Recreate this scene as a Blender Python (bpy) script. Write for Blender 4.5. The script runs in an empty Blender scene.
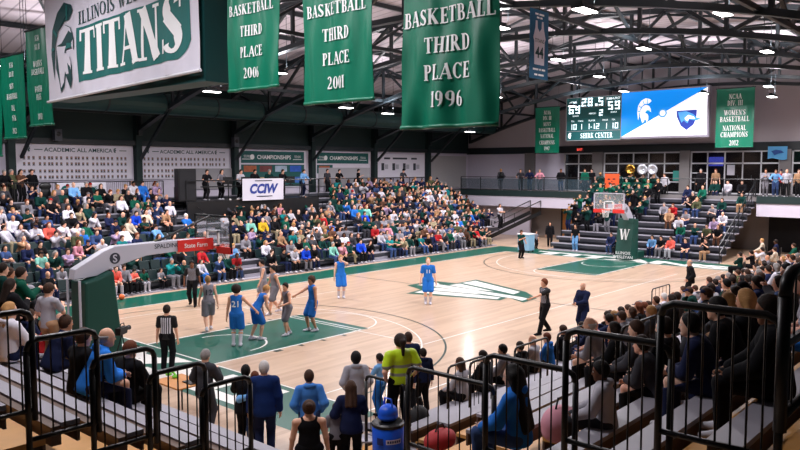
import bpy, math, random
import numpy as np
from mathutils import Vector, Matrix
rad = math.radians
SC = bpy.context.scene
COL = SC.collection
random.seed(7)
RNG = np.random.default_rng(11)

# ------------------------------------------------------------------ camera, world, exposure, lamps
CAM = np.array([-25.945, -18.852, 5.377]); YAW = 0.72456; PITCH = -0.07666; FPX = 741.87
cd = bpy.data.cameras.new('camera'); cam = bpy.data.objects.new('camera', cd); COL.objects.link(cam)
cd.sensor_width = 36.0; cd.lens = 36.0 * FPX / 800.0; cd.clip_end = 300
cam.location = CAM
_f = Vector((math.cos(PITCH) * math.cos(YAW), math.cos(PITCH) * math.sin(YAW), math.sin(PITCH)))
cam.rotation_euler = _f.to_track_quat('-Z', 'Y').to_euler()
SC.camera = cam
SC.view_settings.view_transform = 'Standard'; SC.view_settings.look = 'None'
SC.view_settings.gamma = 1.0; SC.view_settings.use_curve_mapping = False
SC.view_settings.exposure = 0.12
SC.cycles.use_denoising = True
SC.cycles.max_bounces = 6; SC.cycles.diffuse_bounces = 3; SC.cycles.glossy_bounces = 3
SC.cycles.transparent_max_bounces = 8
SC.cycles.sample_clamp_indirect = 6.0
w = bpy.data.worlds.new('world'); SC.world = w; w.use_nodes = True
w.node_tree.nodes['Background'].inputs[0].default_value = (0.55, 0.6, 0.75, 1)
w.node_tree.nodes['Background'].inputs[1].default_value = 0.12
UPK = 0.42                          # strength of the upward fill added at each lamp to brighten the roof
LAMP_W = 360.0                      # watts of each high-bay lamp under the roof
LAMPS_PX = [(585, 11, 9.4), (723, 14, 9.9), (644, 49, 10.3), (558, 60, 10.4), (767, 52, 10.1), (500, 28, 10.3), (772, 97, 9.3), (346, 108, 8.55), (212, 92, 8.9), (470, 132, 7.9)]
LAMPS_XYZ = [(12.4, 0.4, 10.4), (-10.4, 5.5, 9.9), (5.0, 4.6, 10.2), (12.4, 7.2, 9.7), (19.0, -6.5, 9.9), (19.0, 2.0, 10.2),
         (-11.5, 12.4, 8.7), (8.0, 12.2, 8.7), (-10.4, -2.0, 10.2), (-4.4, 7.5, 9.6), (17.0, -12.0, 9.3), (20.6, -2.4, 9.9), (20.6, 6.4, 9.6), (-20.3, -10.4, 9.7), (-20.3, -7.6, 9.9), (-20.3, -2.2, 10.3), (-20.3, 4.0, 10.0), (-15.0, 9.5, 9.0)]  # far-end pair brightens the bleachers, unseen near-end row brightens the banners; both added

def rayd(u, v):
    f = np.array(_f); r = np.cross(f, [0, 0, 1.0]); r /= np.linalg.norm(r); up = np.cross(r, f)
    return f + r * (u - 400) / FPX + up * (225 - v) / FPX
def at(u, v, axis, val):
    """point of the photograph's ray (u, v) on the plane axis = val"""
    d = rayd(u, v); t = (val - CAM[axis]) / d[axis]
    return Vector(CAM + t * d)
def toPix(P):
    f = np.array(_f); r = np.cross(f, [0, 0, 1.0]); r /= np.linalg.norm(r); up = np.cross(r, f)
    q = np.array(P) - CAM; z = q @ f
    return 400 + FPX * (q @ r) / z, 225 - FPX * (q @ up) / z, z

LAMPS = [tuple(at(u, v, 2, z)) for u, v, z in LAMPS_PX] + LAMPS_XYZ

# ------------------------------------------------------------------ materials
def srgb(r, g, b):
    def c(x):
        x /= 255.0
        return x / 12.92 if x <= 0.04045 else ((x + 0.055) / 1.055) ** 2.4
    return (c(r), c(g), c(b), 1.0)
MATS = {}
def mat(name, col=None, rough=0.6, metal=0.0, spec=0.5, emit=None, es=1.0, noise=0.0, nscale=8.0, bump=0.0, bscale=40.0, objcol=False, coat=0.0):
    if name in MATS: return MATS[name]
    m = bpy.data.materials.new(name); m.use_nodes = True; nt = m.node_tree; b = nt.nodes['Principled BSDF']
    b.inputs['Roughness'].default_value = rough; b.inputs['Metallic'].default_value = metal
    b.inputs['Specular IOR Level'].default_value = spec; b.inputs['Coat Weight'].default_value = coat
    b.inputs['Coat Roughness'].default_value = 0.12
    src = None
    if objcol:
        oi = nt.nodes.new('ShaderNodeObjectInfo'); src = oi.outputs['Color']
    elif col is not None:
        b.inputs['Base Color'].default_value = col
    if noise > 0:
        n = nt.nodes.new('ShaderNodeTexNoise'); n.inputs['Scale'].default_value = nscale; n.inputs['Detail'].default_value = 4
        tc = nt.nodes.new('ShaderNodeTexCoord'); nt.links.new(tc.outputs['Object'], n.inputs['Vector'])
        mr = nt.nodes.new('ShaderNodeMapRange'); mr.inputs['To Min'].default_value = 1 - noise; mr.inputs['To Max'].default_value = 1 + noise
        nt.links.new(n.outputs['Fac'], mr.inputs['Value'])
        mx = nt.nodes.new('ShaderNodeVectorMath'); mx.operation = 'SCALE'
        if src: nt.links.new(src, mx.inputs[0])
        else: mx.inputs[0].default_value = col[:3]
        nt.links.new(mr.outputs['Result'], mx.inputs['Scale']); src = mx.outputs['Vector']
    if src: nt.links.new(src, b.inputs['Base Color'])
    if bump > 0:
        n = nt.nodes.new('ShaderNodeTexNoise'); n.inputs['Scale'].default_value = bscale
        tc = nt.nodes.new('ShaderNodeTexCoord'); nt.links.new(tc.outputs['Object'], n.inputs['Vector'])
        bp = nt.nodes.new('ShaderNodeBump'); bp.inputs['Strength'].default_value = bump; bp.inputs['Distance'].default_value = 0.02
        nt.links.new(n.outputs['Fac'], bp.inputs['Height']); nt.links.new(bp.outputs['Normal'], b.inputs['Normal'])
    if emit is not None:
        b.inputs['Emission Color'].default_value = emit; b.inputs['Emission Strength'].default_value = es
    MATS[name] = m
    return m
def math_node(nt, op, a, b=None):
    n = nt.nodes.new('ShaderNodeMath'); n.operation = op
    for i, x in enumerate((a, b)):
        if x is None: continue
        if isinstance(x, (int, float)): n.inputs[i].default_value = x
        else: nt.links.new(x, n.inputs[i])
    return n.outputs[0]

M_CLOTH = mat('cloth', rough=0.9, spec=0.15, objcol=True, noise=0.12, nscale=9, bump=0.25, bscale=14)
M_SKIN = mat('skin', rough=0.55, spec=0.3, objcol=True)
M_HAIR = mat('hair', rough=0.7, spec=0.25, objcol=True, noise=0.25, nscale=40, bump=0.4, bscale=60)
M_EYE = mat('eye_dark', srgb(40, 30, 26), 0.3); M_LIP = mat('lip', srgb(150, 84, 78), 0.5)
M_EYEW = mat('eye_white', srgb(225, 220, 215), 0.4)
M_BLACK = mat('black_powder_coat', srgb(16, 17, 20), 0.38)
M_STEEL = mat('dark_green_steel', srgb(24, 33, 38), 0.45, noise=0.1, nscale=3)
M_GREEN = mat('green_paint', srgb(0, 86, 70), 0.32, spec=.35, noise=0.06, nscale=2, coat=0.12)
M_PAD = mat('green_vinyl', srgb(4, 66, 56), 0.5, noise=0.08, nscale=3)
M_WHITE = mat('white_paint', srgb(236, 236, 238), 0.45)
M_LINE = mat('court_white', srgb(240, 238, 232), 0.3, coat=0.3)
M_DLINE = mat('court_dark_line', srgb(20, 58, 52), 0.3, coat=0.3)
M_WALL = mat('wall_paint', srgb(206, 200, 216), 0.85, noise=0.04, nscale=0.8)
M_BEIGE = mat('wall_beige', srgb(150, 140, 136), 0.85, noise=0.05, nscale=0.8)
M_DARKWALL = mat('dark_green_panel', srgb(14, 40, 40), 0.7, noise=0.15, nscale=0.7)
M_GREY = mat('bleacher_grey', srgb(152, 150, 161), 0.5, noise=0.08, nscale=3)
M_RISER = mat('bleacher_riser', srgb(48, 50, 58), 0.6, noise=0.1, nscale=2)
M_BROWN = mat('bleacher_brown_wood', srgb(96, 74, 62), 0.55, noise=0.15, nscale=6)
M_PLY = mat('plywood_deck', srgb(205, 150, 82), 0.5, noise=0.15, nscale=4)
M_SEAT = mat('green_plastic', srgb(12, 38, 40), 0.42)
M_FLAG = mat('green_satin', srgb(0, 116, 88), 0.38, spec=0.6, noise=0.08, nscale=2)
M_FLAGW = mat('banner_white', srgb(214, 212, 224), 0.75)
M_LET = mat('white_lettering', srgb(244, 246, 246), 0.7)
M_NAVYLET = mat('dark_teal_lettering', srgb(8, 62, 64), 0.7)
M_TEALP = mat('teal_print', srgb(10, 104, 100), 0.7)
M_DUCT = mat('dark_green_box', srgb(10, 58, 58), 0.5)
M_MULL = mat('window_frame_white', srgb(205, 205, 210), 0.5)
M_COLC = mat('concrete_grey', srgb(122, 118, 118), 0.85, noise=0.08, nscale=3)

# ------------------------------------------------------------------ mesh helpers
def mk(verts, faces, name='mesh', smooth=False):
    me = bpy.data.meshes.new(name); me.from_pydata([tuple(v) for v in verts], [], faces); me.update()
    if smooth: me.polygons.foreach_set('use_smooth', [True] * len(me.polygons))
    return me
class MB:
    """collects boxes, tubes, prisms and lathes into ONE mesh"""
    def __init__(s): s.v = []; s.f = []; s.mi = []; s.cur = 0
    def add(s, V, F):
        o = len(s.v); s.v += [tuple(x) for x in V]; s.f += [tuple(i + o for i in f) for f in F]; s.mi += [s.cur] * len(F)
    def box(s, lo, hi, M=None):
        x0, y0, z0 = lo; x1, y1, z1 = hi
        V = [(x0, y0, z0), (x1, y0, z0), (x1, y1, z0), (x0, y1, z0), (x0, y0, z1), (x1, y0, z1), (x1, y1, z1), (x0, y1, z1)]
        if M is not None: V = [M @ Vector(v) for v in V]
        s.add(V, [(3, 2, 1, 0), (4, 5, 6, 7), (0, 1, 5, 4), (1, 2, 6, 5), (2, 3, 7, 6), (3, 0, 4, 7)])
    def beam(s, a, b, wd, ht, up=(0, 0, 1)):
        a = Vector(a); b = Vector(b); d = (b - a); L = d.length; d.normalize()
        sd = d.cross(Vector(up))
        if sd.length < 1e-4: sd = d.cross(Vector((0, 1, 0)))
        sd.normalize(); u2 = sd.cross(d); V = []
        for p in (a, b):
            for (i, j) in ((-1, -1), (1, -1), (1, 1), (-1, 1)): V.append(p + sd * (i * wd / 2) + u2 * (j * ht / 2))
        s.add(V, [(3, 2, 1, 0), (4, 5, 6, 7), (0, 1, 5, 4), (1, 2, 6, 5), (2, 3, 7, 6), (3, 0, 4, 7)])
    def tube(s, pts, r, n=8, closed=False, cap=True):
        pts = [Vector(p) for p in pts]; m = len(pts); rs = r if isinstance(r, (list, tuple)) else [r] * m
        V = []; F = []; prev = None
        for i, p in enumerate(pts):
            if closed: d = pts[(i + 1) % m] - pts[i - 1]
            else: d = pts[min(i + 1, m - 1)] - pts[max(i - 1, 0)]
            d.normalize()
            if prev is None:
                a = Vector((0, 0, 1)) if abs(d.z) < 0.9 else Vector((1, 0, 0)); x = d.cross(a).normalized()
            else:
                x = (prev - d * prev.dot(d)); x = x.normalized() if x.length > 1e-6 else d.orthogonal().normalized()
            prev = x; y = d.cross(x)
            for k in range(n):
                t = 2 * math.pi * k / n; V.append(p + (x * math.cos(t) + y * math.sin(t)) * rs[i])
        for i in range(m if closed else m - 1):
            j = (i + 1) % m
            for k in range(n):
                k2 = (k + 1) % n; F.append((i * n + k, i * n + k2, j * n + k2, j * n + k))
        if cap and not closed:
            F.append(tuple(range(n - 1, -1, -1))); F.append(tuple((m - 1) * n + k for k in range(n)))
        s.add(V, F)
    def lathe(s, prof, c=(0, 0, 0), n=20, M=None):
        V = []; F = []; m = len(prof)
        for (r, z) in prof:
            for k in range(n):
                t = 2 * math.pi * k / n; p = Vector((c[0] + r * math.cos(t), c[1] + r * math.sin(t), c[2] + z)); V.append(M @ p if M is not None else p)
        for i in range(m - 1):
            for k in range(n):
                k2 = (k + 1) % n; F.append((i * n + k, i * n + k2, (i + 1) * n + k2, (i + 1) * n + k))
        F.append(tuple(range(n - 1, -1, -1))); F.append(tuple((m - 1) * n + k for k in range(n)))
        s.add(V, F)
    def prism(s, poly, axis, a, b):
        """polygon in the two other axes extruded from a to b along axis"""
        n = len(poly); V = []
        for t in (a, b):
            for (p, q) in poly:
                V.append({0: (t, p, q), 1: (p, t, q), 2: (p, q, t)}[axis])
        F = [tuple(range(n - 1, -1, -1)), tuple(range(n, 2 * n))] + [(i, (i + 1) % n, n + (i + 1) % n, n + i) for i in range(n)]
        s.add(V, F)
    def ball(s, c, r, n=12, m=8, M=None):
        V = []; F = []; r3 = r if isinstance(r, (tuple, list)) else (r, r, r)
        for i in range(m + 1):
            t = math.pi * i / m
            for k in range(n):
                a = 2 * math.pi * k / n; p = Vector((c[0] + r3[0] * math.sin(t) * math.cos(a), c[1] + r3[1] * math.sin(t) * math.sin(a), c[2] + r3[2] * math.cos(t)))
                V.append(M @ p if M is not None else p)
        for i in range(m):
            for k in range(n):
                k2 = (k + 1) % n; F.append((i * n + k, (i + 1) * n + k, (i + 1) * n + k2, i * n + k2))
        s.add(V, F)
    def mesh(s, name, mats, smooth=False):
        me = mk(s.v, s.f, name)
        for m in (mats if isinstance(mats, (list, tuple)) else [mats]): me.materials.append(m)
        me.polygons.foreach_set('material_index', s.mi)
        if smooth: me.polygons.foreach_set('use_smooth', [True] * len(me.polygons))
        return me
    def build(s, name, mats, parent=None, smooth=False, bevel=0.0):
        ob = obj(name, s.mesh(name, mats, smooth), parent)
        if bevel > 0:
            b = ob.modifiers.new('b', 'BEVEL'); b.width = bevel; b.segments = 2; b.limit_method = 'ANGLE'
        return ob
def obj(name, data, parent=None, loc=None):
    o = bpy.data.objects.new(name, data); COL.objects.link(o)
    if parent is not None: o.parent = parent
    if loc is not None: o.location = loc
    return o
def tag(o, label, cat, group=None, kind=None):
    o['label'] = label; o['category'] = cat
    if group: o['group'] = group
    if kind: o['kind'] = kind
    return o
def empty(name, loc, label, cat, group=None, rz=0.0, kind=None):
    o = obj(name, None, None, loc); o.rotation_euler = (0, 0, rz); o.empty_display_size = 0.2
    return tag(o, label, cat, group, kind)
def struct(o, label):
    return tag(o, label, 'building', None, 'structure')
def copy_tree(o, parent=None):
    c = o.copy(); COL.objects.link(c); c.parent = parent
    for ch in o.children: copy_tree(ch, c)
    return c
ORD = 'front second third fourth fifth sixth seventh eighth ninth tenth eleventh twelfth thirteenth'.split()
_ones = 'first second third fourth fifth sixth seventh eighth ninth'.split()
NTH = _ones + 'tenth eleventh twelfth thirteenth fourteenth fifteenth sixteenth seventeenth eighteenth nineteenth'.split()
for _t, _th in (('twenty', 'twentieth'), ('thirty', 'thirtieth'), ('forty', 'fortieth'), ('fifty', 'fiftieth'), ('sixty', 'sixtieth'), ('seventy', 'seventieth')): NTH += [_th] + [_t + '-' + o for o in _ones]

# ------------------------------------------------------------------ lettering: sans (built-in face) and a drawn serif face
_tc = {}
def sans(txt, size, bold=0.0):
    """list of (x, y) verts + faces for text centred on 0,0 with cap height = size"""
    k = (txt, bold)
    if k not in _tc:
        cu = bpy.data.curves.new('t', 'FONT'); cu.body = txt; cu.align_x = 'CENTER'; cu.offset = bold; cu.resolution_u = 3
        o = bpy.data.objects.new('t', cu); COL.objects.link(o)
        dg = bpy.context.evaluated_depsgraph_get(); me = bpy.data.meshes.new_from_object(o.evaluated_get(dg))
        V = [(v.co.x, v.co.y) for v in me.vertices]; F = [tuple(p.vertices) for p in me.polygons]
        bpy.data.objects.remove(o); bpy.data.curves.remove(cu); bpy.data.meshes.remove(me); _tc[k] = (V, F)
    V, F = _tc[k]; s = size / 0.70
    return [(x * s, (y - 0.35) * s) for x, y in V], F
def _strip(L, R):
    n = len(L); return L + R, [(i, i + 1, n + i + 1, n + i) for i in range(n - 1)]
def _st(a, b, wd, n=6):
    ax, ay = a; bx, by = b; dx, dy = bx - ax, by - ay; l = math.hypot(dx, dy); nx, ny = -dy / l * wd / 2, dx / l * wd / 2
    P = [(ax + dx * i / n, ay + dy * i / n) for i in range(n + 1)]
    return _strip([(x + nx, y + ny) for x, y in P], [(x - nx, y - ny) for x, y in P])
def _arc(cx, cy, rx, ry, a0, a1, tk, tn, n=14):
    L = []; R = []
    for i in range(n + 1):
        a = rad(a0 + (a1 - a0) * i / n); t = tn + (tk - tn) * abs(math.cos(a)) ** 1.5
        L.append((cx + rx * math.cos(a), cy + ry * math.sin(a))); R.append((cx + (rx - t) * math.cos(a), cy + (ry - min(t, tn * 1.15 + 0.02)) * math.sin(a)))
    return _strip(L, R)
def glyph(c, T=0.17, t=0.07):
    S = lambda x, y, wd=0.34: _st((x - wd / 2, y), (x + wd / 2, y), 0.06, 2)
    V = lambda x, y0=0.0, y1=1.0: [_st((x, y0), (x, y1), T), S(x, y0 + 0.03), S(x, y1 - 0.03)]
    Hh = lambda x0, x1, y, wd=t: _st((x0, y), (x1, y), wd, 3)
    tick = lambda x, y0, y1: _st((x, y0), (x, y1), 0.06, 2)
    g = []; W = 0.7
    if c == 'I': g = V(.17); W = .34
    elif c == 'H': g = V(.17) + V(.62) + [Hh(.17, .62, .5)]; W = .8
    elif c == 'L': g = V(.17) + [Hh(.1, .6, .035), tick(.59, .0, .25)]; W = .64
    elif c == 'E': g = V(.17) + [Hh(.1, .6, .035), Hh(.1, .58, .965), Hh(.17, .45, .5), tick(.6, 0, .25), tick(.57, .77, 1), tick(.45, .4, .6)]; W = .66
    elif c == 'F': g = V(.17) + [Hh(.1, .58, .965), Hh(.17, .45, .5), tick(.57, .77, 1), tick(.45, .4, .6)]; W = .62
    elif c == 'T': g = V(.34) + [Hh(.02, .66, .965), tick(.03, .75, 1), tick(.65, .75, 1)]; W = .68
    elif c == 'A': g = [_st((.06, 0), (.36, 1), t), _st((.66, 0), (.36, 1), T), Hh(.17, .55, .33), S(.07, .03, .24), S(.65, .03, .3)]; W = .74
    elif c == 'V': g = [_st((.08, 1), (.37, 0), T), _st((.66, 1), (.37, 0), t), S(.08, .97, .3), S(.66, .97, .24)]; W = .74
    elif c == 'W': g = [_st((.08, 1), (.32, 0), T), _st((.52, 1), (.32, 0), t), _st((.52, 1), (.74, 0), T), _st((.97, 1), (.74, 0), t), S(.08, .97, .3), S(.97, .97, .22)]; W = 1.05
    elif c == 'M': g = [_st((.14, 0), (.14, 1), t), _st((.14, 1), (.46, .05), T), _st((.76, 1), (.46, .05), t)] + V(.8) + [S(.14, .03, .24), S(.12, .97, .24)]; W = .98
    elif c == 'N': g = [_st((.14, 0), (.14, 1), t), _st((.14, 1), (.66, 0), T), _st((.66, 1), (.66, 0), t), S(.14, .03, .24), S(.1, .97, .24), S(.66, .97, .24)]; W = .8
    elif c == 'K': g = V(.17) + [_st((.2, .4), (.6, .97), t), _st((.32, .55), (.64, .03), T), S(.6, .97, .24), S(.63, .03, .26)]; W = .76
    elif c == 'Y': g = [_st((.06, 1), (.35, .45), T), _st((.64, 1), (.35, .45), t), _st((.35, .48), (.35, 0), T), S(.07, .97, .28), S(.64, .97, .22), S(.35, .03, .32)]; W = .7
    elif c == 'O' or c == '0': rx = .37 if c == 'O' else .27; g = [_arc(rx, .5, rx, .5, 0, 360, T * .95, t, 26)]; W = 2 * rx
    elif c == 'C': g = [_arc(.38, .5, .38, .5, 42, 318, T, t, 20), tick(.65, .72, 1)]; W = .7
    elif c == 'D': g = V(.17) + [_arc(.25, .5, .45, .5, -90, 90, T, t, 16), Hh(.1, .28, .965), Hh(.1, .28, .035)]; W = .72
    elif c in 'PRB':
        g = V(.17) + [_arc(.32, .74, .28, .26, -90, 90, T, t), Hh(.1, .34, .965), Hh(.17, .34, .51)]; W = .64
        if c == 'R': g.append(_st((.36, .5), (.64, .03), T)); g.append(S(.66, .03, .22)); W = .74
        if c == 'B': g += [_arc(.33, .27, .31, .27, -90, 90, T, t), Hh(.1, .35, .035)]; W = .68
    elif c == 'S': g = [_arc(.3, .74, .27, .26, 30, 225, T, t), _arc(.3, .27, .29, .27, 45, -150, T, t), _st((.13, .66), (.48, .34), T * 1.05, 4), tick(.53, .74, .98), tick(.04, .02, .26)]; W = .62
    elif c == 'U': g = [_st((.17, 1), (.17, .3), T), _st((.62, 1), (.62, .3), t), _arc(.395, .3, .26, .3, 180, 360, T * .8, t), S(.17, .97), S(.62, .97, .24)]; W = .78
    elif c == '1': g = V(.25) + [_st((.25, .95), (.08, .8), t, 2)]; W = .46
    elif c == '2': g = [_arc(.27, .72, .26, .28, 160, -40, T, t), _st((.46, .55), (.08, .06), t + .03), Hh(.03, .54, .05, .12), tick(.53, 0, .22)]; W = .58
    elif c in '69':
        g = [_arc(.28, .31, .27, .31, 0, 360, T, t, 22), _arc(.36, .5, .35, .5, 95, 190, T, t)]; W = .58
        if c == '9': g = [([(0.56 - x, 1 - y) for x, y in Vv], Ff) for Vv, Ff in g]
    elif c == '7': g = [Hh(.04, .54, .94, .12), _st((.52, .94), (.2, 0), T * .8), tick(.05, .75, 1)]; W = .58
    elif c == '4': g = [_st((.4, 0), (.4, 1), T), Hh(.02, .56, .27), _st((.38, .98), (.04, .28), t)]; W = .6
    elif c == '8': g = [_arc(.27, .74, .23, .26, 0, 360, T * .9, t, 18), _arc(.27, .27, .27, .27, 0, 360, T, t, 18)]; W = .56
    elif c == "'": g = [_st((.08, 1), (.06, .74), .1, 2)]; W = .16
    elif c == '.': g = [_st((.08, 0), (.08, .14), .14, 2)]; W = .18
    else: W = .32
    return g, W
def serif(txt, size, wscale=1.0, T=0.17):
    """centred serif text: verts, faces"""
    V = []; F = []; x = 0
    for c in txt:
        g, W = glyph(c, T)
        for vv, ff in g:
            o = len(V); V += [(x + a, b - 0.5) for a, b in vv]; F += [tuple(i + o for i in f) for f in ff]
        x += W + 0.1
    cx = (x - 0.1) / 2
    return [((a - cx) * size * wscale, b * size) for a, b in V], F
def put(mb, VF, fn):
    V, F = VF; mb.add([fn(a, b) for a, b in V], F)
def rect2(x0, y0, x1, y1):
    return [(x0, y0), (x1, y0), (x1, y1), (x0, y1)], [(0, 1, 2, 3)]
def poly2(P):
    return list(P), [tuple(range(len(P)))]
# ------------------------------------------------------------------ the hall: floor, court, walls, roof
def wood_floor():
    m = bpy.data.materials.new('maple_floor'); m.use_nodes = True; nt = m.node_tree; b = nt.nodes['Principled BSDF']
    tc = nt.nodes.new('ShaderNodeTexCoord'); mp = nt.nodes.new('ShaderNodeMapping'); nt.links.new(tc.outputs['Object'], mp.inputs[0])
    br = nt.nodes.new('ShaderNodeTexBrick'); nt.links.new(mp.outputs[0], br.inputs['Vector'])
    br.inputs['Scale'].default_value = 1.0; br.inputs['Brick Width'].default_value = 2.6; br.inputs['Row Height'].default_value = 0.16
    br.inputs['Mortar Size'].default_value = 0.0; br.inputs['Bias'].default_value = 0.0
    br.inputs['Color1'].default_value = srgb(200, 172, 146); br.inputs['Color2'].default_value = srgb(182, 153, 128)
    n = nt.nodes.new('ShaderNodeTexNoise'); n.inputs['Scale'].default_value = 2.0; n.inputs['Detail'].default_value = 5
    mp2 = nt.nodes.new('ShaderNodeMapping'); mp2.inputs['Scale'].default_value = (0.5, 9, 1); nt.links.new(tc.outputs['Object'], mp2.inputs[0]); nt.links.new(mp2.outputs[0], n.inputs['Vector'])
    mr = nt.nodes.new('ShaderNodeMapRange'); mr.inputs['To Min'].default_value = 0.9; mr.inputs['To Max'].default_value = 1.1; nt.links.new(n.outputs['Fac'], mr.inputs['Value'])
    mx = nt.nodes.new('ShaderNodeVectorMath'); mx.operation = 'SCALE'; nt.links.new(br.outputs['Color'], mx.inputs[0]); nt.links.new(mr.outputs[0], mx.inputs['Scale'])
    nt.links.new(mx.outputs[0], b.inputs['Base Color'])
    b.inputs['Roughness'].default_value = 0.34; b.inputs['Specular IOR Level'].default_value = 0.4; b.inputs['Coat Weight'].default_value = 0.25; b.inputs['Coat Roughness'].default_value = 0.14
    return m
mb = MB(); mb.box((-29, -21, -0.3), (30.5, 20.4, 0.0)); struct(mb.build('floor', wood_floor()), 'pale maple basketball floor of the hall')

HX, HY = 14.33, 7.62
def flat(name, polys, m, z, label):
    b = MB()
    for V, F in polys: b.add([(x, y, z) for x, y in V], F)
    return struct(b.build(name, m), label)
def band(cx, cy, r0, r1, a0, a1, n=48):
    L = [(cx + r0 * math.cos(rad(a0 + (a1 - a0) * i / n)), cy + r0 * math.sin(rad(a0 + (a1 - a0) * i / n))) for i in range(n + 1)]
    R_ = [(cx + r1 * math.cos(rad(a0 + (a1 - a0) * i / n)), cy + r1 * math.sin(rad(a0 + (a1 - a0) * i / n))) for i in range(n + 1)]
    V, F = _strip(R_, L); return V, [tuple(reversed(f)) for f in F] if a1 < a0 else F
# green aprons and lanes
LW = 1.72
gp = [rect2(-16.3, HY + 0.03, 16.9, HY + 2.15), rect2(-16.3, -7.95, -HX - 0.03, HY + .03), rect2(HX + 0.03, -6.4, 16.9, HY + .03)]
for s in (-1, 1):
    x0, x1 = sorted((s * HX, s * 8.2)); gp.append(rect2(x0, -LW, x1, LW))
flat('court_marking', gp, M_GREEN, 0.003, 'dark green painted apron and free throw lanes of the court')
wl = []; dl = []
T = 0.06
wl += [rect2(-HX - T, HY, HX + T, HY + T), rect2(-HX - T, -HY, -HX, HY), rect2(HX, -HY, HX + T, HY), rect2(-HX, -HY - T, HX, -HY)]
for s in (-1, 1):
    fx = s * 8.54
    wl += [rect2(min(s * HX, s * 8.2), LW - 0.02, max(s * HX, s * 8.2), LW + T), rect2(min(s * HX, s * 8.2), -LW - T, max(s * HX, s * 8.2), -LW + .02), rect2(fx - T / 2, -LW, fx + T / 2, LW)]
    wl.append(band(fx, 0, LW, LW + .05, 90 if s < 0 else 270, -90 if s < 0 else 90))
    hx = s * 12.73
    a = (90, -90) if s < 0 else (270, 90)
    wl.append(band(hx, 0, 6.0, 6.05, *a, n=60)); dl.append(band(hx, 0, 6.72, 6.78, *(83, -83) if s < 0 else (263, 97), n=60))
    for y in (-6.0, 6.0): wl.append(rect2(min(s * HX, hx), y - .025, max(s * HX, hx), y + .025))
    for y in (-6.72, 6.72): dl.append(rect2(min(s * HX, s * 11.9), y - .03, max(s * HX, s * 11.9), y + .03))
    wl.append(band(hx, 0, 1.22, 1.28, *a))
    for k, xx in enumerate((12.2, 11.3, 10.4, 9.5)):
        for y in (-1, 1):
            q = .14 if k == 0 else .05
            dl.append(rect2(s * xx - q, y * (LW + .16) - .1, s * xx + q, y * (LW + .16) + .1))
dl += [rect2(-.03, -HY, .03, -3.2), rect2(-.03, 3.4, .03, HY)]
wl += [rect2(-8.75, -4.62, 11.5, -4.57), rect2(-8.77, -4.62, -8.72, 4.6), rect2(-8.7, 4.55, -3.0, 4.6)]
flat('court_marking', wl, M_LINE, 0.006, 'thin white boundary, lane and arc lines of the court')
flat('court_marking', dl, M_DLINE, 0.0055, 'dark green outer arc lines and lane blocks of the court')
# the big W at centre court, traced on the floor
Wp = [(-0.43, 3.3), (1.42, 3.25), (1.52, 1.95), (3.11, 1.96), (1.61, -1.78), (0.5, -3.0), (-0.66, -3.06), (-0.1, -1.98), (-0.86, -2.09), (-1.66, 0.39), (-2.15, 1.85), (-0.95, 2.05)]
flat('court_marking', [poly2(Wp)], M_GREEN, 0.007, 'dark green outline of the W logo at centre court')
def inset(P, d):
    cx = sum(p[0] for p in P) / len(P); cy = sum(p[1] for p in P) / len(P); out = []
    n = len(P)
    for i in range(n):
        a, b, c = Vector(P[i - 1]), Vector(P[i]), Vector(P[(i + 1) % n])
        d1 = (b - a).normalized(); d2 = (c - b).normalized(); n1 = Vector((d1.y, -d1.x)); n2 = Vector((d2.y, -d2.x))
        m = (n1 + n2); k = max(m.dot(n1), 0.35); out.append(tuple(b + m * (d / k)))
    return out
def area2(P): return sum(P[i - 1][0] * P[i][1] - P[i][0] * P[i - 1][1] for i in range(len(P)))
WL = [[(-1.72, 1.75), (-.98, 1.85), (-.42, -.6), (-.3, -1.75), (-.72, -1.85)], [(2.72, 1.72), (1.78, 1.78), (1.0, -.9), (.72, -1.72), (1.42, -1.6)],
      [(-.12, 2.98), (1.1, 2.96), (.95, 2.5), (.72, 2.4), (.34, -2.3), (.22, -2.78), (-.36, -2.82), (-.16, -2.3), (.12, 2.4), (-.02, 2.52)],
      [(-.80, 1.72), (-.05, 1.85), (.02, .1), (-.2, -.7)], [(1.5, 1.72), (.85, 1.85), (.62, .1), (.78, -.7)]]
flat('court_marking', [poly2(P) for P in WL], M_LINE, 0.0095, 'white strokes of the W logo at centre court')
# white lettering on the two baseline aprons
for s in (-1, 1):
    b = MB()
    def fn(p, q, s=s): return (s * 15.45 + (q if s > 0 else -q) * 1.0, (p * 1.0 - .4) * (-1 if s > 0 else 1), 0.006)
    put(b, sans('TITANS', 1.3, 0.06), lambda p, q, s=s: (s * (15.35 + q), s * -(p * 1.9), 0.006))
    struct(b.build('court_marking', M_LINE), 'large white word TITANS painted on the %s green baseline apron' % ('near' if s < 0 else 'far'))

ZW = 3.6
# long wall behind the far stands
mb = MB(); mb.box((-29, 20.1, 0), (27.3, 20.4, 6.72)); struct(mb.build('wall_back', M_WALL), 'pale lilac wall behind the walkway of the far stands')
mb = MB(); mb.box((-29, 20.05, 6.72), (27.3, 20.4, 10.4)); struct(mb.build('wall_back_upper', M_DARKWALL), 'dark green upper wall above the award boards')
mb = MB(); mb.box((-29, 19.8, 6.62), (27.0, 20.1, 6.9)); struct(mb.build('trim_back', M_STEEL), 'dark steel beam along the top of the pale wall')
for x in (-11.15, -4.38, 2.2, 8.65, 14.9, 21.3):
    mb = MB(); mb.box((x - .17, 19.7, 0), (x + .17, 20.12, 9.6)); struct(mb.build('column', M_DARKWALL), 'dark green steel column on the pale far wall')
# left and near walls (behind the photographer)
mb = MB(); mb.box((-29.3, -21.3, 0), (-29, 20.4, 11)); struct(mb.build('wall_left', M_DARKWALL), 'dark green end wall behind the near basket stands')
mb = MB(); mb.box((-29, -21.3, 0), (30.5, -21, 11)); struct(mb.build('wall_front', M_DARKWALL), 'dark wall behind the near sideline stands')
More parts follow.
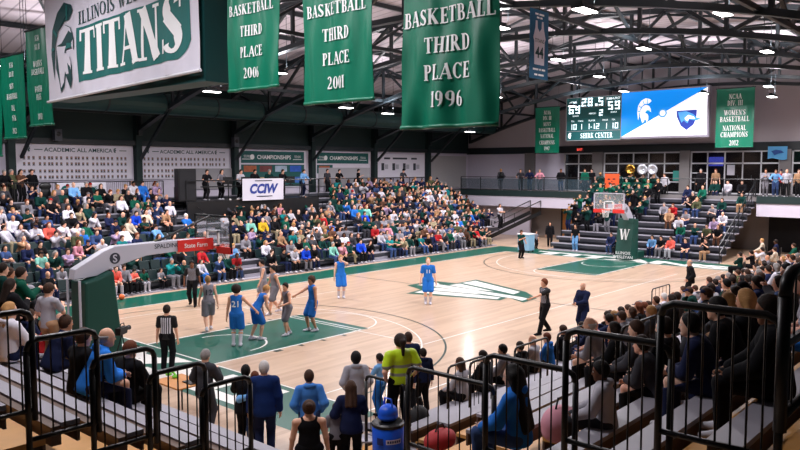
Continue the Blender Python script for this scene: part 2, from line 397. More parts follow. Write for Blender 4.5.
# end wall with the window bays (x = 27)
def wall_x(name, x, y0, y1, z0, z1, m, label, th=0.3):
    b = MB(); b.box((x, y0, z0), (x + th, y1, z1)); return struct(b.build(name, m), label)
wall_x('wall_right', 27, 10.6, 20.1, ZW, 6.55, M_WALL, 'pale lilac end wall beside the glass doors')
wall_x('wall_right_upper', 26.9, -21, 20.1, 6.55, 7.1, M_STEEL, 'dark beam over the window bays of the end wall', .5)
wall_x('wall_right_gable', 27.05, -21, 20.1, 7.1, 14.0, mat('gable_panel', srgb(186, 178, 184), .85, noise=.05, nscale=.8), 'shaded gable wall behind the scoreboard')
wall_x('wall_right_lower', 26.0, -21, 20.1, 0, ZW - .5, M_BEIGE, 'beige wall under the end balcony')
for (y0, y1) in ((13.2, 14.1), (7.2, 8.05), (0.62, 1.32), (-5.9, -5.2), (-12.6, -11.8)):
    wall_x('column', 26.75, y0, y1, ZW, 6.6, M_COLC, 'grey concrete pier between the window bays', .55)
wn = 0
M_GLASS = mat('dark_window_glass', srgb(10, 14, 20), 0.06, spec=0.6)
M_GLASS.node_tree.nodes['Principled BSDF'].inputs['Alpha'].default_value = 0.55
for (y0, y1, nx, doors) in ((8.05, 10.6, 2, True), (1.32, 7.2, 5, True), (-5.2, 0.62, 5, True), (-11.8, -5.9, 5, False)):
    wn += 1
    r = empty('window_%d' % wn, (27.05, (y0 + y1) / 2, ZW), 'white framed dark window bay number %s from the left on the end wall' % 'one two three four'.split()[wn - 1], 'window', None, 0, 'structure')
    hw = (y1 - y0) / 2; f = MB(); zt = 2.95
    f.box((-.06, -hw, 0), (.06, -hw + .09, zt)); f.box((-.06, hw - .09, 0), (.06, hw, zt)); f.box((-.06, -hw, zt - .1), (.06, hw, zt)); f.box((-.06, -hw, 0), (.06, hw, .08))
    f.box((-.05, -hw, 2.05), (.05, hw, 2.15))
    for i in range(1, nx): yy = -hw + 2 * hw * i / nx; f.box((-.05, yy - .04, 0), (.05, yy + .04, zt))
    for i in range(nx):
        if doors and i in (1, 2, 3): continue
        for zz in (0.75, 1.4): f.box((-.045, -hw + 2 * hw * i / nx, zz), (.045, -hw + 2 * hw * (i + 1) / nx, zz + .06))
    f.build('window_frame', M_MULL, r); g = MB(); g.box((-.01, -hw + .05, .05), (.01, hw - .05, zt - .05)); g.build('window_pane', M_GLASS, r)
    if doors:
        h = MB()
        for i in (1.2, 1.8): yy = -hw + 2 * hw * i / nx * 1.25; h.box((-.1, yy - .02, .9), (-.06, yy + .02, 1.3))
        h.build('door_handle', M_STEEL, r)
wall_x('wall_lounge', 30.2, -13, 12, ZW, 6.8, mat('lounge_wall', srgb(74, 62, 60), 0.8, noise=.2, nscale=.6), 'brownish lounge wall seen through the windows')
b = MB(); b.box((27.3, -13, ZW - .02), (30.5, 12, ZW + .01)); struct(b.build('floor_lounge', M_COLC), 'grey floor behind the windows')
b = MB(); b.box((27.3, -13, 6.8), (30.5, 12, 6.9)); struct(b.build('ceiling_lounge', mat('lounge_ceiling', srgb(90, 86, 86), .9)), 'lounge ceiling behind the windows')
for i, y in enumerate((-8.5, -2.3, 4.3, 9.4)):  # unseen lamps added to brighten the lounge interior
    r = empty('added_lounge_lamp', (28.9, y, 6.72), 'small added lamp brightening the lounge behind window bay %s from the right' % NTH[i], 'lamp', 'added lounge lamps')
    b = MB(); b.lathe([(.3, 0), (.3, .05), (.1, .08)], n=16); b.build('lamp_shade', M_MULL, r); L = bpy.data.lights.new('lounge_light', 'AREA'); L.shape = 'DISK'; L.size = .5; L.energy = 45; L.color = (1, .85, .72); obj('lounge_light', L, r, (0, 0, -.03))
# walkways
b = MB(); b.box((-29, 18.0, ZW - .35), (27, 20.1, ZW)); struct(b.build('floor_walkway', M_COLC), 'grey raised walkway behind the far stands')
b = MB(); b.box((23.3, -21, ZW - .3), (27, 20.1, ZW)); struct(b.build('floor_balcony', M_COLC), 'grey concourse balcony in front of the windows')
for (y0, y1) in ((6.6, 18.2), (-21, -4.9)):
    b = MB(); b.box((23.2, y0, ZW - .42), (23.32, y1, ZW + .04)); struct(b.build('trim_balcony', M_DARKWALL), 'dark green edge strip of the end balcony')
    b = MB(); b.box((23.25, y0, ZW - 1.22), (23.4, y1, ZW - .42)); struct(b.build('trim_fascia', M_WALL), 'pale fascia under the end balcony')
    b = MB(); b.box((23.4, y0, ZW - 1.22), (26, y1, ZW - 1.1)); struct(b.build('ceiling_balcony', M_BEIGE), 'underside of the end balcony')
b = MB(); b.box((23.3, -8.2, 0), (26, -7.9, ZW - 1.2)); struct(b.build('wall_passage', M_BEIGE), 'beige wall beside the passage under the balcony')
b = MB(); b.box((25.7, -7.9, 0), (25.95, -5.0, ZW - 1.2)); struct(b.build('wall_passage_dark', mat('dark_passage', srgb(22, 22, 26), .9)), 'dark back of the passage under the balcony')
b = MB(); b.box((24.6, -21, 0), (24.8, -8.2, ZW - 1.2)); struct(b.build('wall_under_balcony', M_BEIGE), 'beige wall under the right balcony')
b = MB(); b.box((24.6, 12.2, 0), (24.8, 20, ZW - 1.2)); struct(b.build('wall_under_balcony', M_WALL), 'pale wall under the left balcony')
# wooden double door under the balcony
dr = empty('door_1', (25.93, 9.0, 0), 'orange brown wooden double door under the end balcony', 'door', None, 0, 'structure')
b = MB(); b.box((-.08, -1.15, 0), (.05, -1.02, 2.3)); b.box((-.08, 1.02, 0), (.05, 1.15, 2.3)); b.box((-.08, -1.15, 2.2), (.05, 1.15, 2.32)); b.build('door_frame', M_STEEL, dr)
MW = mat('oak_door', srgb(186, 122, 60), .5, noise=.15, nscale=5)
for s in (-1, 1):
    b = MB(); b.box((-.05, min(s * .01, s * 1.02), 0.01), (.02, max(s * .01, s * 1.02), 2.2)); l = b.build('door_leaf', MW, dr)
    b = MB(); b.box((-.11, s * .1 - .02, .95), (-.05, s * .1 + .02, 1.2)); b.build('door_handle', M_BLACK, l)

# ------------------------------------------------------------------ vaulted roof and trusses
def zc(y): return 11.05 - 3.35 * (min(abs(y), 20) / 19.0) ** 2
def zr(y): return 13.15 - 3.0 * (min(abs(y), 21) / 20.0) ** 2
rm = bpy.data.materials.new('roof_deck'); rm.use_nodes = True; nt = rm.node_tree; bb = nt.nodes['Principled BSDF']; bb.inputs['Roughness'].default_value = .75
tc = nt.nodes.new('ShaderNodeTexCoord'); sx = nt.nodes.new('ShaderNodeSeparateXYZ'); nt.links.new(tc.outputs['Object'], sx.inputs[0])
fr = math_node(nt, 'FRACT', math_node(nt, 'MULTIPLY', sx.outputs['X'], 1.65)); gt = math_node(nt, 'GREATER_THAN', fr, 0.86)
mx = nt.nodes.new('ShaderNodeMix'); mx.data_type = 'RGBA'; nt.links.new(gt, mx.inputs['Factor']); mx.inputs[6].default_value = srgb(190, 180, 188); mx.inputs[7].default_value = srgb(150, 142, 150)
nt.links.new(mx.outputs[2], bb.inputs['Base Color'])
b = MB(); N = 48; V = []; F = []
for i in range(N + 1):
    y = -21.2 + 41.6 * i / N
    for x in (-29.2, 30.6): V.append((x, y, zr(y)))
for i in range(N): F.append((2 * i, 2 * i + 1, 2 * i + 3, 2 * i + 2))
o = len(V); V += [(x, y, z + .25) for x, y, z in V]; F += [tuple(reversed([k + o for k in f])) for f in F]
b.add(V, F); struct(b.build('ceiling', rm), 'pale ribbed barrel vaulted roof deck')
ys = np.linspace(-19.4, 19.4, 25)
TX = [-23.6, -17.2, -10.8, -4.4, 2.0, 8.4, 14.8, 21.2, 26.4]
def zt(y): return zr(y) - .32
for ti, x in enumerate(TX):
    r = empty('roof_truss', (x, 0, 0), 'dark steel bow truss spanning the hall, %s from the near end' % NTH[ti], 'roof truss', 'bow trusses under the roof')
    c = MB()
    for i in range(24): c.beam((0, ys[i], zc(ys[i])), (0, ys[i + 1] + .01, zc(ys[i + 1])), .3, .2)
    c.build('bottom_chord', M_STEEL, r); c = MB()
    for i in range(24): c.beam((0, ys[i], zt(ys[i])), (0, ys[i + 1] + .01, zt(ys[i + 1])), .3, .2)
    c.build('top_chord', M_STEEL, r)
    for i in range(0, 25, 2):
        c = MB(); c.beam((0, ys[i], zc(ys[i])), (0, ys[i], zt(ys[i])), .14, .14); c.build('upright', M_STEEL, r)
        if i < 24:
            a, q = (i, i + 2) if (i // 2) % 2 else (i + 2, i)
            d = MB(); d.beam((0, ys[a], zc(ys[a])), (0, ys[q], zt(ys[q])), .13, .13); d.build('diagonal_brace', M_STEEL, r)
    if x < 26:
        for s in (-1, 1):
            c = MB(); c.beam((0, s * 19.5, 5.9), (0, s * 16.3, zc(16.3)), .14, .14); c.build('knee_brace', M_STEEL, r)
            c = MB(); c.beam((0, s * 19.6, 7.2), (0, s * 19.6, zt(19.4)), .25, .25); c.build('end_post', M_STEEL, r)
py = [-18, -14.6, -11.3, -8.1, -4.85, -1.6, 1.6, 4.85, 8.1, 11.3, 14.6, 18]
for i, y in enumerate(py):
    b = MB(); b.beam((-29, y, zr(y) - .14), (30, y, zr(y) - .14), .12, .2)
    tag(b.build('roof_purlin', M_STEEL), 'long dark purlin under the roof, %s from the near side' % NTH[i], 'purlin', 'roof purlins')
# long sway frames between the trusses (V shaped) along the hall
for i, y in enumerate((-12.6, -4.9, 4.9, 12.9, 17.6)):
    r = empty('sway_frame', (0, y, 0), 'dark V-braced sway frame between trusses, %s from the near side' % NTH[i], 'roof brace', 'sway frames')
    c = MB(); c.beam((-23.6, 0, zc(y) + .05), (26.4, 0, zc(y) + .05), .12, .16); c.build('bottom_tie', M_STEEL, r)
    for k in range(len(TX) - 1):
        a, q = TX[k], TX[k + 1]; mxx = (a + q) / 2
        c = MB(); c.beam((a, 0, zt(y)), (mxx, 0, zc(y)), .11, .11); c.beam((q, 0, zt(y)), (mxx, 0, zc(y)), .11, .11); c.build('diagonal_brace', M_STEEL, r)
# flat X bracing just under the roof
for k, (xa, xb) in enumerate(((-17.2, -10.8), (-10.8, -4.4), (2.0, 8.4), (8.4, 14.8), (14.8, 21.2))):
    r = empty('cross_bracing', ((xa + xb) / 2, 0, 0), 'thin dark X shaped bracing rods under the roof deck, %s bay from the near end' % NTH[k], 'brace', 'roof cross bracing')
    for (ya, yb) in ((-14.6, -4.85), (4.85, 14.6), (-4.85, 4.85)):
        for sw in (0, 1):
            p, q = (ya, yb) if sw == 0 else (yb, ya)
            b = MB(); hw = (xb - xa) / 2 - .2; P = [Vector((-hw + 2 * hw * t / 6, p + (q - p) * t / 6, 0)) for t in range(7)]
            for i in range(6):
                A, B = P[i], P[i + 1]; b.beam((A.x, A.y, zt(A.y) - .12 - .05 * sw), (B.x, B.y, zt(B.y) - .12 - .05 * sw), .09, .09)
            b.build('rod', M_STEEL, r)
# long dark green duct along the far side
r = empty('air_duct', (0, 16.9, 8.75), 'long dark green air duct hung above the far stands', 'duct')
b = MB(); b.tube([(-28.5, 0, 0), (26, 0, 0)], .55, 16); b.build('duct_body', M_DUCT, r, smooth=False)
for x in np.arange(-27, 26, 3.2): b = MB(); b.tube([(x, 0, 0), (x + .08, 0, 0)], .58, 16); b.build('joint_ring', M_STEEL, r)
# high-bay lamps, some of them added to brighten banners and far bleachers
M_LAMP = mat('lamp_lens', srgb(255, 255, 255), emit=(1, .97, .95, 1), es=9.0)
for i, (x, y, z) in enumerate(LAMPS):
    u, v, _d = toPix((x, y, z))
    where = 'among the near trusses' if x < -6 else ('over centre court' if x < 9 else 'towards the scoreboard')
    r = empty('high_bay_lamp', (x, y, z), 'bright rectangular high bay lamp %s, %s of the roof lamps counted across' % (where, NTH[i]), 'lamp', 'high bay lamps under the roof')
    b = MB(); b.box((-.42, -.18, .02), (.42, .18, .1)); b.box((-.3, -.08, .1), (.3, .08, .2)); b.build('lamp_housing', M_STEEL, r)
    for s in (-1, 1):
        b = MB(); b.box((-.39, s * .09 - .07, -.01), (.39, s * .09 + .07, .02)); b.build('lamp_lens', M_LAMP, r)
    b = MB(); b.tube([(-.5, 0, .2), (-.5, 0, zr(y) - z + .01)], .012, 5); b.tube([(.5, 0, .2), (.5, 0, zr(y) - z + .01)], .012, 5); b.build('hanger', M_STEEL, r)
    L = bpy.data.lights.new('lamp_light', 'AREA'); L.shape = 'RECTANGLE'; L.size = .8; L.size_y = .34; L.energy = LAMP_W * (.5 if x < -20 else 1.0); L.color = (1, .955, .99); L.spread = rad(165)
    lo = obj('lamp_light', L, r, (0, 0, -.05))
    U = bpy.data.lights.new('added_roof_fill', 'AREA'); U.shape = 'RECTANGLE'; U.size = .8; U.size_y = .3; U.energy = L.energy * UPK; U.color = (1, .95, .98)  # upward fill added above the closed housing to brighten the roof deck
    uo = obj('added_roof_fill', U, r, (0, 0, .28)); uo.rotation_euler = (math.pi, 0, 0)
# ------------------------------------------------------------------ banners, signs, scoreboard, award boards
def helmet(x0, y0, s, flip=1):
    """side view of a crested helmet: list of (polygon, colour key)"""
    T = lambda P: [(x0 + flip * s * a, y0 + s * b) for a, b in P]
    crest = [(-.42, -.62), (-.5, -.1), (-.44, .4), (-.22, .72), (.1, .88), (.42, .78), (.5, .66), (.3, .5), (.05, .5), (-.2, .34), (-.32, .05), (-.36, -.3)]
    dome = [(-.3, -.34), (-.27, .06), (-.12, .32), (.12, .42), (.34, .34), (.46, .12), (.48, -.1), (.34, .0), (.12, -.02), (.06, -.12), (.22, -.2), (.3, -.34), (.3, -.6), (.2, -.78), (.06, -.5), (.0, -.72), (-.12, -.82), (-.2, -.6)]
    lines = [[(-.46, -.05), (-.33, -.02), (-.33, .03), (-.46, .02)], [(-.4, .36), (-.24, .22), (-.21, .26), (-.37, .42)], [(-.12, .66), (-.04, .46), (.01, .47), (-.07, .7)], [(.2, .8), (.2, .5), (.25, .5), (.26, .8)]]
    eye = [(.1, -.06), (.36, -.06), (.42, .02), (.2, .06)]
    return [(T(crest), 'c'), (T(dome), 'd')] + [(T(l), 'l') for l in lines] + [(T(eye), 'l')]

def fold_fn(seed, amp, wdt, hgt):
    r = random.Random(seed); ph = [r.uniform(0, 6) for _ in range(4)]; f1 = r.uniform(5, 8); f2 = r.uniform(9, 13)
    def f(p, q):
        t = (q / hgt + .5); k = amp * (0.35 + 0.9 * (1 - t))
        a = p / wdt * f1 * 2 + q * 1.1
        return k * (math.sin(a + ph[0]) + .55 * math.sin(p / wdt * f2 * 2 - q * 1.7 + ph[1]) + .4 * math.sin(q * 2.6 + p * 2 + ph[2]) + .3 * math.sin(p / wdt * 31 + q * 3.1 + ph[3]) + .25 * math.sin(p / wdt * 23 - q * 4.3 + ph[0]))
    return f
def subdiv(VF, step):
    """splits long strip quads so that lettering follows the folds"""
    V, F = VF; V = list(V); out = []
    def rec(q, d=0):
        a, b, c, e = (Vector(V[i]) for i in q)
        l1 = max((b - a).length, (c - e).length); l2 = max((c - b).length, (e - a).length)
        if d > 5 or max(l1, l2) < step: out.append(q); return
        if l1 >= l2:
            m1 = (a + b) / 2; m2 = (c + e) / 2; i = len(V); V.extend([tuple(m1), tuple(m2)]); rec((q[0], i, i + 1, q[3]), d + 1); rec((i, q[1], q[2], i + 1), d + 1)
        else:
            m1 = (b + c) / 2; m2 = (e + a) / 2; i = len(V); V.extend([tuple(m1), tuple(m2)]); rec((q[0], q[1], i, i + 1), d + 1); rec((i + 1, i, q[2], q[3]), d + 1)
    for f in F:
        if len(f) == 4: rec(tuple(f))
        else: out.append(tuple(f))
    return V, out
def banner(x, yl, yr, zb, zt_, lines, label, seed, m=None, lm=None, amp=.032, wscale=.8, T=.17, facex=-1, group='hanging green title banners', rod=True, size_k=1.0):
    """cloth banner hanging in a plane of constant x; (yl, yr) = its left and right ends as seen from the court's near end"""
    wd = yl - yr; ht = zt_ - zb; cy = (yl + yr) / 2; cz = (zb + zt_) / 2; fo = fold_fn(seed, amp, wd, ht)
    r = empty('title_banner', (x, cy, zb), label, 'banner', group)
    fn = lambda off: (lambda p, q: (facex * off + fo(p, q), -p, q + ht / 2))
    b = MB(); nx, nz = 64, 60; V = []; F = []
    for s in (0, 1):
        f = fn(0 if s == 0 else -.012)
        for i in range(nx + 1):
            for j in range(nz + 1): V.append(f(-wd / 2 + wd * i / nx, -ht / 2 + ht * j / nz))
    n1 = (nx + 1) * (nz + 1)
    for i in range(nx):
        for j in range(nz):
            a = i * (nz + 1) + j; q = (a, a + nz + 1, a + nz + 2, a + 1); F.append(q); F.append(tuple(n1 + k for k in reversed(q)))
    b.add(V, F); b.build('banner_cloth', m or M_FLAG, r, smooth=True)
    b = MB(); f = fn(.022)
    for (txt, yy, sz) in lines: put(b, subdiv(serif(txt, sz * size_k, wscale, T), .045), lambda p, q, yy=yy: f(p, q + yy))
    b.build('lettering', lm or M_LET, r)
    b = MB(); fl = fn(0)
    P = [fl(-wd / 2 + wd * i / 20, -ht / 2 + .03) for i in range(21)]; b.tube(P, .035, 6); b.build('bottom_hem', m or M_FLAG, r, smooth=True)
    if rod:
        b = MB(); b.tube([(0, -wd / 2 - .05, ht), (0, wd / 2 + .05, ht)], .03, 8); b.build('top_rod', M_STEEL, r)
        for s in (-1, 1):
            b = MB(); b.tube([(0, s * wd / 2 * .9, ht), (0, s * wd / 2 * .9, (zr(cy) if x > 0 else zc(cy)) - zb + .01)], .008, 5); b.build('hanging_cord', M_STEEL, r)
    return r
XB = -17.45
def big(ul, ur, vb, yr, seed, label, hgt, hs, sz, ws, amp=.034):
    a = at(ul, vb, 0, XB); c = at(ur, vb, 0, XB); zb = at((ul + ur) / 2, vb, 0, XB).z; st = hs[1] - hs[0]
    H = [hs[0], hs[1], hs[1] + st, hs[1] + st * 2.05, hs[1] + st * 3.1, hs[1] + st * 4.15]
    L = [(t, h - hgt / 2, sz) for t, h in zip((yr, 'PLACE', 'THIRD', 'BASKETBALL', "MEN'S", 'NCAA'), H)]
    banner(XB, a.y, c.y, zb, zb + hgt, L, label, seed, wscale=ws, T=.2, amp=amp)
big(402, 497, 128, '1996', 3, "large green banner reading MEN'S BASKETBALL THIRD PLACE 1996", 3.4, (.42, .81), .225, .95)
big(304, 373, 103, '2001', 5, "large green banner reading MEN'S BASKETBALL THIRD PLACE 2001", 3.3, (.34, .73), .2, .88, .02)
big(228, 280, 90, '2006', 8, "large green banner reading MEN'S BASKETBALL THIRD PLACE 2006", 3.2, (.32, .70), .19, .86, .018)
def small(ul, ur, vt, vb, lines, seed, label, x=XB, k=1, **kw):
    um = (ul + ur) / 2; a = at(ul, vb, 0, x); c = at(ur, vb, 0, x); zb = at(um, vb, 0, x).z; z1 = at(um, vt, 0, x).z
    return banner(x, a.y, c.y, zb, z1, [(t, y * (z1 - zb), s * (z1 - zb)) for t, y, s in lines], label, seed, amp=kw.pop('amp', .02), **kw)
small(29, 53, 27, 126, [('NCAA', .4, .055), ('DIV. III', .31, .055), ("WOMEN'S", .14, .06), ('BASKETBALL', .06, .06), ('FOURTH', -.12, .06), ('PLACE', -.2, .06), ('2011', -.4, .06)], 11, "narrow green banner reading WOMEN'S BASKETBALL FOURTH PLACE beside the TITANS banner", wscale=.62)
small(4, 26, 54, 139, [('NCAA', .38, .06), ('DIV. III', .27, .06), ("MEN'S", .13, .065), ('BASKETBALL', .01, .065), ('FINAL', -.13, .065), ('FOUR', -.25, .065), ('2012', -.4, .065)], 12, "narrow green banner reading MEN'S BASKETBALL FINAL FOUR, near the photo's left edge", wscale=.62)
small(-16, 3, 66, 157, [('NCAA', .38, .06), ('DIV. III', .27, .06)], 13, "green banner cut by the photo's left edge", wscale=.62)
small(535, 559, 107, 153, [('NCAA', .38, .08), ('DIV. III', .26, .08), ("MEN'S", .13, .08), ('BASKETBALL', .0, .085), ('NATIONAL', -.13, .085), ('CHAMPIONS', -.27, .085), ('1997', -.4, .08)], 14, "green banner reading MEN'S BASKETBALL NATIONAL CHAMPIONS 1997, beside the scoreboard", x=24.0, wscale=.62, amp=.012)
small(715, 753, 88, 147.5, [('NCAA', .36, .085), ('DIV. III', .25, .085), ("WOMEN'S", .09, .085), ('BASKETBALL', -.02, .085), ('NATIONAL', -.17, .085), ('CHAMPIONS', -.28, .085), ('2012', -.42, .085)], 15, "green banner reading WOMEN'S BASKETBALL NATIONAL CHAMPIONS 2012, beside the video screen", x=24.0, wscale=.72, amp=.012)
# retired jersey banner
r = empty('jersey_banner', tuple(at(538.5, 79, 1, -6.0)), 'small teal banner with a white number 44 jersey hung under the roof', 'banner')
MJ = mat('teal_cloth', srgb(30, 92, 128), .7, noise=.05)
b = MB(); b.box((-.56, -.012, 0), (.56, .012, 2.2)); b.build('banner_cloth', MJ, r)
b = MB(); J = [(-.3, .45), (-.32, 1.2), (-.38, 1.3), (-.26, 1.62), (-.24, 1.85), (-.14, 1.85), (-.12, 1.62), (0, 1.5), (.12, 1.62), (.14, 1.85), (.24, 1.85), (.26, 1.62), (.38, 1.3), (.32, 1.2), (.3, .45)]
b.prism(J, 1, -.02, -.013); b.build('jersey_print', M_FLAGW, r)
b = MB(); put(b, sans('44', .34, .03), lambda p, q: (p, -.024, .85 + q)); put(b, sans('TITANS', .12, .01), lambda p, q: (p, -.024, 1.22 + q)); b.build('number', M_NAVYLET, r)
b = MB()
for z_, ws in ((2.06, (.2, .3)), (1.95, (.16, .14)), (.3, (.34, .1, .22)), (.13, (.2, .34))):
    tot = sum(ws) + .05 * (len(ws) - 1); x_ = -tot / 2
    for w_ in ws: put(b, rect2(x_, z_ - .03, x_ + w_, z_ + .03), lambda p, q: (p, -.016, q)); x_ += w_ + .05
b.build('lettering', M_LET, r)
b = MB(); b.tube([(0, 0, 2.2), (0, 0, 4.6)], .012, 5); b.build('hanging_cord', M_STEEL, r)
# the big white team banner on its green box
P0 = at(52, 105, 0, XB); P1 = at(205, 74, 0, XB); yc = (P0.y + P1.y) / 2; wd = P0.y - P1.y; zb = 7.2; ht = 3.05
r = empty('team_banner', (XB, yc, zb), 'huge white banner with helmet logo reading ILLINOIS WESLEYAN TITANS', 'banner')
fo = fold_fn(21, .018, wd / 3, ht)
tilt = (P1.z - P0.z) / wd
b = MB(); V = []; F = []; nx, nz = 70, 26
for i in range(nx + 1):
    for j in range(nz + 1):
        p = -wd / 2 + wd * i / nx; q = ht * j / nz; V.append((fo(p, q - ht / 2) - .09, -p, q + tilt * p))
for i in range(nx):
    for j in range(nz): a = i * (nz + 1) + j; F.append((a, a + nz + 1, a + nz + 2, a + 1))
b.add(V, F); b.build('banner_cloth', M_FLAGW, r, smooth=True)
g = lambda off: (lambda p, q: (fo(p, q) - .09 - off, -p, q + ht / 2 + tilt * p))
b = MB()
GB = [(-1.9, -.98), (2.55, -.72), (2.95, -.5), (3.1, .0), (3.05, .62), (2.8, 1.02), (2.3, 1.1), (-1.5, .52), (-1.62, .3)]
def grid_poly(mbx, x0, x1, f0, f1, off, n=40):
    V = []; F = []
    for i in range(n + 1):
        p = x0 + (x1 - x0) * i / n
        for j in range(9): q = f0(p) + (f1(p) - f0(p)) * j / 8; V.append(g(off)(p, q))
    for i in range(n):
        for j in range(8): a = i * 9 + j; F.append((a, a + 9, a + 10, a + 1))
    mbx.add(V, F)
grid_poly(b, -1.7, 3.1, lambda p: -1.24 + max(0, p - 2.6) ** 2 * 1.3, lambda p: .04 + (max(0, p - 2.0) * .5 if p < 2.75 else .375 - (p - 2.75) ** 2 * 2.2), .008)
b.build('green_panel', M_TEALP, r)
b = MB()
for i, (c, xx, s) in enumerate((('T', -1.2, 1.06), ('I', -.6, 1.06), ('T', -.02, 1.08), ('A', .72, 1.08), ('N', 1.58, 1.1), ('S', 2.46, 1.2))):
    put(b, subdiv(serif(c, s, .98, .24), .12), lambda p, q, xx=xx, i=i: g(.018)(xx + p, q - .56 + (.06 if i == 5 else 0)))
b.build('team_lettering', M_LET, r)
b = MB(); put(b, subdiv(serif('ILLINOIS WESLEYAN', .3, 1.12, .16), .1), lambda p, q: g(.014)(p + .45, q + .24 + (.12 if p > 1.3 else .12 * (p + 2.5) / 3.8)))
b.build('small_lettering', M_NAVYLET, r)
b = MB(); c2 = MB(); c3 = MB()
for P, k in helmet(-2.45, -.3, 1.2, 1):
    (c2 if k == 'd' else (b if k == 'c' else c3)).add([g(.02 if k == 'c' else (.026 if k == 'd' else .032))(p, q) for p, q in P], [tuple(range(len(P)))])
# outline of the helmet
for P, k in helmet(-2.45, -.33, 1.3, 1):
    if k == 'd': b.add([g(.022)(p, q) for p, q in P], [tuple(range(len(P)))])
b.build('crest_logo', M_NAVYLET, r); c2.build('helmet_logo', M_FLAGW, r); c3.build('logo_line', M_TEALP, r)
b = MB(); b.box((.0, -wd / 2 - .02, -.12), (.62, wd / 2, ht), Matrix.Shear('XY', 4, (0, 0)) if False else None); b.build('backing_box', M_DUCT, r)
b = MB(); b.tube([(-.1, wd / 2, -tilt * wd / 2 - .03), (-.1, -wd / 2, tilt * wd / 2 - .03)], .035, 8); b.build('bottom_rod', M_MULL, r)
for s in (-.8, 0, .8):
    b = MB(); b.beam((.3, s * wd / 2, ht), (.3, s * wd / 2, ht + .9), .06, .06); b.build('hanger', M_STEEL, r)

# scoreboard (x = 24)
xs = 24.0; A = at(566.5, 97, 0, xs); B = at(621, 139, 0, xs); yL = A.y; yR = B.y; z0 = 7.38; z1 = 10.55; W_ = yL - yR
r = empty('scoreboard', (xs, (yL + yR) / 2, z0), 'dark green lit scoreboard showing 69 to 59 above the words SHIRK CENTER', 'scoreboard')
M_SB = mat('scoreboard_face', srgb(30, 104, 106), .5); M_DIG = mat('lit_digit', srgb(240, 250, 255), emit=srgb(225, 245, 250), es=1.1); M_RIM = mat('grey_rim', srgb(150, 155, 160), .5)
b = MB(); b.box((0, -W_ / 2, 0), (.3, W_ / 2, z1 - z0)); b.build('cabinet', M_SB, r)
b = MB()
for (a, c) in (((-W_ / 2, 0), (W_ / 2, .05)), ((-W_ / 2, z1 - z0 - .05), (W_ / 2, z1 - z0)), ((-W_ / 2, 0), (-W_ / 2 + .05, z1 - z0)), ((W_ / 2 - .05, 0), (W_ / 2, z1 - z0)), ((-W_ / 2, .68), (W_ / 2, .72))):
    b.box((-.03, a[0], a[1]), (.02, c[0], c[1]))
for a, c in (((-.95, 2.4), (1.0, 2.44)), ((-1.0, 2.4), (-.95, 3.1)), ((.95, 2.4), (1.0, 3.1))): b.box((-.03, a[0], a[1]), (.01, c[0], c[1]))
b.build('rim', M_RIM, r)
SEG = {'0': 'abcdef', '1': 'bc', '2': 'abged', '5': 'afgcd', '6': 'afgedc', '8': 'abcdefg', '9': 'abcdfg'}
def seg7(mbx, txt, cx, cz, h, w_, t):
    n = len(txt); adv = w_ * 1.45; x = cx - adv * (n - 1) / 2
    for ch in txt:
        if ch in '.:':
            for zz in ((-h / 2,) if ch == '.' else (-h * .2, h * .2)): mbx.add([(-.02, -(x + a), cz + zz + e) for a, e in ((-t, -t * .2), (t, -t * .2), (t, t * 1.6), (-t, t * 1.6))], [(0, 1, 2, 3)])
        for k in SEG.get(ch, ''):
            x0, x1, y0, y1 = {'a': (-w_ / 2, w_ / 2, h / 2 - t, h / 2), 'd': (-w_ / 2, w_ / 2, -h / 2, -h / 2 + t), 'g': (-w_ / 2, w_ / 2, -t / 2, t / 2), 'b': (w_ / 2 - t, w_ / 2, 0, h / 2), 'c': (w_ / 2 - t, w_ / 2, -h / 2, 0), 'f': (-w_ / 2, -w_ / 2 + t, 0, h / 2), 'e': (-w_ / 2, -w_ / 2 + t, -h / 2, 0)}[k]
            mbx.add([(-.02, -(x + a), cz + e) for a, e in ((x0, y0), (x1, y0), (x1, y1), (x0, y1))], [(0, 1, 2, 3)])
        x += adv * (.7 if ch in '.:' else 1)
b = MB(); seg7(b, '69', -1.5, 2.28, .58, .36, .1); seg7(b, '28.5', .0, 2.78, .58, .34, .1); seg7(b, '59', 1.6, 2.45, .58, .36, .1)
seg7(b, '2', .62, 1.98, .44, .28, .08); seg7(b, '10', -1.6, 1.02, .4, .24, .055); seg7(b, '1', -.98, 1.02, .4, .24, .055); seg7(b, '1', -.38, 1.02, .4, .24, .055); seg7(b, '12', .2, 1.02, .4, .24, .055); seg7(b, '1', .98, 1.02, .4, .24, .055); seg7(b, '10', 1.65, 1.02, .4, .24, .055)
b.build('digit', M_DIG, r)
b = MB()
for (t, x, z, s) in (('HOME', -1.62, 2.82, .15), ('ELMHURST', 1.55, 2.95, .15), ('FOULS', -.98, 1.44, .1), ('TOL', -1.62, 1.44, .1), ('PLAYER', -.08, 1.44, .11), ('FOULS', .95, 1.44, .1), ('TOL', 1.6, 1.44, .1), ('BONUS', -1.4, 1.82, .1), ('BONUS', 1.6, 1.98, .1), ('PERIOD', -.05, 1.95, .11), ('-', -.12, 1.02, .3)):
    put(b, sans(t, s, .01), lambda p, q, x=x, z=z: (-.02, -(x + p), z + q))
put(b, serif('SHIRK CENTER', .36, .78, .13), lambda p, q: (-.02, -(.28 + p), .36 + q))
for P, k in helmet(-1.85, .36, .27):
    if k != 'l': b.add([(-.02, -p, q) for p, q in P], [tuple(range(len(P)))])
b.build('lettering', M_DIG, r)
for s in (-1.2, 1.2):
    b = MB(); b.beam((.15, s, z1 - z0), (.15, s, zr((yL + yR) / 2 + s) - z0 + .05), .08, .08); b.build('hanger', M_STEEL, r)
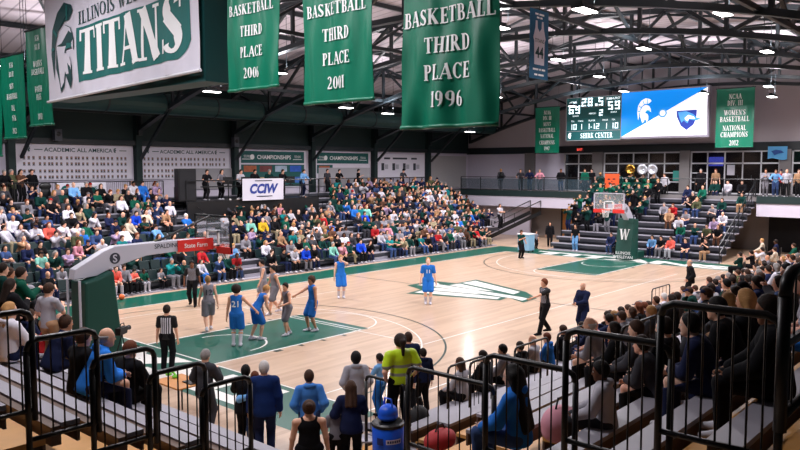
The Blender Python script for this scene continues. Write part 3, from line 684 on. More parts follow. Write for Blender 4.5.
# video screen
A = at(622, 95, 0, xs); B = at(706.5, 133, 0, xs); W_ = A.y - B.y; z0 = 7.55; H_ = 3.1
r = empty('video_screen', (xs, (A.y + B.y) / 2, z0), 'large lit video screen with white helmet logo on blue and blue bird logo on white', 'screen')
b = MB(); b.box((0, -W_ / 2 - .12, -.14), (.35, W_ / 2 + .02, H_ + .1)); b.build('screen_case', mat('lilac_case', srgb(150, 146, 160), .5), r)
em = lambda n, c, s: mat(n, c, .4, emit=c, es=s)
E_BLUE = em('screen_blue', srgb(0, 128, 222), .85); E_WH = em('screen_white', srgb(238, 236, 246), .9); E_TEAL = em('screen_teal', srgb(20, 160, 200), .85); E_NAVY = em('screen_navy', srgb(24, 52, 150), .8); E_SKY = em('screen_sky', srgb(70, 150, 215), .85)
sc_ = lambda d: (lambda p, q: (-.01 - d, -p, H_ / 2 + q)); hw, hh = W_ / 2, H_ / 2
b = MB(); b.add([sc_(0)(*p) for p in ((-hw, -hh), (hw, hh), (-hw, hh))], [(0, 1, 2)]); b.build('blue_half', E_BLUE, r)
b = MB(); b.add([sc_(0)(*p) for p in ((-hw, -hh), (hw, -hh), (hw, hh))], [(0, 1, 2)]); b.build('white_half', E_WH, r)
b = MB(); c2 = MB()
for P, k in helmet(-1.3, .2, 1.0): (b if k != 'l' else c2).add([sc_(.004 if k != 'l' else .008)(p, q) for p, q in P], [tuple(range(len(P)))])
b.build('helmet_logo', E_WH, r); c2.build('logo_line', E_TEAL, r)
def scr(P, m, d, n):
    b = MB(); b.add([sc_(d)(*p) for p in P], [tuple(range(len(P)))]); b.build(n, m, r)
scr([(.95, .1), (2.3, .12), (2.28, -.42), (2.1, -.85), (1.65, -1.2), (1.25, -.9), (1.1, -.55), (.98, -.3)], E_NAVY, .004, 'shield_logo')
scr([(1.05, .0), (1.6, .05), (2.05, -.15), (2.3, -.4), (2.6, -.48), (2.25, -.6), (1.8, -.5), (1.7, -.75), (1.45, -.55), (1.3, -.7), (1.15, -.35)], E_SKY, .008, 'bird_logo')
scr([(1.5, -.4), (1.75, -.2), (2.1, -.32), (2.2, -.48), (1.8, -.44), (1.72, -.62), (1.55, -.52)], E_WH, .012, 'bird_face')
b = MB(); b.add([sc_(.004)(.3 * math.cos(t / 12 * 6.283), .3 * math.sin(t / 12 * 6.283)) for t in range(12)], [tuple(range(12))]); b.build('round_badge', E_SKY, r)
b = MB(); b.add([sc_(.008)(.2 * math.cos(t / 12 * 6.283), .2 * math.sin(t / 12 * 6.283)) for t in range(12)], [tuple(range(12))]); b.build('badge_centre', E_WH, r)
for s in (-1.6, 1.6):
    b = MB(); b.beam((.2, s, H_), (.2, s, zr(3) - z0 + .05), .08, .08); b.build('hanger', M_STEEL, r)
# green plate and speakers on the beam
def wall_speaker(u, v, ax, val, lab):
    p = at(u, v, ax, val); r = empty('wall_speaker', tuple(p), lab, 'speaker')
    b = MB(); b.box((-.18, -.2, -.3), (.18, .14, .3)); b.build('speaker_box', mat('speaker_grey', srgb(70, 74, 84), .6), r)
    b = MB(); b.lathe([(.12, 0), (.06, .02), (.02, .02)], n=16, M=Matrix.Translation((0, -.2, .05)) @ Matrix.Rotation(rad(90), 4, 'X')); b.build('speaker_cone', M_BLACK, r)
for u, v in ((57, 135), (235, 142)): wall_speaker(u, v, 1, 19.62, 'small grey wall speaker on the dark beam above the %s' % ('left award boards' if u < 100 else 'gap before the green champions board'))

# award boards on the long wall
def board(u0, u1, zb, zt_, m, label, name='award_board'):
    a = at(u0, 160, 1, 20.0).x; c = at(u1, 160, 1, 20.0).x
    r = empty(name, ((a + c) / 2, 20.02, zb), label, 'board', None)
    b = MB(); b.box(((a - c) / 2, -.04, 0), ((c - a) / 2, .05, zt_ - zb)); b.build('board_panel', m, r)
    return r, c - a, zt_ - zb
M_BOARD = mat('board_white', srgb(222, 218, 230), .7); M_PRINT = mat('dark_print', srgb(52, 56, 66), .8, noise=.4, nscale=12); M_GBOARD = mat('board_green', srgb(8, 88, 86), .6)
M_SKIMG = mat('skin_print', srgb(160, 120, 105), .8, noise=.4, nscale=9)
pr = lambda p, q: (p, -.045, q)
for (u0, u1, who, cut) in ((16, 131.5, 'left', 9), (138, 229, 'second', 3.2)):
    r, wd, ht = board(u0, u1, 4.75, 6.6, M_BOARD, 'white award board headed ACADEMIC ALL AMERICA and small portraits, %s board from the left' % ('first' if who == 'left' else 'second'))
    b = MB(); put(b, sans('ACADEMIC ALL AMERICA', .2, .015), lambda p, q: pr(p * 1.12 + wd * .02, ht - .28 + q))
    for s in (-.37, .37):
        for P, k in helmet(s * wd - .18, ht - .28, .16):
            if k != 'l': put(b, poly2(P), pr)
        put(b, rect2(s * wd + .08, ht - .3, s * wd + .5, ht - .26), pr)
    b.build('board_lettering', M_NAVYLET, r)
    b = MB(); c2 = MB(); c3 = MB()
    nc = 24 if who == 'left' else 22
    for row in range(4):
        for k in range(nc):
            x = -wd / 2 + .3 + (wd - .6) * (k + .5) / nc + (.04 if k % 6 > 2 else -.04); z = ht - .68 - row * .31 - (.06 if row > 1 else 0)
            if who != 'left' and row > 1 and x > -wd / 2 + cut: continue
            put(c2, rect2(x - .055, z - .08, x + .055, z + .06), lambda p, q: (p, -.044, q)); put(b, rect2(x - .035, z - .02, x + .035, z + .05), lambda p, q: (p, -.047, q)); put(c3, rect2(x - .07, z - .12, x + .07, z - .1), pr)
    b.build('portrait_face_print', M_SKIMG, r); c2.build('portrait_print', M_PRINT, r); c3.build('caption_print', M_PRINT, r)
for (u0, u1, who, full) in ((237.5, 305.5, 'with four photos', 1), (314, 369.5, 'half filled', 0)):
    r, wd, ht = board(u0, u1, 4.1, 6.55, M_BOARD, 'green headed board reading CHAMPIONSHIPS, %s, on the far wall' % who)
    b = MB(); put(b, rect2(-wd / 2 + .25, ht - .85, wd / 2 - .15, ht - .08), lambda p, q: (p, -.043, q))
    if full: put(b, rect2(-wd / 2 + .25, .05, wd / 2 - .15, ht - .95), lambda p, q: (p, -.043, q))
    else: put(b, rect2(-wd / 2 + .25, ht - 1.55, -wd / 2 + 1.75, ht - .95), lambda p, q: (p, -.043, q))
    b.build('green_field', M_GBOARD, r)
    b = MB(); put(b, sans('CHAMPIONSHIPS', .26, .02), lambda p, q: (p + .1, -.048, ht - .46 + q))
    for s in (-1, 1): put(b, serif('TITANS', .16, .8), lambda p, q: (p + s * wd * .37, -.048, ht - .42 + q)); put(b, rect2(s * wd * .37 - .4, ht - .62, s * wd * .37 + .4, ht - .58), lambda p, q: (p, -.048, q))
    b.lathe([(.17, 0), (.17, .004), (.01, .004)], n=14, M=Matrix.Translation((-1.7, -.045, ht - .46)) @ Matrix.Rotation(rad(90), 4, 'X'))
    b.build('board_lettering', M_LET, r)
    cols = [srgb(176, 96, 60), srgb(120, 60, 60), srgb(170, 190, 210), srgb(40, 90, 190), srgb(60, 60, 70), srgb(190, 170, 130), srgb(40, 60, 60), srgb(60, 110, 190)]
    for k in range(8 if full else 1):
        x = -wd / 2 + .95 + (k % 4) * (wd - .6) / 4; z = ht - 1.22 - (k // 4) * .75
        b = MB(); put(b, rect2(x - .5, z - .2, x + .5, z + .2), lambda p, q: (p, -.05, q)); b.build('team_photo', mat('photo_%d' % k, cols[k], .6, noise=.5, nscale=5), r)
r, wd, ht = board(374.5, 424, 4.6, 6.45, M_BOARD, 'white award board with four dark player pictures beside the far corner')
b = MB()
for x_, w_ in ((-1.9, .7), (-.9, 1.7), (1.3, .7)): put(b, rect2(x_, ht - .4, x_ + w_, ht - .26), pr)
b.build('heading_print', M_PRINT, r)
for k in range(4):
    x = -wd / 2 + .9 + k * 1.25
    b = MB(); put(b, rect2(x - .16, ht - 1.25, x + .16, ht - .7), pr); b.build('player_picture', M_PRINT, r)
    b = MB(); put(b, rect2(x + .22, ht - 1.15, x + .6, ht - .8), pr); b.build('caption_print', mat('caption_grey', srgb(170, 170, 180), .8), r)
# blank grey block wall panels beside the boards
b = MB(); c = at(190, 160, 1, 20.0).x; b.box((c, 19.97, 4.1), (2.0, 20.06, 5.35)); tag(b.build('blank_panel', mat('panel_grey', srgb(158, 156, 160), .8)), 'blank grey wall panel under the second award board', 'panel')
b = MB(); b.box((9.3, 19.95, 4.1), (14.5, 19.985, 5.4)); tag(b.build('blank_panel', mat('panel_grey2', srgb(176, 174, 180), .8)), 'blank pale panel below the half filled CHAMPIONSHIPS board', 'panel')
b = MB(); b.box((21.7, 20.0, ZW + .1), (26.7, 20.06, 6.4)); tag(b.build('blank_panel', mat('panel_brick', srgb(168, 166, 168), .85, noise=.05, nscale=5)), 'blank grey block panel at the far corner of the long wall', 'panel')
# exit sign on the beam, blue flag in the right window, letters on fascia
p = at(580, 149.5, 0, 26.85); r = empty('exit_sign', tuple(p), 'small red exit sign over the glass doors', 'sign'); b = MB(); b.box((-.05, -.3, -.14), (.05, .3, .14)); b.build('sign_case', mat('exit_case', srgb(120, 60, 60), .5), r)
b = MB(); put(b, sans('EXIT', .16, .01), lambda q, s: (-.055, -q, s)); b.build('lettering', mat('exit_red', srgb(255, 90, 80), emit=srgb(255, 80, 70), es=1.5), r)
a = at(768, 146.5, 0, 26.6); c = at(787, 159, 0, 26.6)
r = empty('team_flag', (26.6, (a.y + c.y) / 2, c.z), 'light blue flag with bird emblem hung in the right window bay', 'flag')
fw = a.y - c.y; fh = a.z - c.z; fo2 = fold_fn(31, .015, fw, fh); b = MB(); V = []; F = []
for s in (0, 1):
    for i in range(21):
        for j in range(13): p = -fw / 2 + fw * i / 20; q = fh * j / 12 - .06 * math.sin(p * 5) * (1 - j / 12); V.append((fo2(p, q - fh / 2) + s * .01, -p, q))
for s in (0, 1):
    for i in range(20):
        for j in range(12): k = s * 273 + i * 13 + j; F.append((k, k + 13, k + 14, k + 1))
b.add(V, F); b.build('flag_cloth', mat('sky_blue_cloth', srgb(92, 170, 222), .7), r, smooth=True)
b = MB(); put(b, poly2([(-.45, .35), (-.1, .5), (.3, .4), (.5, .2), (.1, .12), (-.2, -.05), (-.3, .15)]), lambda p, q: (-.05, -p * fw * .7, fh / 2 + (q - .2) * fh * .8)); b.build('emblem', mat('flag_navy', srgb(40, 80, 150), .7), r)
# lit lounge screen and posters behind the windows
a = at(708, 157, 0, 29.9); c = at(722, 166, 0, 29.9); b = MB(); b.box((29.9, c.y, c.z), (30.21, a.y, a.z)); tag(b.build('lounge_television', em('violet_screen', srgb(90, 100, 235), 1.6)), 'small violet lit television behind the second window bay', 'television')
a = at(731, 170, 0, 27.0); b = MB(); b.box((26.96, a.y - .25, a.z - .35), (26.99, a.y + .25, a.z + .35)); tag(b.build('door_notice', M_FLAGW), 'white paper notice taped to the glass door', 'notice')
a = at(678, 175, 0, 27.0); b = MB(); b.box((26.96, a.y - .45, a.z - .4), (26.99, a.y + .35, a.z + .3)); tag(b.build('window_poster', mat('teal_poster', srgb(40, 130, 120), .6)), 'teal poster in the corner of the first wide window bay', 'poster')
# ------------------------------------------------------------------ stands, seats and rails
# a stand is a set of rows: deck height z_k, row front f_k measured away from the court
class Stand:
    def __init__(s, name, front, sign, axis, dep, rise, n, z0=0.0): s.__dict__.update(name=name, front=front, sign=sign, axis=axis, dep=dep, rise=rise, n=n, z0=z0)
    def f(s, k): return s.front + s.sign * s.dep * k       # front edge of row k
    def z(s, k): return s.z0 + s.rise * k                   # deck level of row k
    def pel(s, k): return s.f(k) + s.sign * s.dep * .62     # where the sitter's pelvis is
FAR = Stand('far', 10.15, 1, 1, .715, .33, 11, 0.05)
NEAR = Stand('near', -9.1, -1, 1, .82, .31, 11, 0.05)
LEFT = Stand('left', -16.75, -1, 0, .69, .30, 11, 0.05)
RIGHT = Stand('right', 16.95, 1, 0, .72, .36, 10, 0.05)
def build_stand(S, ranges, label, name, deckm, seatm, risem, plank=True, seat_from=0):
    r = empty(name, (0, 0, 0), label, 'bleachers')
    for k in range(S.n):
        a, b_ = ranges(k); f0 = S.f(k); f1 = S.f(k) + S.sign * S.dep; z = S.z(k)
        def bx(mbx, lo, hi, z0, z1):
            lo, hi = sorted((lo, hi))
            mbx.box((a, lo, z0), (b_, hi, z1)) if S.axis == 1 else mbx.box((lo, a, z0), (hi, b_, z1))
        m = MB(); bx(m, f0, f1, z - .06, z); m.build('foot_deck', deckm, r)
        m = MB(); bx(m, f0, f0 + S.sign * .03, max(0, z - S.rise), z - .06); m.build('riser_board', risem, r)
        if plank and k >= seat_from:
            p0 = S.f(k) + S.sign * S.dep * .50; p1 = p0 + S.sign * (.19 if S is LEFT else .27)
            m = MB(); bx(m, p0, p1, z + .37, z + .42); m.build('seat_plank', seatm, r)
            m = MB(); bx(m, p0 + S.sign * .005, p0 + S.sign * .035, z + .19, z + .37); m.build('front_board', risem, r)
            m = MB(); bx(m, p1 - S.sign * (-.002 if S is LEFT else .035), p1 + S.sign * (.10 if S is LEFT else -.005), z + .2, z + (.395 if S is LEFT else .37)); m.build('back_board', risem, r)
    return r
AISLES = [(-4.2, -2.9), (4.9, 6.1), (-15.4, -14.2), (14.6, 15.6)]
build_stand(FAR, lambda k: (-23, 20.5 if k > 2 else 17.0), 'long grey far side bleachers filled with spectators', 'bleacher', M_GREY, M_GREY, M_RISER)
build_stand(RIGHT, lambda k: (-4.75, 6.1), 'grey plank bleachers behind the far basket', 'bleacher', M_GREY, M_GREY, M_RISER)
def left_rng(k): return (-11.6 if k > 3 else (-5.5 if k == 3 else 1.3), 9.6)
build_stand(LEFT, left_rng, 'near end bleachers with grey seat planks and plywood decks behind the near basket', 'bleacher', M_PLY, M_GREY, M_BROWN)
def near_rng(k): return ((-16.3, 17.0) if k < 4 else ((-17.7, 17.0) if k < 7 else (-20.1, 17.0)))
build_stand(NEAR, near_rng, 'near sideline bleachers with grey planks and plywood decks in the right foreground', 'bleacher', M_PLY, M_GREY, M_BROWN)
# concourse deck at the near corner where the photograph is taken from
b = MB(); b.box((-29, -21, ZW - .3), (-24.8, 20.1, ZW)); struct(b.build('floor_walkway', M_COLC), 'raised concourse behind the near end bleachers')
b = MB(); b.box((-24.8, -21, ZW - .3), (23.3, -18.65, ZW)); struct(b.build('floor_walkway', M_COLC), 'raised concourse behind the near sideline bleachers')
# aisle steps in the far stands
for i, (a, c) in enumerate(AISLES[:2]):
    r = empty('aisle_steps', ((a + c) / 2, 0, 0), 'grey aisle steps with a centre handrail in the far stands, %s of two' % ('left' if i == 0 else 'right'), 'steps', 'far stand aisles')
    h = (c - a) / 2
    for k in range(FAR.n):
        m = MB(); m.box((-h, FAR.f(k) + .33, FAR.z(k)), (h, FAR.f(k) + .715, FAR.z(k) + .165)); m.build('step', M_GREY, r)
    for k in range(3, 11, 3):
        y0 = FAR.f(k) + .1; z0 = FAR.z(k); m = MB(); m.tube([(0, y0, z0), (0, y0, z0 + .9), (0, y0 + .9, z0 + 1.3), (0, y0 + .9, z0 + .42)], .022, 6); m.build('handrail', M_BLACK, r)
# individual green chairs in the lower rows of the far stands
def make_seat():
    r = empty('stadium_seat', (0, 0, 0), 'x', 'seat')
    m = MB(); m.prism([(-.05, .40), (.38, .43), (.40, .47), (.36, .48), (-.03, .455)], 0, -.235, .235); m.build('seat', M_SEAT, r, bevel=.012)
    m = MB(); m.prism([(-.05, .46), (-.13, .86), (-.17, .87), (-.19, .84), (-.10, .44)], 0, -.235, .235); m.build('backrest', M_SEAT, r, bevel=.015)
    for s in (-1, 1):
        m = MB(); m.beam((s * .2, -.08, .46), (s * .2, .05, .37), .03, .05); m.build('bracket', M_BLACK, r)
    return r
seat_proto = make_seat(); SEATS_USED = [0]
def place_seat(x, y, z, label, group):
    o = seat_proto if SEATS_USED[0] == 0 else copy_tree(seat_proto); SEATS_USED[0] += 1
    o.location = (x, y, z); o.rotation_euler = (0, 0, math.pi); o['label'] = label; o['group'] = group; o['category'] = 'seat'
# guard rails
def guard_rail(P, Q, zt_, h, n, label, group, rr=.024, corner=.1, drop=0.0, mid=False):
    """level rail panel between two ground points P, Q (x, y): bent top tube with its two posts, bottom bar, balusters"""
    P = Vector((P[0], P[1], 0)); Q = Vector((Q[0], Q[1], 0)); L = (Q - P).length; d = (Q - P).normalized()
    r = empty('guard_rail', (P.x, P.y, zt_ - h), label, 'railing', group)
    loc = lambda s, z: d * s + Vector((0, 0, z))
    m = MB(); m.tube([loc(0, h - corner), loc(corner * .3, h - corner * .3), loc(corner, h), loc(L - corner, h), loc(L - corner * .3, h - corner * .3), loc(L, h - corner)], rr, 8); m.build('top_rail', M_BLACK, r, smooth=True)
    for s in (0, L):
        m = MB(); m.tube([loc(s, -drop), loc(s, h - corner)], rr, 8); m.build('post', M_BLACK, r, smooth=True)
    m = MB(); m.tube([loc(0, .1), loc(L, .1)], rr * .8, 6); m.build('bottom_rail', M_BLACK, r, smooth=True)
    if mid:
        m = MB(); m.tube([loc(0, h * .55), loc(L, h * .55)], rr * .8, 6); m.build('middle_rail', M_BLACK, r)
    for i in range(1, n + 1):
        s = L * i / (n + 1); m = MB(); m.tube([loc(s, .1), loc(s, h)], .009, 5); m.build('baluster', M_BLACK, r)
    return r
# left foreground: stepped panels along the near end of the left bleachers (plane y = -11.62)
YL = -11.66
for i, (u0, u1, v) in enumerate(((-45, 31, 310), (25, 96, 329), (91, 154, 347), (148, 205, 362), (201, 250, 375.5))):
    q = at(u1, v, 1, YL); p = at(u0, v, 1, YL)
    guard_rail((p.x, YL), (q.x, YL), q.z, 1.06, 5, 'black rail panel at the left bleacher end, %s from the photographer' % NTH[i], 'left foreground rail panels', rr=.03)
# right foreground: stepped panels at the left end of the near sideline bleachers
for i, (D, u0, u1, v1) in enumerate(((9.4, 366, 405, 385), (7.0, 408, 494, 386.5), (6.2, 486, 576, 372), (5.8, 566, 672, 346), (5.5, 660, 783, 317))):
    xx = CAM[0] + D; p = at(u0, 350, 0, xx); q = at(u1, v1, 0, xx)
    guard_rail((xx, p.y), (xx, q.y), q.z, 1.1, 7, 'black rail panel at the right bleacher end, %s from the court' % NTH[i], 'right foreground rail panels', rr=.03, drop=.3)
# rails of the aisle further into the near sideline stand
for i, (u0, u1, v, k) in enumerate(((448, 484, 356, 1), (470, 492, 352, 2), (557, 592, 372, 2), (622, 657, 322, 6), (515, 548, 338, 2))):
    y = NEAR.f(k); p = at(u0, v, 1, y); q = at(u1, v, 1, y)
    if abs(q.x - p.x) < .5: q.x = p.x + .9
    guard_rail((p.x, y), (q.x, y), NEAR.z(k) + 1.05, 1.05, 4, 'short black aisle rail among the near spectators, %s of five' % NTH[i], 'near aisle rails', rr=.024)
# thick post rail on the concourse at the photo's right edge
p = at(778, 272, 1, -17.45); guard_rail((p.x, -17.5), (p.x + 2.2, -17.5), 4.66, 1.1, 7, 'thick black handrail with a tall post beside the right edge', 'concourse rail', rr=.045, corner=.16, mid=True)
# low fence by the court on the right (small hooped barrier)
p = at(652, 292, 1, -8.3); guard_rail((p.x, -8.3), (p.x + 1.6, -8.3), 1.1, 1.1, 4, 'small black hooped barrier at the court edge before the near spectators', 'court barriers')
# walkway railing behind the far stands
def long_rail(P, Q, z, label, n, group, panel=None, h=1.07):
    P = Vector((P[0], P[1], z)); Q = Vector((Q[0], Q[1], z)); L = (Q - P).length; d = (Q - P).normalized(); r = empty('guard_rail', tuple(P), label, 'railing', group)
    loc = lambda s, zz: d * s + Vector((0, 0, zz))
    m = MB(); m.tube([loc(0, h), loc(L, h)], .03, 6); m.build('top_rail', M_BLACK, r)
    m = MB(); m.tube([loc(0, .1), loc(L, .1)], .02, 6); m.build('bottom_rail', M_BLACK, r)
    k = max(2, int(L / 1.8))
    for i in range(k + 1):
        m = MB(); m.beam(loc(L * i / k, 0), loc(L * i / k, h), .05, .05, up=(1, 0, 0)); m.build('post', M_BLACK, r)
    if n:
        m = MB()
        for i in range(1, n): m.beam(loc(L * i / n, .1), loc(L * i / n, h), .014, .014, up=(1, 0, 0))
        o = m.build('baluster_grille', M_BLACK, r); o['kind'] = 'stuff'
    if panel:
        m = MB(); m.beam(loc(.05, .55), loc(L - .05, .55), .012, .8); m.build('infill_panel', panel, r)
    return r
YW = 17.95
M_MESHP = mat('dark_glass_panel', srgb(60, 78, 88), .3); M_MESHP.node_tree.nodes['Principled BSDF'].inputs['Alpha'].default_value = .45
x0 = at(19, 180, 1, YW).x; x1 = at(163, 180, 1, YW).x
long_rail((x0 - 8, YW), (x1, YW), ZW, 'black barred railing on the walkway above the left far spectators', 150, 'far walkway railings')
x2 = at(319, 180, 1, YW).x; x3 = at(425, 180, 1, YW).x
long_rail((x2, YW), (x3, YW), ZW, 'black barred railing on the walkway below the half filled CHAMPIONSHIPS board', 90, 'far walkway railings')
long_rail((23.3, 18.0), (23.3, 6.3), ZW, 'black railing with dark glass panels along the left end balcony', 0, 'end balcony railings', M_MESHP)
long_rail((23.3, 6.2), (23.3, -4.7), ZW, 'black railing along the top of the far end bleachers', 0, 'end balcony railings')
long_rail((23.3, -4.8), (23.3, -16), ZW, 'black barred railing along the right end balcony', 110, 'end balcony railings')
# sloping stair rail at the right end of the far end bleachers
r = empty('stair_rail', (0, -4.85, 0), 'black sloping stair rail at the right end of the far end bleachers', 'railing')
m = MB(); m.tube([(16.9, 0, 1.05), (23.2, 0, 4.6)], .035, 6); m.build('top_rail', M_BLACK, r)
m = MB(); m.tube([(16.9, 0, .55), (23.2, 0, 4.1)], .025, 6); m.build('middle_rail', M_BLACK, r)
for i in range(9):
    t = i / 8; m = MB(); m.tube([(16.9 + 6.3 * t, 0, 3.55 * t), (16.9 + 6.3 * t, 0, 1.05 + 3.55 * t)], .025, 6); m.build('post', M_BLACK, r)
# stair from the far stand's right end up to the balcony
r = empty('stair_rail', (20.9, 13.2, 0), 'dark sloping stair rails rising to the balcony beside the far spectators', 'railing')
for dy in (0, .9):
    m = MB(); m.tube([(-.6, dy, 1.0), (2.3, dy - 2.8, 2.9)], .04, 6); m.build('top_rail', M_BLACK, r); m = MB(); m.beam((-.6, dy, .1), (2.3, dy - 2.8, 2.0), .1, .28); m.build('stringer', M_BLACK, r)
    for t in (0, .5, 1):
        m = MB(); m.tube([(-.6 + 2.9 * t, dy - 2.8 * t, 1.9 * t), (-.6 + 2.9 * t, dy - 2.8 * t, 1 + 1.9 * t)], .025, 6); m.build('post', M_BLACK, r)
# ------------------------------------------------------------------ people: one continuous skin per body, clothing and hair as children
class SDF:
    def __init__(s): s.p = []; s.cuts = []
    def cap(s, a, b, ra, rb=None, k=.02): s.p.append(('c', np.array(a, float), np.array(b, float), ra, ra if rb is None else rb, k))
    def ell(s, c, r, R=None, k=.03): s.p.append(('e', np.array(c, float), np.array(r, float), None if R is None else np.array(R, float), k))
    def cut(s, n, d): s.cuts.append((np.array(n, float), d))        # keeps n.p <= d
    def bounds(s):
        lo = np.full(3, 1e9); hi = -lo
        for p in s.p:
            if p[0] == 'c':
                r = max(p[3], p[4]); lo = np.minimum(lo, np.minimum(p[1], p[2]) - r); hi = np.maximum(hi, np.maximum(p[1], p[2]) + r)
            else:
                r = p[2].max(); lo = np.minimum(lo, p[1] - r); hi = np.maximum(hi, p[1] + r)
        return lo, hi
    @staticmethod
    def d1(p, X, Y, Z):
        if p[0] == 'c':
            a, b = p[1], p[2]; ab = b - a; L = max(ab @ ab, 1e-9); x, y, z = X - a[0], Y - a[1], Z - a[2]
            t = np.clip((x * ab[0] + y * ab[1] + z * ab[2]) / L, 0, 1)
            return np.sqrt((x - t * ab[0]) ** 2 + (y - t * ab[1]) ** 2 + (z - t * ab[2]) ** 2) - (p[3] + t * (p[4] - p[3]))
        c, r, R = p[1], p[2], p[3]; x, y, z = X - c[0], Y - c[1], Z - c[2]
        if R is not None: x, y, z = (R[0, 0] * x + R[0, 1] * y + R[0, 2] * z), (R[1, 0] * x + R[1, 1] * y + R[1, 2] * z), (R[2, 0] * x + R[2, 1] * y + R[2, 2] * z)
        k0 = np.sqrt((x / r[0]) ** 2 + (y / r[1]) ** 2 + (z / r[2]) ** 2); k1 = np.sqrt((x / r[0] ** 2) ** 2 + (y / r[1] ** 2) ** 2 + (z / r[2] ** 2) ** 2) + 1e-9
        return k0 * (k0 - 1) / k1
    def mesh(s, h):
        lo, hi = s.bounds(); lo = lo - 2.2 * h; hi = hi + 2.2 * h; n = np.ceil((hi - lo) / h).astype(int) + 1
        ax = [lo[i] + h * np.arange(n[i]) for i in range(3)]
        F = np.full(n, .15, np.float32)
        for p in s.p:
            if p[0] == 'c': r = max(p[3], p[4]); l = np.minimum(p[1], p[2]) - r; u = np.maximum(p[1], p[2]) + r
            else: r = p[2].max(); l = p[1] - r; u = p[1] + r
            k = p[-1]; pad = k + 2 * h
            i0 = np.maximum(0, np.floor((l - pad - lo) / h).astype(int)); i1 = np.minimum(n, np.ceil((u + pad - lo) / h).astype(int) + 1)
            sl = tuple(slice(i0[i], i1[i]) for i in range(3)); X, Y, Z = np.meshgrid(*(ax[i][sl[i]] for i in range(3)), indexing='ij', sparse=True)
            d = s.d1(p, X, Y, Z); A = F[sl]; hh = np.clip(.5 + .5 * (A - d) / k, 0, 1); F[sl] = A * (1 - hh) + d * hh - k * hh * (1 - hh)
        if s.cuts:
            X, Y, Z = np.meshgrid(*ax, indexing='ij', sparse=True)
            for nn, d in s.cuts: F = np.maximum(F, X * nn[0] + Y * nn[1] + Z * nn[2] - d)
        S = F < 0; c = S[:-1, :-1, :-1].astype(np.int8)
        tot = sum(S[i:n[0] - 1 + i, j:n[1] - 1 + j, k:n[2] - 1 + k].astype(np.int8) for i in (0, 1) for j in (0, 1) for k in (0, 1))
        act = (tot > 0) & (tot < 8); idx = np.argwhere(act); m = len(idx); cell = np.full(act.shape, -1, np.int64); cell[act] = np.arange(m)
        acc = np.zeros((m, 3)); cnt = np.zeros(m)
        cor = [(i, j, k) for i in (0, 1) for j in (0, 1) for k in (0, 1)]
        val = {q: F[idx[:, 0] + q[0], idx[:, 1] + q[1], idx[:, 2] + q[2]] for q in cor}
        for a in cor:
            for e in range(3):
                if a[e]: continue
                b = list(a); b[e] = 1; b = tuple(b); va, vb = val[a], val[b]; x = (va < 0) != (vb < 0)
                t = np.where(x, va / np.where(x, va - vb, 1), 0); P = np.tile(np.array(a, float), (m, 1)); P[:, e] += t
                acc += P * x[:, None]; cnt += x
        V = lo + h * (idx + acc / cnt[:, None]); Q = []
        for e in range(3):
            o1, o2 = [(1, 2), (2, 0), (0, 1)][e]
            a = S.take(range(n[e] - 1), e); b = S.take(range(1, n[e]), e); ed = np.argwhere(a != b)
            if not len(ed): continue
            ok = (ed[:, o1] > 0) & (ed[:, o2] > 0) & (ed[:, o1] < n[o1] - 1) & (ed[:, o2] < n[o2] - 1); ed = ed[ok]
            ins = a[tuple(ed.T)]
            def g(d1, d2): q = ed.copy(); q[:, o1] -= d1; q[:, o2] -= d2; return cell[tuple(q.T)]
            f = np.stack([g(1, 1), g(0, 1), g(0, 0), g(1, 0)], 1); f[~ins] = f[~ins][:, ::-1]; Q.append(f)
        return V, np.concatenate(Q)
def np_mesh(name, V, Q, mats, extra=None):
    me = bpy.data.meshes.new(name); nv, nf = len(V), len(Q); ev, ef = ([], []) if extra is None else (extra.v, extra.f)
    if extra is not None and ev:
        o = nv; VV = [tuple(v) for v in V] + ev; FF = [tuple(int(i) for i in q) for q in Q] + [tuple(i + o for i in f) for f in ef]
        me.from_pydata(VV, [], FF); me.polygons.foreach_set('material_index', [0] * nf + extra.mi)
    else:
        me.vertices.add(nv); me.vertices.foreach_set('co', V.astype(np.float32).ravel()); me.loops.add(nf * 4); me.loops.foreach_set('vertex_index', Q.astype(np.int32).ravel())
        me.polygons.add(nf); me.polygons.foreach_set('loop_start', np.arange(0, nf * 4, 4, dtype=np.int32)); me.polygons.foreach_set('loop_total', np.full(nf, 4, np.int32))
    me.update(calc_edges=True)
    for m in mats: me.materials.append(m)
    me.polygons.foreach_set('use_smooth', [True] * len(me.polygons))
    return me
vec = lambda *a: np.array(a, float)
nrm = lambda a: a / (np.linalg.norm(a) + 1e-9)
def rot(axis, a): return np.array(Matrix.Rotation(a, 3, axis))
def ik(A, B, l1, l2, pole):
    d = B - A; L = np.linalg.norm(d)
    if L > (l1 + l2) * .999: B = A + d * ((l1 + l2) * .999 / L); d = B - A; L = np.linalg.norm(d)
    u = d / L; x = (l1 * l1 - l2 * l2 + L * L) / (2 * L); h = math.sqrt(max(l1 * l1 - x * x, 0)); p = pole - u * (pole @ u); return A + u * x + nrm(p) * h, B
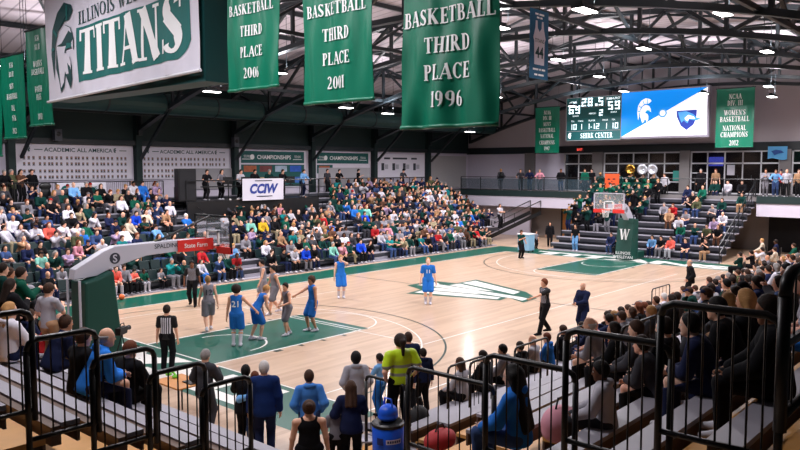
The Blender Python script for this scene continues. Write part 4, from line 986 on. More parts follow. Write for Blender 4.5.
# a pose: hip height, lean, side bend, twist, head yaw/pitch (degrees); hand and foot targets in body space (x forward, y left, z up)
POSES = {
 'sit_thighs': dict(sit=1, lean=6, lh=(.36, .14, .60), rh=(.36, -.14, .60)),
 'sit_clasp': dict(sit=1, lean=24, hp=-8, lh=(.42, .03, .62), rh=(.42, -.03, .60), lf=(.40, .16), rf=(.42, -.16)),
 'sit_crossed': dict(sit=1, lean=0, lh=(.20, -.13, .86), rh=(.22, .12, .83), le=(0, 1, -.5), re=(0, -1, -.5)),
 'sit_phone': dict(sit=1, lean=10, hp=22, lh=(.36, .05, .80), rh=(.36, -.06, .80)),
 'sit_chin': dict(sit=1, lean=22, hy=15, lh=(.40, .12, .62), rh=(.30, -.06, 1.02), rf=(.30, -.14)),
 'sit_clap': dict(sit=1, lean=8, hy=-10, lh=(.40, .05, .98), rh=(.40, -.05, 1.0)),
 'sit_back': dict(sit=1, lean=-12, hy=20, lh=(.22, .22, .58), rh=(.30, -.12, .58), lf=(.50, .12), rf=(.46, -.16)),
 'sit_legcross': dict(sit=1, lean=2, hy=-18, lh=(.34, .08, .66), rh=(.36, -.08, .70), lf=(.44, .10), rf=(.50, .16, .30)),
 'stand': dict(lh=(.04, .27, .80), rh=(.04, -.27, .80)),
 'stand_pockets': dict(lean=2, tw=8, lh=(.10, .21, .93), rh=(.10, -.21, .93), le=(-1, .6, 0), re=(-1, -.6, 0)),
 'stand_rail': dict(lean=14, lh=(.42, .24, 1.06), rh=(.42, -.24, 1.06)),
 'stand_crossed': dict(lean=-2, lh=(.19, -.13, 1.18), rh=(.21, .12, 1.15), le=(0, 1, -.5), re=(0, -1, -.5)),
 'stand_clap': dict(lean=3, lh=(.34, .04, 1.22), rh=(.34, -.04, 1.24)),
 'stand_phone': dict(lean=2, hp=14, lh=(.20, .22, .96), rh=(.32, -.06, 1.24)),
 'stand_horn': dict(lean=-2, lh=(.30, .10, 1.40), rh=(.34, -.04, 1.42)),
 'walk': dict(lean=4, lh=(.20, .26, .86), rh=(-.14, -.27, .82), lf=(-.24, .09), rf=(.26, -.09)),
 'walk_b': dict(lean=4, lh=(-.12, .28, .80), rh=(.18, -.26, .84), lf=(.24, .10), rf=(-.24, -.10)),
 'reach_right': dict(lean=3, hy=-10, lh=(.02, .28, .80), rh=(.16, -.52, .98), lf=(.02, .10), rf=(-.04, -.10)),
 'bend': dict(lean=34, hp=20, lh=(.34, .16, .72), rh=(.40, -.12, .82), lf=(-.10, .12), rf=(.10, -.10)),
 'elbows': dict(lean=6, hy=20, lh=(.30, .18, 1.02), rh=(.24, -.18, .98), lf=(.10, .10), rf=(-.12, -.10)),
 'point_forward': dict(lean=2, lh=(.02, .26, .80), rh=(.56, -.14, 1.12), lf=(-.05, .11), rf=(.10, -.10)),
 'hand_mouth': dict(lean=-3, hp=4, lh=(.12, .02, 1.50), rh=(.02, -.27, .80), le=(.4, 1, -.6)),
 'look_up': dict(lean=-3, hp=-22, lh=(.02, .29, .80), rh=(.04, -.29, .82), lf=(.04, .08), rf=(-.02, -.09)),
 'ref_walk': dict(lean=3, hy=15, lh=(.05, .30, .82), rh=(.10, -.28, .86), lf=(.16, .12), rf=(-.16, -.12)),
 'ref_point': dict(lean=3, lh=(.52, .10, 1.16), rh=(.02, -.26, .84), lf=(.28, .14), rf=(-.20, -.12)),
 'coach': dict(lean=2, hp=-4, lh=(.36, .06, 1.06), rh=(.34, -.05, 1.04), lf=(.04, .11), rf=(-.04, -.11)),
 'hug': dict(lean=4, lh=(.40, .10, 1.30), rh=(.38, -.14, 1.26), hy=10),
 'sit_cheer': dict(sit=1, lean=-2, lh=(.14, .34, 1.42), rh=(.14, -.34, 1.40)),
}
_jc = {}
def joints(key):
    if key in _jc: return _jc[key]
    p = POSES[key]; J = {}; sit = p.get('sit', 0); hip = vec(-.02 if sit else 0, 0, .53 if sit else .93)
    ln = rad(p.get('lean', 3)); up = vec(math.sin(ln), 0, math.cos(ln)); tw = rad(p.get('tw', 0)); left = vec(-math.sin(tw), math.cos(tw), 0); left = nrm(left - up * (left @ up)); fwd = np.cross(left, up)
    J['hip'] = hip; J['up'] = up; J['left'] = left; J['fwd'] = fwd; J['neck'] = hip + up * .52
    hy = rad(p.get('hy', 0)); hp = rad(p.get('hp', 4) + p.get('lean', 3) * .35)
    R = rot('Z', hy) @ rot('Y', hp); J['HR'] = R; J['head'] = J['neck'] + nrm(up + vec(0, 0, .8)) * .125 + R @ vec(.022, 0, 0)
    for s, n in ((1, 'l'), (-1, 'r')):
        S = hip + up * .435 + left * s * .180; W = vec(*p[n + 'h']); pole = vec(*p.get(n + 'e', (-.6, .75 * s, -.6)))
        E, W = ik(S, W, .285, .255, pole); J['S' + n], J['E' + n], J['W' + n] = S, E, W
        Hp = hip + vec(0, s * .092, -.02); ft = p.get(n + 'f', ((.40 if sit else .0), s * (.13 if sit else .10)))
        A = vec(ft[0], ft[1], (ft[2] if len(ft) > 2 else 0) + .085); pol = vec(1, 0, .9) if sit else vec(1, s * .08, 0)
        if not sit and len(ft) < 3 and ft[0] < -.15: A[2] += .05
        K, A = ik(Hp, A, .435, .43, pol); J['H' + n], J['K' + n], J['A' + n] = Hp, K, A
        J['hd' + n] = nrm(W - E)
    _jc[key] = J
    return J
_mc = {}
def m_body(key, h):
    k = ('body', key, h)
    if k in _mc: return _mc[k]
    J = joints(key); s = SDF(); up, left, fwd, hip = J['up'], J['left'], J['fwd'], J['hip']; R = J['HR']; H = J['head']; Ri = R.T
    hl = lambda x, y, z: H + R @ vec(x, y, z)
    s.ell(hl(-.005, 0, .03), (.098, .077, .108), Ri, .02); s.ell(hl(.022, 0, -.045), (.072, .058, .078), Ri, .03); s.ell(hl(.06, 0, -.095), (.026, .03, .022), Ri, .03)
    s.cap(hl(.086, 0, .015), hl(.108, 0, -.026), .010, .015, .018); s.cap(hl(.082, -.03, .032), hl(.082, .03, .032), .012, .012, .02)
    for q in (-1, 1): s.ell(hl(-.012, q * .078, -.005), (.022, .010, .032), Ri, .012)
    s.cap(J['neck'] - up * .05, H + R @ vec(-.02, 0, -.05), .062, .054, .03)
    TR = np.stack([fwd, left, up])
    s.ell(hip + up * .36, (.100, .150, .17), TR, .05); s.ell(hip + up * .16, (.095, .130, .15), TR, .05); s.ell(hip, (.105, .155, .115), TR, .05)
    for n, q in (('l', 1), ('r', -1)):
        S, E, W, d = J['S' + n], J['E' + n], J['W' + n], J['hd' + n]
        s.cap(J['neck'] - up * .05, S, .052, .056, .05); s.cap(S, E, .053, .040, .03); s.cap(E, W, .040, .027, .025)
        # hand: palm, four unequal bent fingers, a thumb from the side of the palm
        sd = left * q; pn = nrm(np.cross(d, sd)); sd = nrm(np.cross(pn, d)); inn = nrm(-sd * .8 + fwd * .6 - d * ((-sd * .8 + fwd * .6) @ d)); ac = nrm(np.cross(d, inn))
        P = W + d * .055; fr = max(.0088, h * .62)
        s.ell(P, (.052, .040, .017), np.stack([d, ac, inn]), .012)
        for f, (o, l) in enumerate(((-.030, .068), (-.010, .080), (.010, .076), (.029, .060))):
            a = P + d * .04 + ac * o; b = a + nrm(d + inn * .25 + ac * o * 2) * l * .55; c = b + nrm(d * .75 + inn * .8) * l * .5
            s.cap(a, b, fr, fr * .95, .006); s.cap(b, c, fr * .95, fr * .8, .006)
        a = W + d * .03 - ac * .032; b = a + nrm(d * .6 - ac * .8 + inn * .3) * .042; c = b + nrm(d + inn * .4) * .034
        s.cap(a, b, fr * 1.25, fr * 1.1, .010); s.cap(b, c, fr * 1.1, fr * .9, .006)
        Hp, K, A = J['H' + n], J['K' + n], J['A' + n]
        s.cap(Hp, K, .088, .056, .04); s.cap(K, K * .68 + A * .32, .054, .058, .03); s.cap(K * .68 + A * .32, A, .058, .036, .03); s.cap(A - vec(.03, 0, .05), A + vec(.13, 0, -.06), .034, .026, .03)
    V, Q = s.mesh(h); ex = MB()
    for q in (-1, 1):
        ex.cur = 1; ex.ball(hl(.082, q * .031, .012), .0125, 8, 6); ex.cur = 2; ex.ball(hl(.0905, q * .031, .012), .0066, 6, 5)
    ex.cur = 3; ex.ball((0, 0, 0), (.010, .024, .008), 8, 6, Matrix.Translation(hl(.088, 0, -.058)) @ Matrix(R.tolist()).to_4x4())
    me = np_mesh('body', V, Q, [M_SKIN, M_EYEW, M_EYE, M_LIP], ex); _mc[k] = me
    return me
def torso(s, J, g, slim=False, sh=True):
    up, left, fwd, hip = J['up'], J['left'], J['fwd'], J['hip']; TR = np.stack([fwd, left, up])
    s.ell(hip + up * .36, (.100 + g, .152 + g, .17), TR, .06); s.ell(hip + up * .16, (.098 + g, .136 + g, .17), TR, .06); s.ell(hip + up * -.02, (.110 + g, .160 + g, .21), TR, .06)
    if sh:
        for n in 'lr': s.cap(J['neck'] - up * .05, J['S' + n] if not slim else J['neck'] * .3 + J['S' + n] * .7, .048 + g * .7, .050 + g * .8, .05)
def top_sdf(key, kind):
    J = joints(key); s = SDF(); up, hip = J['up'], J['hip']; sit = POSES[key].get('sit', 0)
    g = {'jersey': .016, 'tank': .014, 'tee': .020, 'shirt': .022, 'hoodie': .036, 'jacket': .040, 'coat': .046, 'vest': .030}[kind]
    torso(s, J, g, kind == 'jersey', sh=kind != 'tank')
    hem = {'jersey': -.10, 'tank': -.06, 'tee': -.09, 'shirt': -.06, 'hoodie': -.09, 'jacket': -.17, 'coat': -.16, 'vest': -.06}[kind]
    if hem < -.1 and not sit: s.cap(hip + up * .05, hip + up * hem, .13 + g * .6, .135 + g * .6, .05); s.ell(hip + up * (hem + .06), (.11 + g, .165 + g, .12), np.stack([J['fwd'], J['left'], up]), .05)
    if kind in ('tee', 'vest'):
        for n in 'lr': E = J['S' + n] * .35 + J['E' + n] * .65; s.cap(J['S' + n], E, .056 + g, .056 + g * .7, .03)
    elif kind in ('shirt', 'hoodie', 'jacket', 'coat'):
        for n in 'lr':
            S, E, W = J['S' + n], J['E' + n], J['W' + n]; s.cap(S, E, .050 + g * .9, .044 + g, .03); s.cap(E, E * .06 + W * .94, .043 + g, .030 + g * .8, .03)
    elif kind == 'tank':
        for n, q in (('l', 1), ('r', -1)): s.cap(J['neck'] - up * .055 + J['left'] * q * .085, hip + up * .36 + J['left'] * q * .07, .052, .08, .04)
    if kind == 'hoodie': s.ell(J['neck'] - J['fwd'] * .075 + up * -.005, (.065, .115, .055), np.stack([J['fwd'], J['left'], up]), .03); s.cap(J['neck'] - up * .03, J['neck'] + up * .0, .085, .075, .02)
    if kind in ('jacket', 'coat', 'shirt', 'vest'): s.cap(J['neck'] - up * .06, J['neck'] + up * .012, .082, .068, .02)
    s.cut(up, up @ J['neck'] + (.035 if kind == 'hoodie' else .022)); s.cut(-up, -(up @ hip) - (hem if not sit else -.10))
    return s
def m_top(key, kind, h):
    k = ('top', key, kind, h)
    if k not in _mc: V, Q = top_sdf(key, kind).mesh(h); _mc[k] = np_mesh(kind, V, Q, [M_CLOTH])
    return _mc[k]
def m_legs(key, kind, h):
    k = ('legs', key, kind, h)
    if k in _mc: return _mc[k]
    J = joints(key); s = SDF(); up, hip = J['up'], J['hip']; g = .022
    s.ell(hip + up * .01, (.108 + g * .8, .158 + g * .8, .13), np.stack([J['fwd'], J['left'], up]), .05)
    for n in 'lr':
        Hp, K, A = J['H' + n], J['K' + n], J['A' + n]
        if kind == 'shorts': E = Hp * .1 + K * .9; s.cap(Hp, E, .098 + g, .092 + g, .03)
        else: s.cap(Hp, K, .092 + g, .062 + g * .8, .035); s.cap(K, K * .05 + A * .95, .060 + g, .046 + g, .03)
    s.cut(up, up @ hip + .12)
    if kind == 'shorts' and not POSES[key].get('sit'): s.cut(vec(0, 0, -1), -.47)
    V, Q = s.mesh(h); _mc[k] = np_mesh(kind, V, Q, [M_CLOTH]); return _mc[k]
def m_shoe(key, n, h, sock=False):
    k = ('shoe', key, n, h, sock)
    if k in _mc: return _mc[k]
    J = joints(key); A = J['A' + n]; s = SDF(); z0 = A[2] - .085
    s.cap(vec(A[0] - .045, A[1], z0 + .042), vec(A[0] + .06, A[1], z0 + .045), .044, .046, .02); s.cap(vec(A[0] + .06, A[1], z0 + .04), vec(A[0] + .165, A[1] * 1.08, z0 + .03), .046, .034, .02); s.cap(vec(A[0] - .02, A[1], z0 + .05), vec(*(A + vec(-.005, 0, .015))), .05, .046, .02)
    s.cut(vec(0, 0, -1), -(z0 + .004)); V, Q = s.mesh(min(h, .016)); _mc[k] = np_mesh('shoe', V, Q, [M_CLOTH]); return _mc[k]
def m_sock(key, n, h, hi=.8):
    k = ('sock', key, n, h, hi)
    if k in _mc: return _mc[k]
    J = joints(key); K, A = J['K' + n], J['A' + n]; s = SDF(); B = A * (1 - hi) + K * hi
    s.cap(A, B, .045, .064, .02); V, Q = s.mesh(h); _mc[k] = np_mesh('sock', V, Q, [M_CLOTH]); return _mc[k]
def m_hair(style, h):
    k = ('hair', style, h)
    if k in _mc: return _mc[k]
    s = SDF(); g = .014
    LC = lambda c=.030: s.cut(vec(1, 0, -.25), c)
    if style in ('short', 'long', 'ponytail', 'bun', 'curly', 'bob', 'ring'):
        gg = {'curly': .032, 'short': .015, 'ring': .008}.get(style, g + .004)
        s.ell((-.012, 0, .034), (.098 + gg, .079 + gg, .110 + gg), None, .02)
        if style == 'ring': s.cut(vec(.0, 0, 1), .045); s.cut(vec(1, 0, 0), .0)
        elif style in ('long', 'bob', 'ponytail'): LC()
        else: s.cut(vec(.8, 0, -.6), .016 if style != 'curly' else .022)
    if style == 'long':
        for y in (-.06, 0, .06): s.cap((-.06, y, .03), (-.105 if y == 0 else -.075, y * 1.25, -.30), .048, .040, .03)
    if style == 'longest':
        s.ell((-.015, 0, .03), (.120, .098, .125), None, .03); LC()
        for y in (-.08, -.03, .03, .08): s.cap((-.055, y, .03), (-.125, y * 1.2, -.56), .06, .045, .04)
    if style == 'bob':
        for y in (-.07, 0, .07): s.cap((-.05, y, .02), (-.055, y, -.11), .045, .045, .03)
    if style == 'ponytail': s.cap((-.10, 0, .07), (-.14, 0, .03), .03, .04, .03); s.cap((-.14, 0, .03), (-.135, 0, -.20), .040, .022, .03)
    if style == 'bun': s.ell((-.125, 0, .09), (.045, .048, .045), None, .02)
    if style == 'afro': s.ell((-.03, 0, .06), (.135, .140, .140), None, .02); s.cut(vec(.8, 0, -.6), .03)
    if style == 'cap':
        s.ell((-.008, 0, .045), (.110, .090, .098), None, .02); s.cut(vec(0, 0, -1), -.035)
        V, Q = s.mesh(h); b = SDF(); b.ell((.115, 0, .05), (.075, .068, .010), None, .01); V2, Q2 = b.mesh(min(h, .009)); Q = np.concatenate([Q, Q2 + len(V)]); V = np.concatenate([V, V2]); _mc[k] = np_mesh('cap', V, Q, [M_CLOTH]); return _mc[k]
    if style == 'beanie': s.ell((-.008, 0, .05), (.112, .092, .108), None, .02); s.cap((-.11, 0, .035), (-.1, 0, .035), .02, .02, .02); s.cut(vec(0, 0, -1), -.022)
    if style == 'hood':
        s.ell((-.02, 0, .02), (.125, .105, .140), None, .03); s.cut(vec(.9, 0, -.3), .035)
    if style == 'partyhat': s.cap((-.01, 0, .12), (-.01, 0, .26), .062, .008, .01)
    V, Q = s.mesh(h); _mc[k] = np_mesh(style, V, Q, [M_CLOTH if style in ('beanie', 'hood', 'partyhat') else M_HAIR]); return _mc[k]
C = {'navy': (26, 34, 66), 'black': (18, 18, 22), 'dark grey': (58, 58, 64), 'grey': (128, 126, 134), 'light grey': (178, 176, 186), 'white': (206, 204, 214), 'dark green': (12, 52, 48), 'green': (14, 84, 66), 'teal': (24, 124, 126),
     'royal blue': (24, 66, 190), 'blue': (40, 112, 200), 'light blue': (112, 164, 216), 'denim': (54, 74, 116), 'red': (170, 34, 40), 'maroon': (86, 24, 36), 'orange': (220, 84, 44), 'tan': (164, 128, 98), 'brown': (86, 58, 44), 'olive': (78, 82, 58),
     'yellow': (220, 180, 48), 'pink': (206, 140, 156), 'lilac': (150, 130, 160), 'mint': (130, 196, 180), 'cream': (214, 200, 180), 'khaki': (150, 138, 112), 'coral': (220, 96, 84), 'hi-vis yellow': (206, 236, 30), 'bright blue': (74, 138, 222), 'mid navy': (24, 48, 104)}
HC = {'brown': (66, 44, 32), 'dark brown': (38, 27, 22), 'black': (16, 14, 15), 'blond': (176, 132, 84), 'grey': (142, 138, 136), 'white': (204, 200, 198), 'auburn': (112, 58, 34)}
SK = [(232, 180, 152), (222, 166, 138), (236, 190, 166), (206, 150, 120), (228, 172, 148)]; SKD = [(120, 78, 58), (92, 58, 44), (150, 102, 76)]
lin = lambda c: srgb(*c)
def jit(c, a=.10):
    k = 1 + random.uniform(-a, a); return tuple(max(0, min(255, x * k)) for x in c)
PEOPLE = []
def person(loc, face, pose, top=('tee', 'grey'), legs=('trousers', 'denim'), hair=('short', 'brown'), skin=None, scale=1.0, label=None, group=None, res=.02, shoes='white', socks=None, crowd=False, extra=None, wide=1.0):
    """loc = ground point under the hips, face = heading in degrees (0 = along +x)"""
    if skin is None: skin = random.choice(SK) if random.random() > .09 else random.choice(SKD)
    elif skin == 'dark': skin = random.choice(SKD)
    skinc = lin(jit(skin, .06)); J = joints(pose); HM = Matrix.Translation(J['head']) @ Matrix(J['HR'].tolist()).to_4x4()
    M = Matrix.Translation(loc) @ Matrix.Rotation(rad(face), 4, 'Z') @ Matrix.Diagonal((scale * (.5 + wide / 2), scale * wide, scale, 1))
    parts = []
    if top: parts.append((top[0] if top[0] != 'tee' else 'tee_shirt', m_top(pose, top[0], res), None, lin(jit(C[top[1]]))))
    if legs: parts.append((legs[0], m_legs(pose, legs[0], res), None, lin(jit(C[legs[1]]))))
    if hair[0] != 'bald':
        hs = hair[0]; hat = hs in ('cap', 'beanie', 'partyhat', 'hood'); col = lin(jit(C[hair[1]] if hat else HC[hair[1]]))
        parts.append((hs if hat else 'hair', m_hair(hs, min(res, .016)), HM, col))
        if hs in ('cap', 'partyhat'): parts.append(('hair', m_hair('short', min(res, .016)), HM @ Matrix.Scale(.97, 4), lin(HC['brown'])))
    sc = lin(C[shoes] if shoes in C else C['white'])
    for n in 'lr':
        parts.append(('shoe', m_shoe(pose, n, res), None, sc))
        if socks: parts.append(('sock', m_sock(pose, n, res, socks[1]), None, lin(C[socks[0]])))
    body = m_body(pose, res)
    if crowd: return (M, [(body, None, skinc)] + [(m, h, c) for _, m, h, c in parts])
    o = bpy.data.objects.new('person', body); COL.objects.link(o); o.matrix_world = M; o.color = skinc
    for nm, me, h, c in parts:
        q = bpy.data.objects.new(nm, me); COL.objects.link(q); q.parent = o; q.color = c
        if h is not None: q.matrix_local = h
    tag(o, label or 'person', 'person', group)
    PEOPLE.append((o, loc, top, hair))
    if extra: extra(o, J)
    return o
# ------------------------------------------------------------------ who is where
GN = {'tee': 'T-shirt', 'shirt': 'shirt', 'hoodie': 'hoodie', 'jacket': 'jacket', 'coat': 'coat', 'jersey': 'jersey', 'tank': 'tank top', 'vest': 'vest'}
HN = {'short': 'short {} hair', 'long': 'long {} hair', 'ponytail': '{} ponytail', 'bun': '{} bun', 'curly': 'curly {} hair', 'bob': '{} bob', 'ring': 'thinning {} hair', 'longest': 'very long {} hair', 'afro': '{} afro', 'cap': '{} cap', 'beanie': '{} beanie', 'hood': '{} hood up', 'partyhat': '{} party hat', 'bald': 'bald head'}
def look(top, hair): return 'person in %s %s, %s' % (top[1], GN[top[0]], HN[hair[0]].format(hair[1] if len(hair) > 1 else ''))
GROUND = {'far': 270, 'near': 90, 'left': 0, 'right': 180}
STANDN = {'far': 'far side', 'near': 'near side', 'left': 'near end', 'right': 'far end'}
SEATED = []       # (stand, row, coordinate along the row, dict)
def seat_px(S, u, v, sc=1.0, rows=None, pose='sit_thighs'):
    """the seat whose sitter's head is seen at (u, v): the row is found from the head's height"""
    best = None; J = joints(pose)['head']
    for k in (rows or range(min(S.n, 10) if S is LEFT else S.n)):
        P = at(u, v, S.axis, S.pel(k) - S.sign * J[0] * sc); e = abs(P.z - (S.z(k) + J[2] * sc)) + (.05 * k if S in (NEAR, LEFT) else 0)
        if best is None or e < best[0]: best = (e, k, P[1 - S.axis])
    return best[1], best[2]
FREE = []         # people on floor chairs at the right end of the near sideline
def seat(S, u, v, **kw):
    if S is NEAR and v < 263 and u > 735 and not kw.get('rows'): FREE.append((at(u, v, 2, 1.17), kw)); return
    rows = kw.pop('rows', None); k, c = seat_px(S, u, v, kw.get('scale', 1.0), rows, kw['pose']); SEATED.append((S, k, c, kw))
def T_(s): return tuple(s.split(':'))
POS = ['sit_thighs', 'sit_clasp', 'sit_crossed', 'sit_phone', 'sit_chin', 'sit_clap', 'sit_back', 'sit_legcross']
# --- far stand: the people who stand out
for (u, v, top, hair, legs, pose, sc) in (
    (27, 249, 'jacket:navy', 'bald', 'denim', 'sit_clasp', 1), (46, 262, 'jacket:navy', 'bald', 'denim', 'sit_clasp', 1), (41, 252, 'tee:mint', 'cap:black', 'denim', 'sit_thighs', 1), (68, 256, 'shirt:lilac', 'bun:brown', 'black', 'sit_crossed', 1),
    (62, 268, 'hoodie:grey', 'short:dark brown', 'navy', 'sit_clasp', .8), (79, 264, 'hoodie:orange', 'beanie:light grey', 'navy', 'sit_clasp', .8), (114, 259, 'hoodie:grey', 'short:brown', 'dark grey', 'sit_thighs', 1),
    (36, 228, 'hoodie:light grey', 'cap:navy', 'navy', 'sit_phone', 1), (13, 216, 'hoodie:white', 'bald', 'navy', 'sit_thighs', 1), (49, 222, 'hoodie:coral', 'long:auburn', 'black', 'sit_thighs', 1), (21, 226, 'hoodie:light grey', 'long:brown', 'denim', 'sit_clap', 1),
    (50, 203, 'tee:black', 'cap:red', 'navy', 'sit_thighs', 1), (68, 205, 'hoodie:white', 'long:brown', 'denim', 'sit_thighs', 1), (72, 217, 'coat:black', 'short:dark brown', 'dark grey', 'sit_clasp', 1.05), (78, 233, 'jacket:olive', 'bald', 'khaki', 'sit_clasp', 1),
    (83, 236, 'shirt:blue', 'short:grey', 'denim', 'sit_thighs', 1), (97, 235, 'jacket:denim', 'short:brown', 'dark grey', 'sit_clasp', 1), (122, 234, 'tee:teal', 'short:brown', 'tan', 'sit_thighs', 1), (137, 232, 'tee:navy', 'short:auburn', 'tan', 'sit_thighs', 1.05),
    (56, 231, 'hoodie:light grey', 'short:dark brown', 'navy', 'sit_clap', 1), (40, 241, 'tee:black', 'short:black', 'black', 'sit_thighs', 1), (93, 212, 'hoodie:white', 'long:dark brown', 'navy', 'sit_chin', 1), (129, 222, 'hoodie:cream', 'long:brown', 'black', 'sit_thighs', 1),
    (136, 213, 'hoodie:royal blue', 'short:dark brown', 'navy', 'sit_clasp', 1), (146, 213, 'shirt:cream', 'long:dark brown', 'black', 'sit_thighs', 1), (166, 213, 'tee:tan', 'short:dark brown', 'black', 'sit_clasp', 1), (170, 202, 'shirt:white', 'ring:white', 'dark grey', 'sit_thighs', 1),
    (186, 214, 'tee:blue', 'short:white', 'navy', 'sit_back', 1.05), (121, 196, 'hoodie:white', 'long:brown', 'black', 'sit_thighs', 1), (156, 226, 'shirt:light blue', 'cap:black', 'navy', 'sit_back', 1), (158, 238, 'hoodie:olive', 'long:brown', 'tan', 'sit_clasp', 1),
    (188, 238, 'tee:mint', 'short:brown', 'tan', 'sit_thighs', .9), (263, 221, 'hoodie:yellow', 'ring:grey', 'navy', 'sit_thighs', 1), (284, 215, 'shirt:teal', 'bob:dark brown', 'dark grey', 'sit_clap', 1), (274, 214, 'tee:black', 'bob:auburn', 'black', 'sit_crossed', 1),
    (251, 224, 'hoodie:mint', 'short:grey', 'navy', 'sit_thighs', 1), (253, 203, 'hoodie:tan', 'long:blond', 'navy', 'sit_thighs', 1), (263, 201, 'hoodie:light grey', 'cap:maroon', 'navy', 'sit_thighs', 1), (238, 203, 'shirt:dark green', 'short:white', 'dark green', 'sit_crossed', 1),
    (230, 203, 'shirt:dark grey', 'short:white', 'black', 'sit_thighs', 1), (247, 238, 'hoodie:grey', 'ring:grey', 'black', 'sit_clasp', 1), (266, 241, 'hoodie:white', 'long:blond', 'navy', 'sit_thighs', 1), (281, 236, 'shirt:tan', 'bald', 'maroon', 'sit_thighs', 1), (293, 236, 'shirt:teal', 'long:dark brown', 'navy', 'sit_thighs', 1),
    (295, 255, 'hoodie:light grey', 'short:grey', 'black', 'sit_clasp', 1), (307, 255, 'hoodie:royal blue', 'short:grey', 'grey', 'sit_clasp', 1), (315, 250, 'jacket:black', 'bald', 'navy', 'sit_clasp', 1), (272, 261, 'coat:black', 'short:brown', 'black', 'sit_chin', 1),
    (333, 243, 'shirt:mint', 'short:grey', 'denim', 'sit_thighs', 1), (365, 214, 'hoodie:royal blue', 'short:brown', 'navy', 'sit_thighs', 1), (361, 238, 'hoodie:royal blue', 'short:dark brown', 'black', 'sit_thighs', 1), (367, 206, 'hoodie:mint', 'bob:blond', 'black', 'sit_thighs', 1),
    (330, 204, 'hoodie:grey', 'short:grey', 'navy', 'sit_thighs', 1),
    # front row, around the near basket
    (116, 275, 'hoodie:coral', 'partyhat:pink', 'light grey', 'sit_clasp', 1), (124, 268, 'hoodie:grey', 'short:brown', 'black', 'sit_thighs', .95), (134, 275, 'tee:coral', 'short:dark brown', 'black', 'sit_phone', .8), (144, 276, 'tee:green', 'short:dark brown', 'light grey', 'sit_thighs', .75),
    (161, 277, 'tee:grey', 'long:brown', 'black', 'sit_thighs', .7), (172, 266, 'hoodie:teal', 'short:grey', 'grey', 'sit_clap', 1), (184, 271, 'hoodie:dark green', 'bald', 'grey', 'sit_thighs', .9), (201, 266, 'hoodie:light grey', 'long:brown', 'blue', 'sit_thighs', .85),
    (228, 268, 'hoodie:dark green', 'short:grey', 'black', 'sit_thighs', 1), (238, 266, 'tee:red', 'short:dark brown', 'denim', 'sit_clasp', 1)):
    seat(FAR, u, v, top=T_(top), hair=T_(hair), legs=('trousers', legs), pose=pose, scale=sc, note=True)
# --- far stand: the rest of the rows, seat by seat
PAL = ['navy'] * 7 + ['black'] * 11 + ['dark grey'] * 6 + ['grey'] * 4 + ['light grey'] * 4 + ['white'] * 4 + ['dark green'] * 9 + ['green'] * 2 + ['brown'] * 2 + ['denim'] * 2 + ['teal', 'maroon', 'tan', 'olive', 'blue', 'light blue', 'lilac', 'pink', 'denim', 'red', 'cream', 'khaki', 'brown']
HP = ['short'] * 8 + ['long'] * 5 + ['bob', 'bob', 'ponytail', 'bun', 'bald', 'ring', 'ring', 'cap', 'cap', 'curly', 'beanie']
def rnd_top(): return (random.choice(['hoodie', 'hoodie', 'shirt', 'tee', 'jacket', 'coat']), random.choice(PAL))
def rnd_hair():
    s = random.choice(HP)
    if s in ('cap', 'beanie'): return (s, random.choice(['navy', 'black', 'dark green', 'grey', 'red']))
    return (s, random.choice(['brown', 'dark brown', 'dark brown', 'black', 'blond', 'grey', 'auburn'] if s not in ('ring',) else ['grey', 'white'])) if s != 'bald' else ('bald',)
def dens(u, k):
    if u < 112: return .12 if k < 3 else (.5 if k < 5 else .72)
    if u < 168: return (.5 if k == 0 else .1) if k < 3 else (.35 if k == 3 else .8)
    if u < 216: return (.55 if k < 3 else .4) if k < 5 else .12
    if u < 330: return .78 if k < 6 else (.5 if k < 9 else .72)
    return .86
for k in range(FAR.n):
    taken = [c for S, kk, c, _ in SEATED if S is FAR and kk == k]
    x = -17.5 + random.uniform(0, .4)
    while x < (20.2 if k > 2 else 16.6):
        y = FAR.pel(k); u, v, d = toPix((x, y, FAR.z(k) + 1.17))
        if 183 < u < 300 and k > 6 or 299 < u < 326 and k > 7: x += .6; continue
        if u > -12 and not any(a - .1 < x < b_ + .1 for a, b_ in AISLES[:2]) and all(abs(x - t) > .44 for t in taken) and random.random() < dens(u, k):
            SEATED.append((FAR, k, x, dict(top=rnd_top(), hair=rnd_hair(), legs=('trousers', random.choice(['black', 'navy', 'denim', 'denim', 'dark grey', 'khaki', 'grey'])), pose=random.choice(POS), scale=random.uniform(.92, 1.05)))); taken.append(x)
        x += random.uniform(.52, .64)
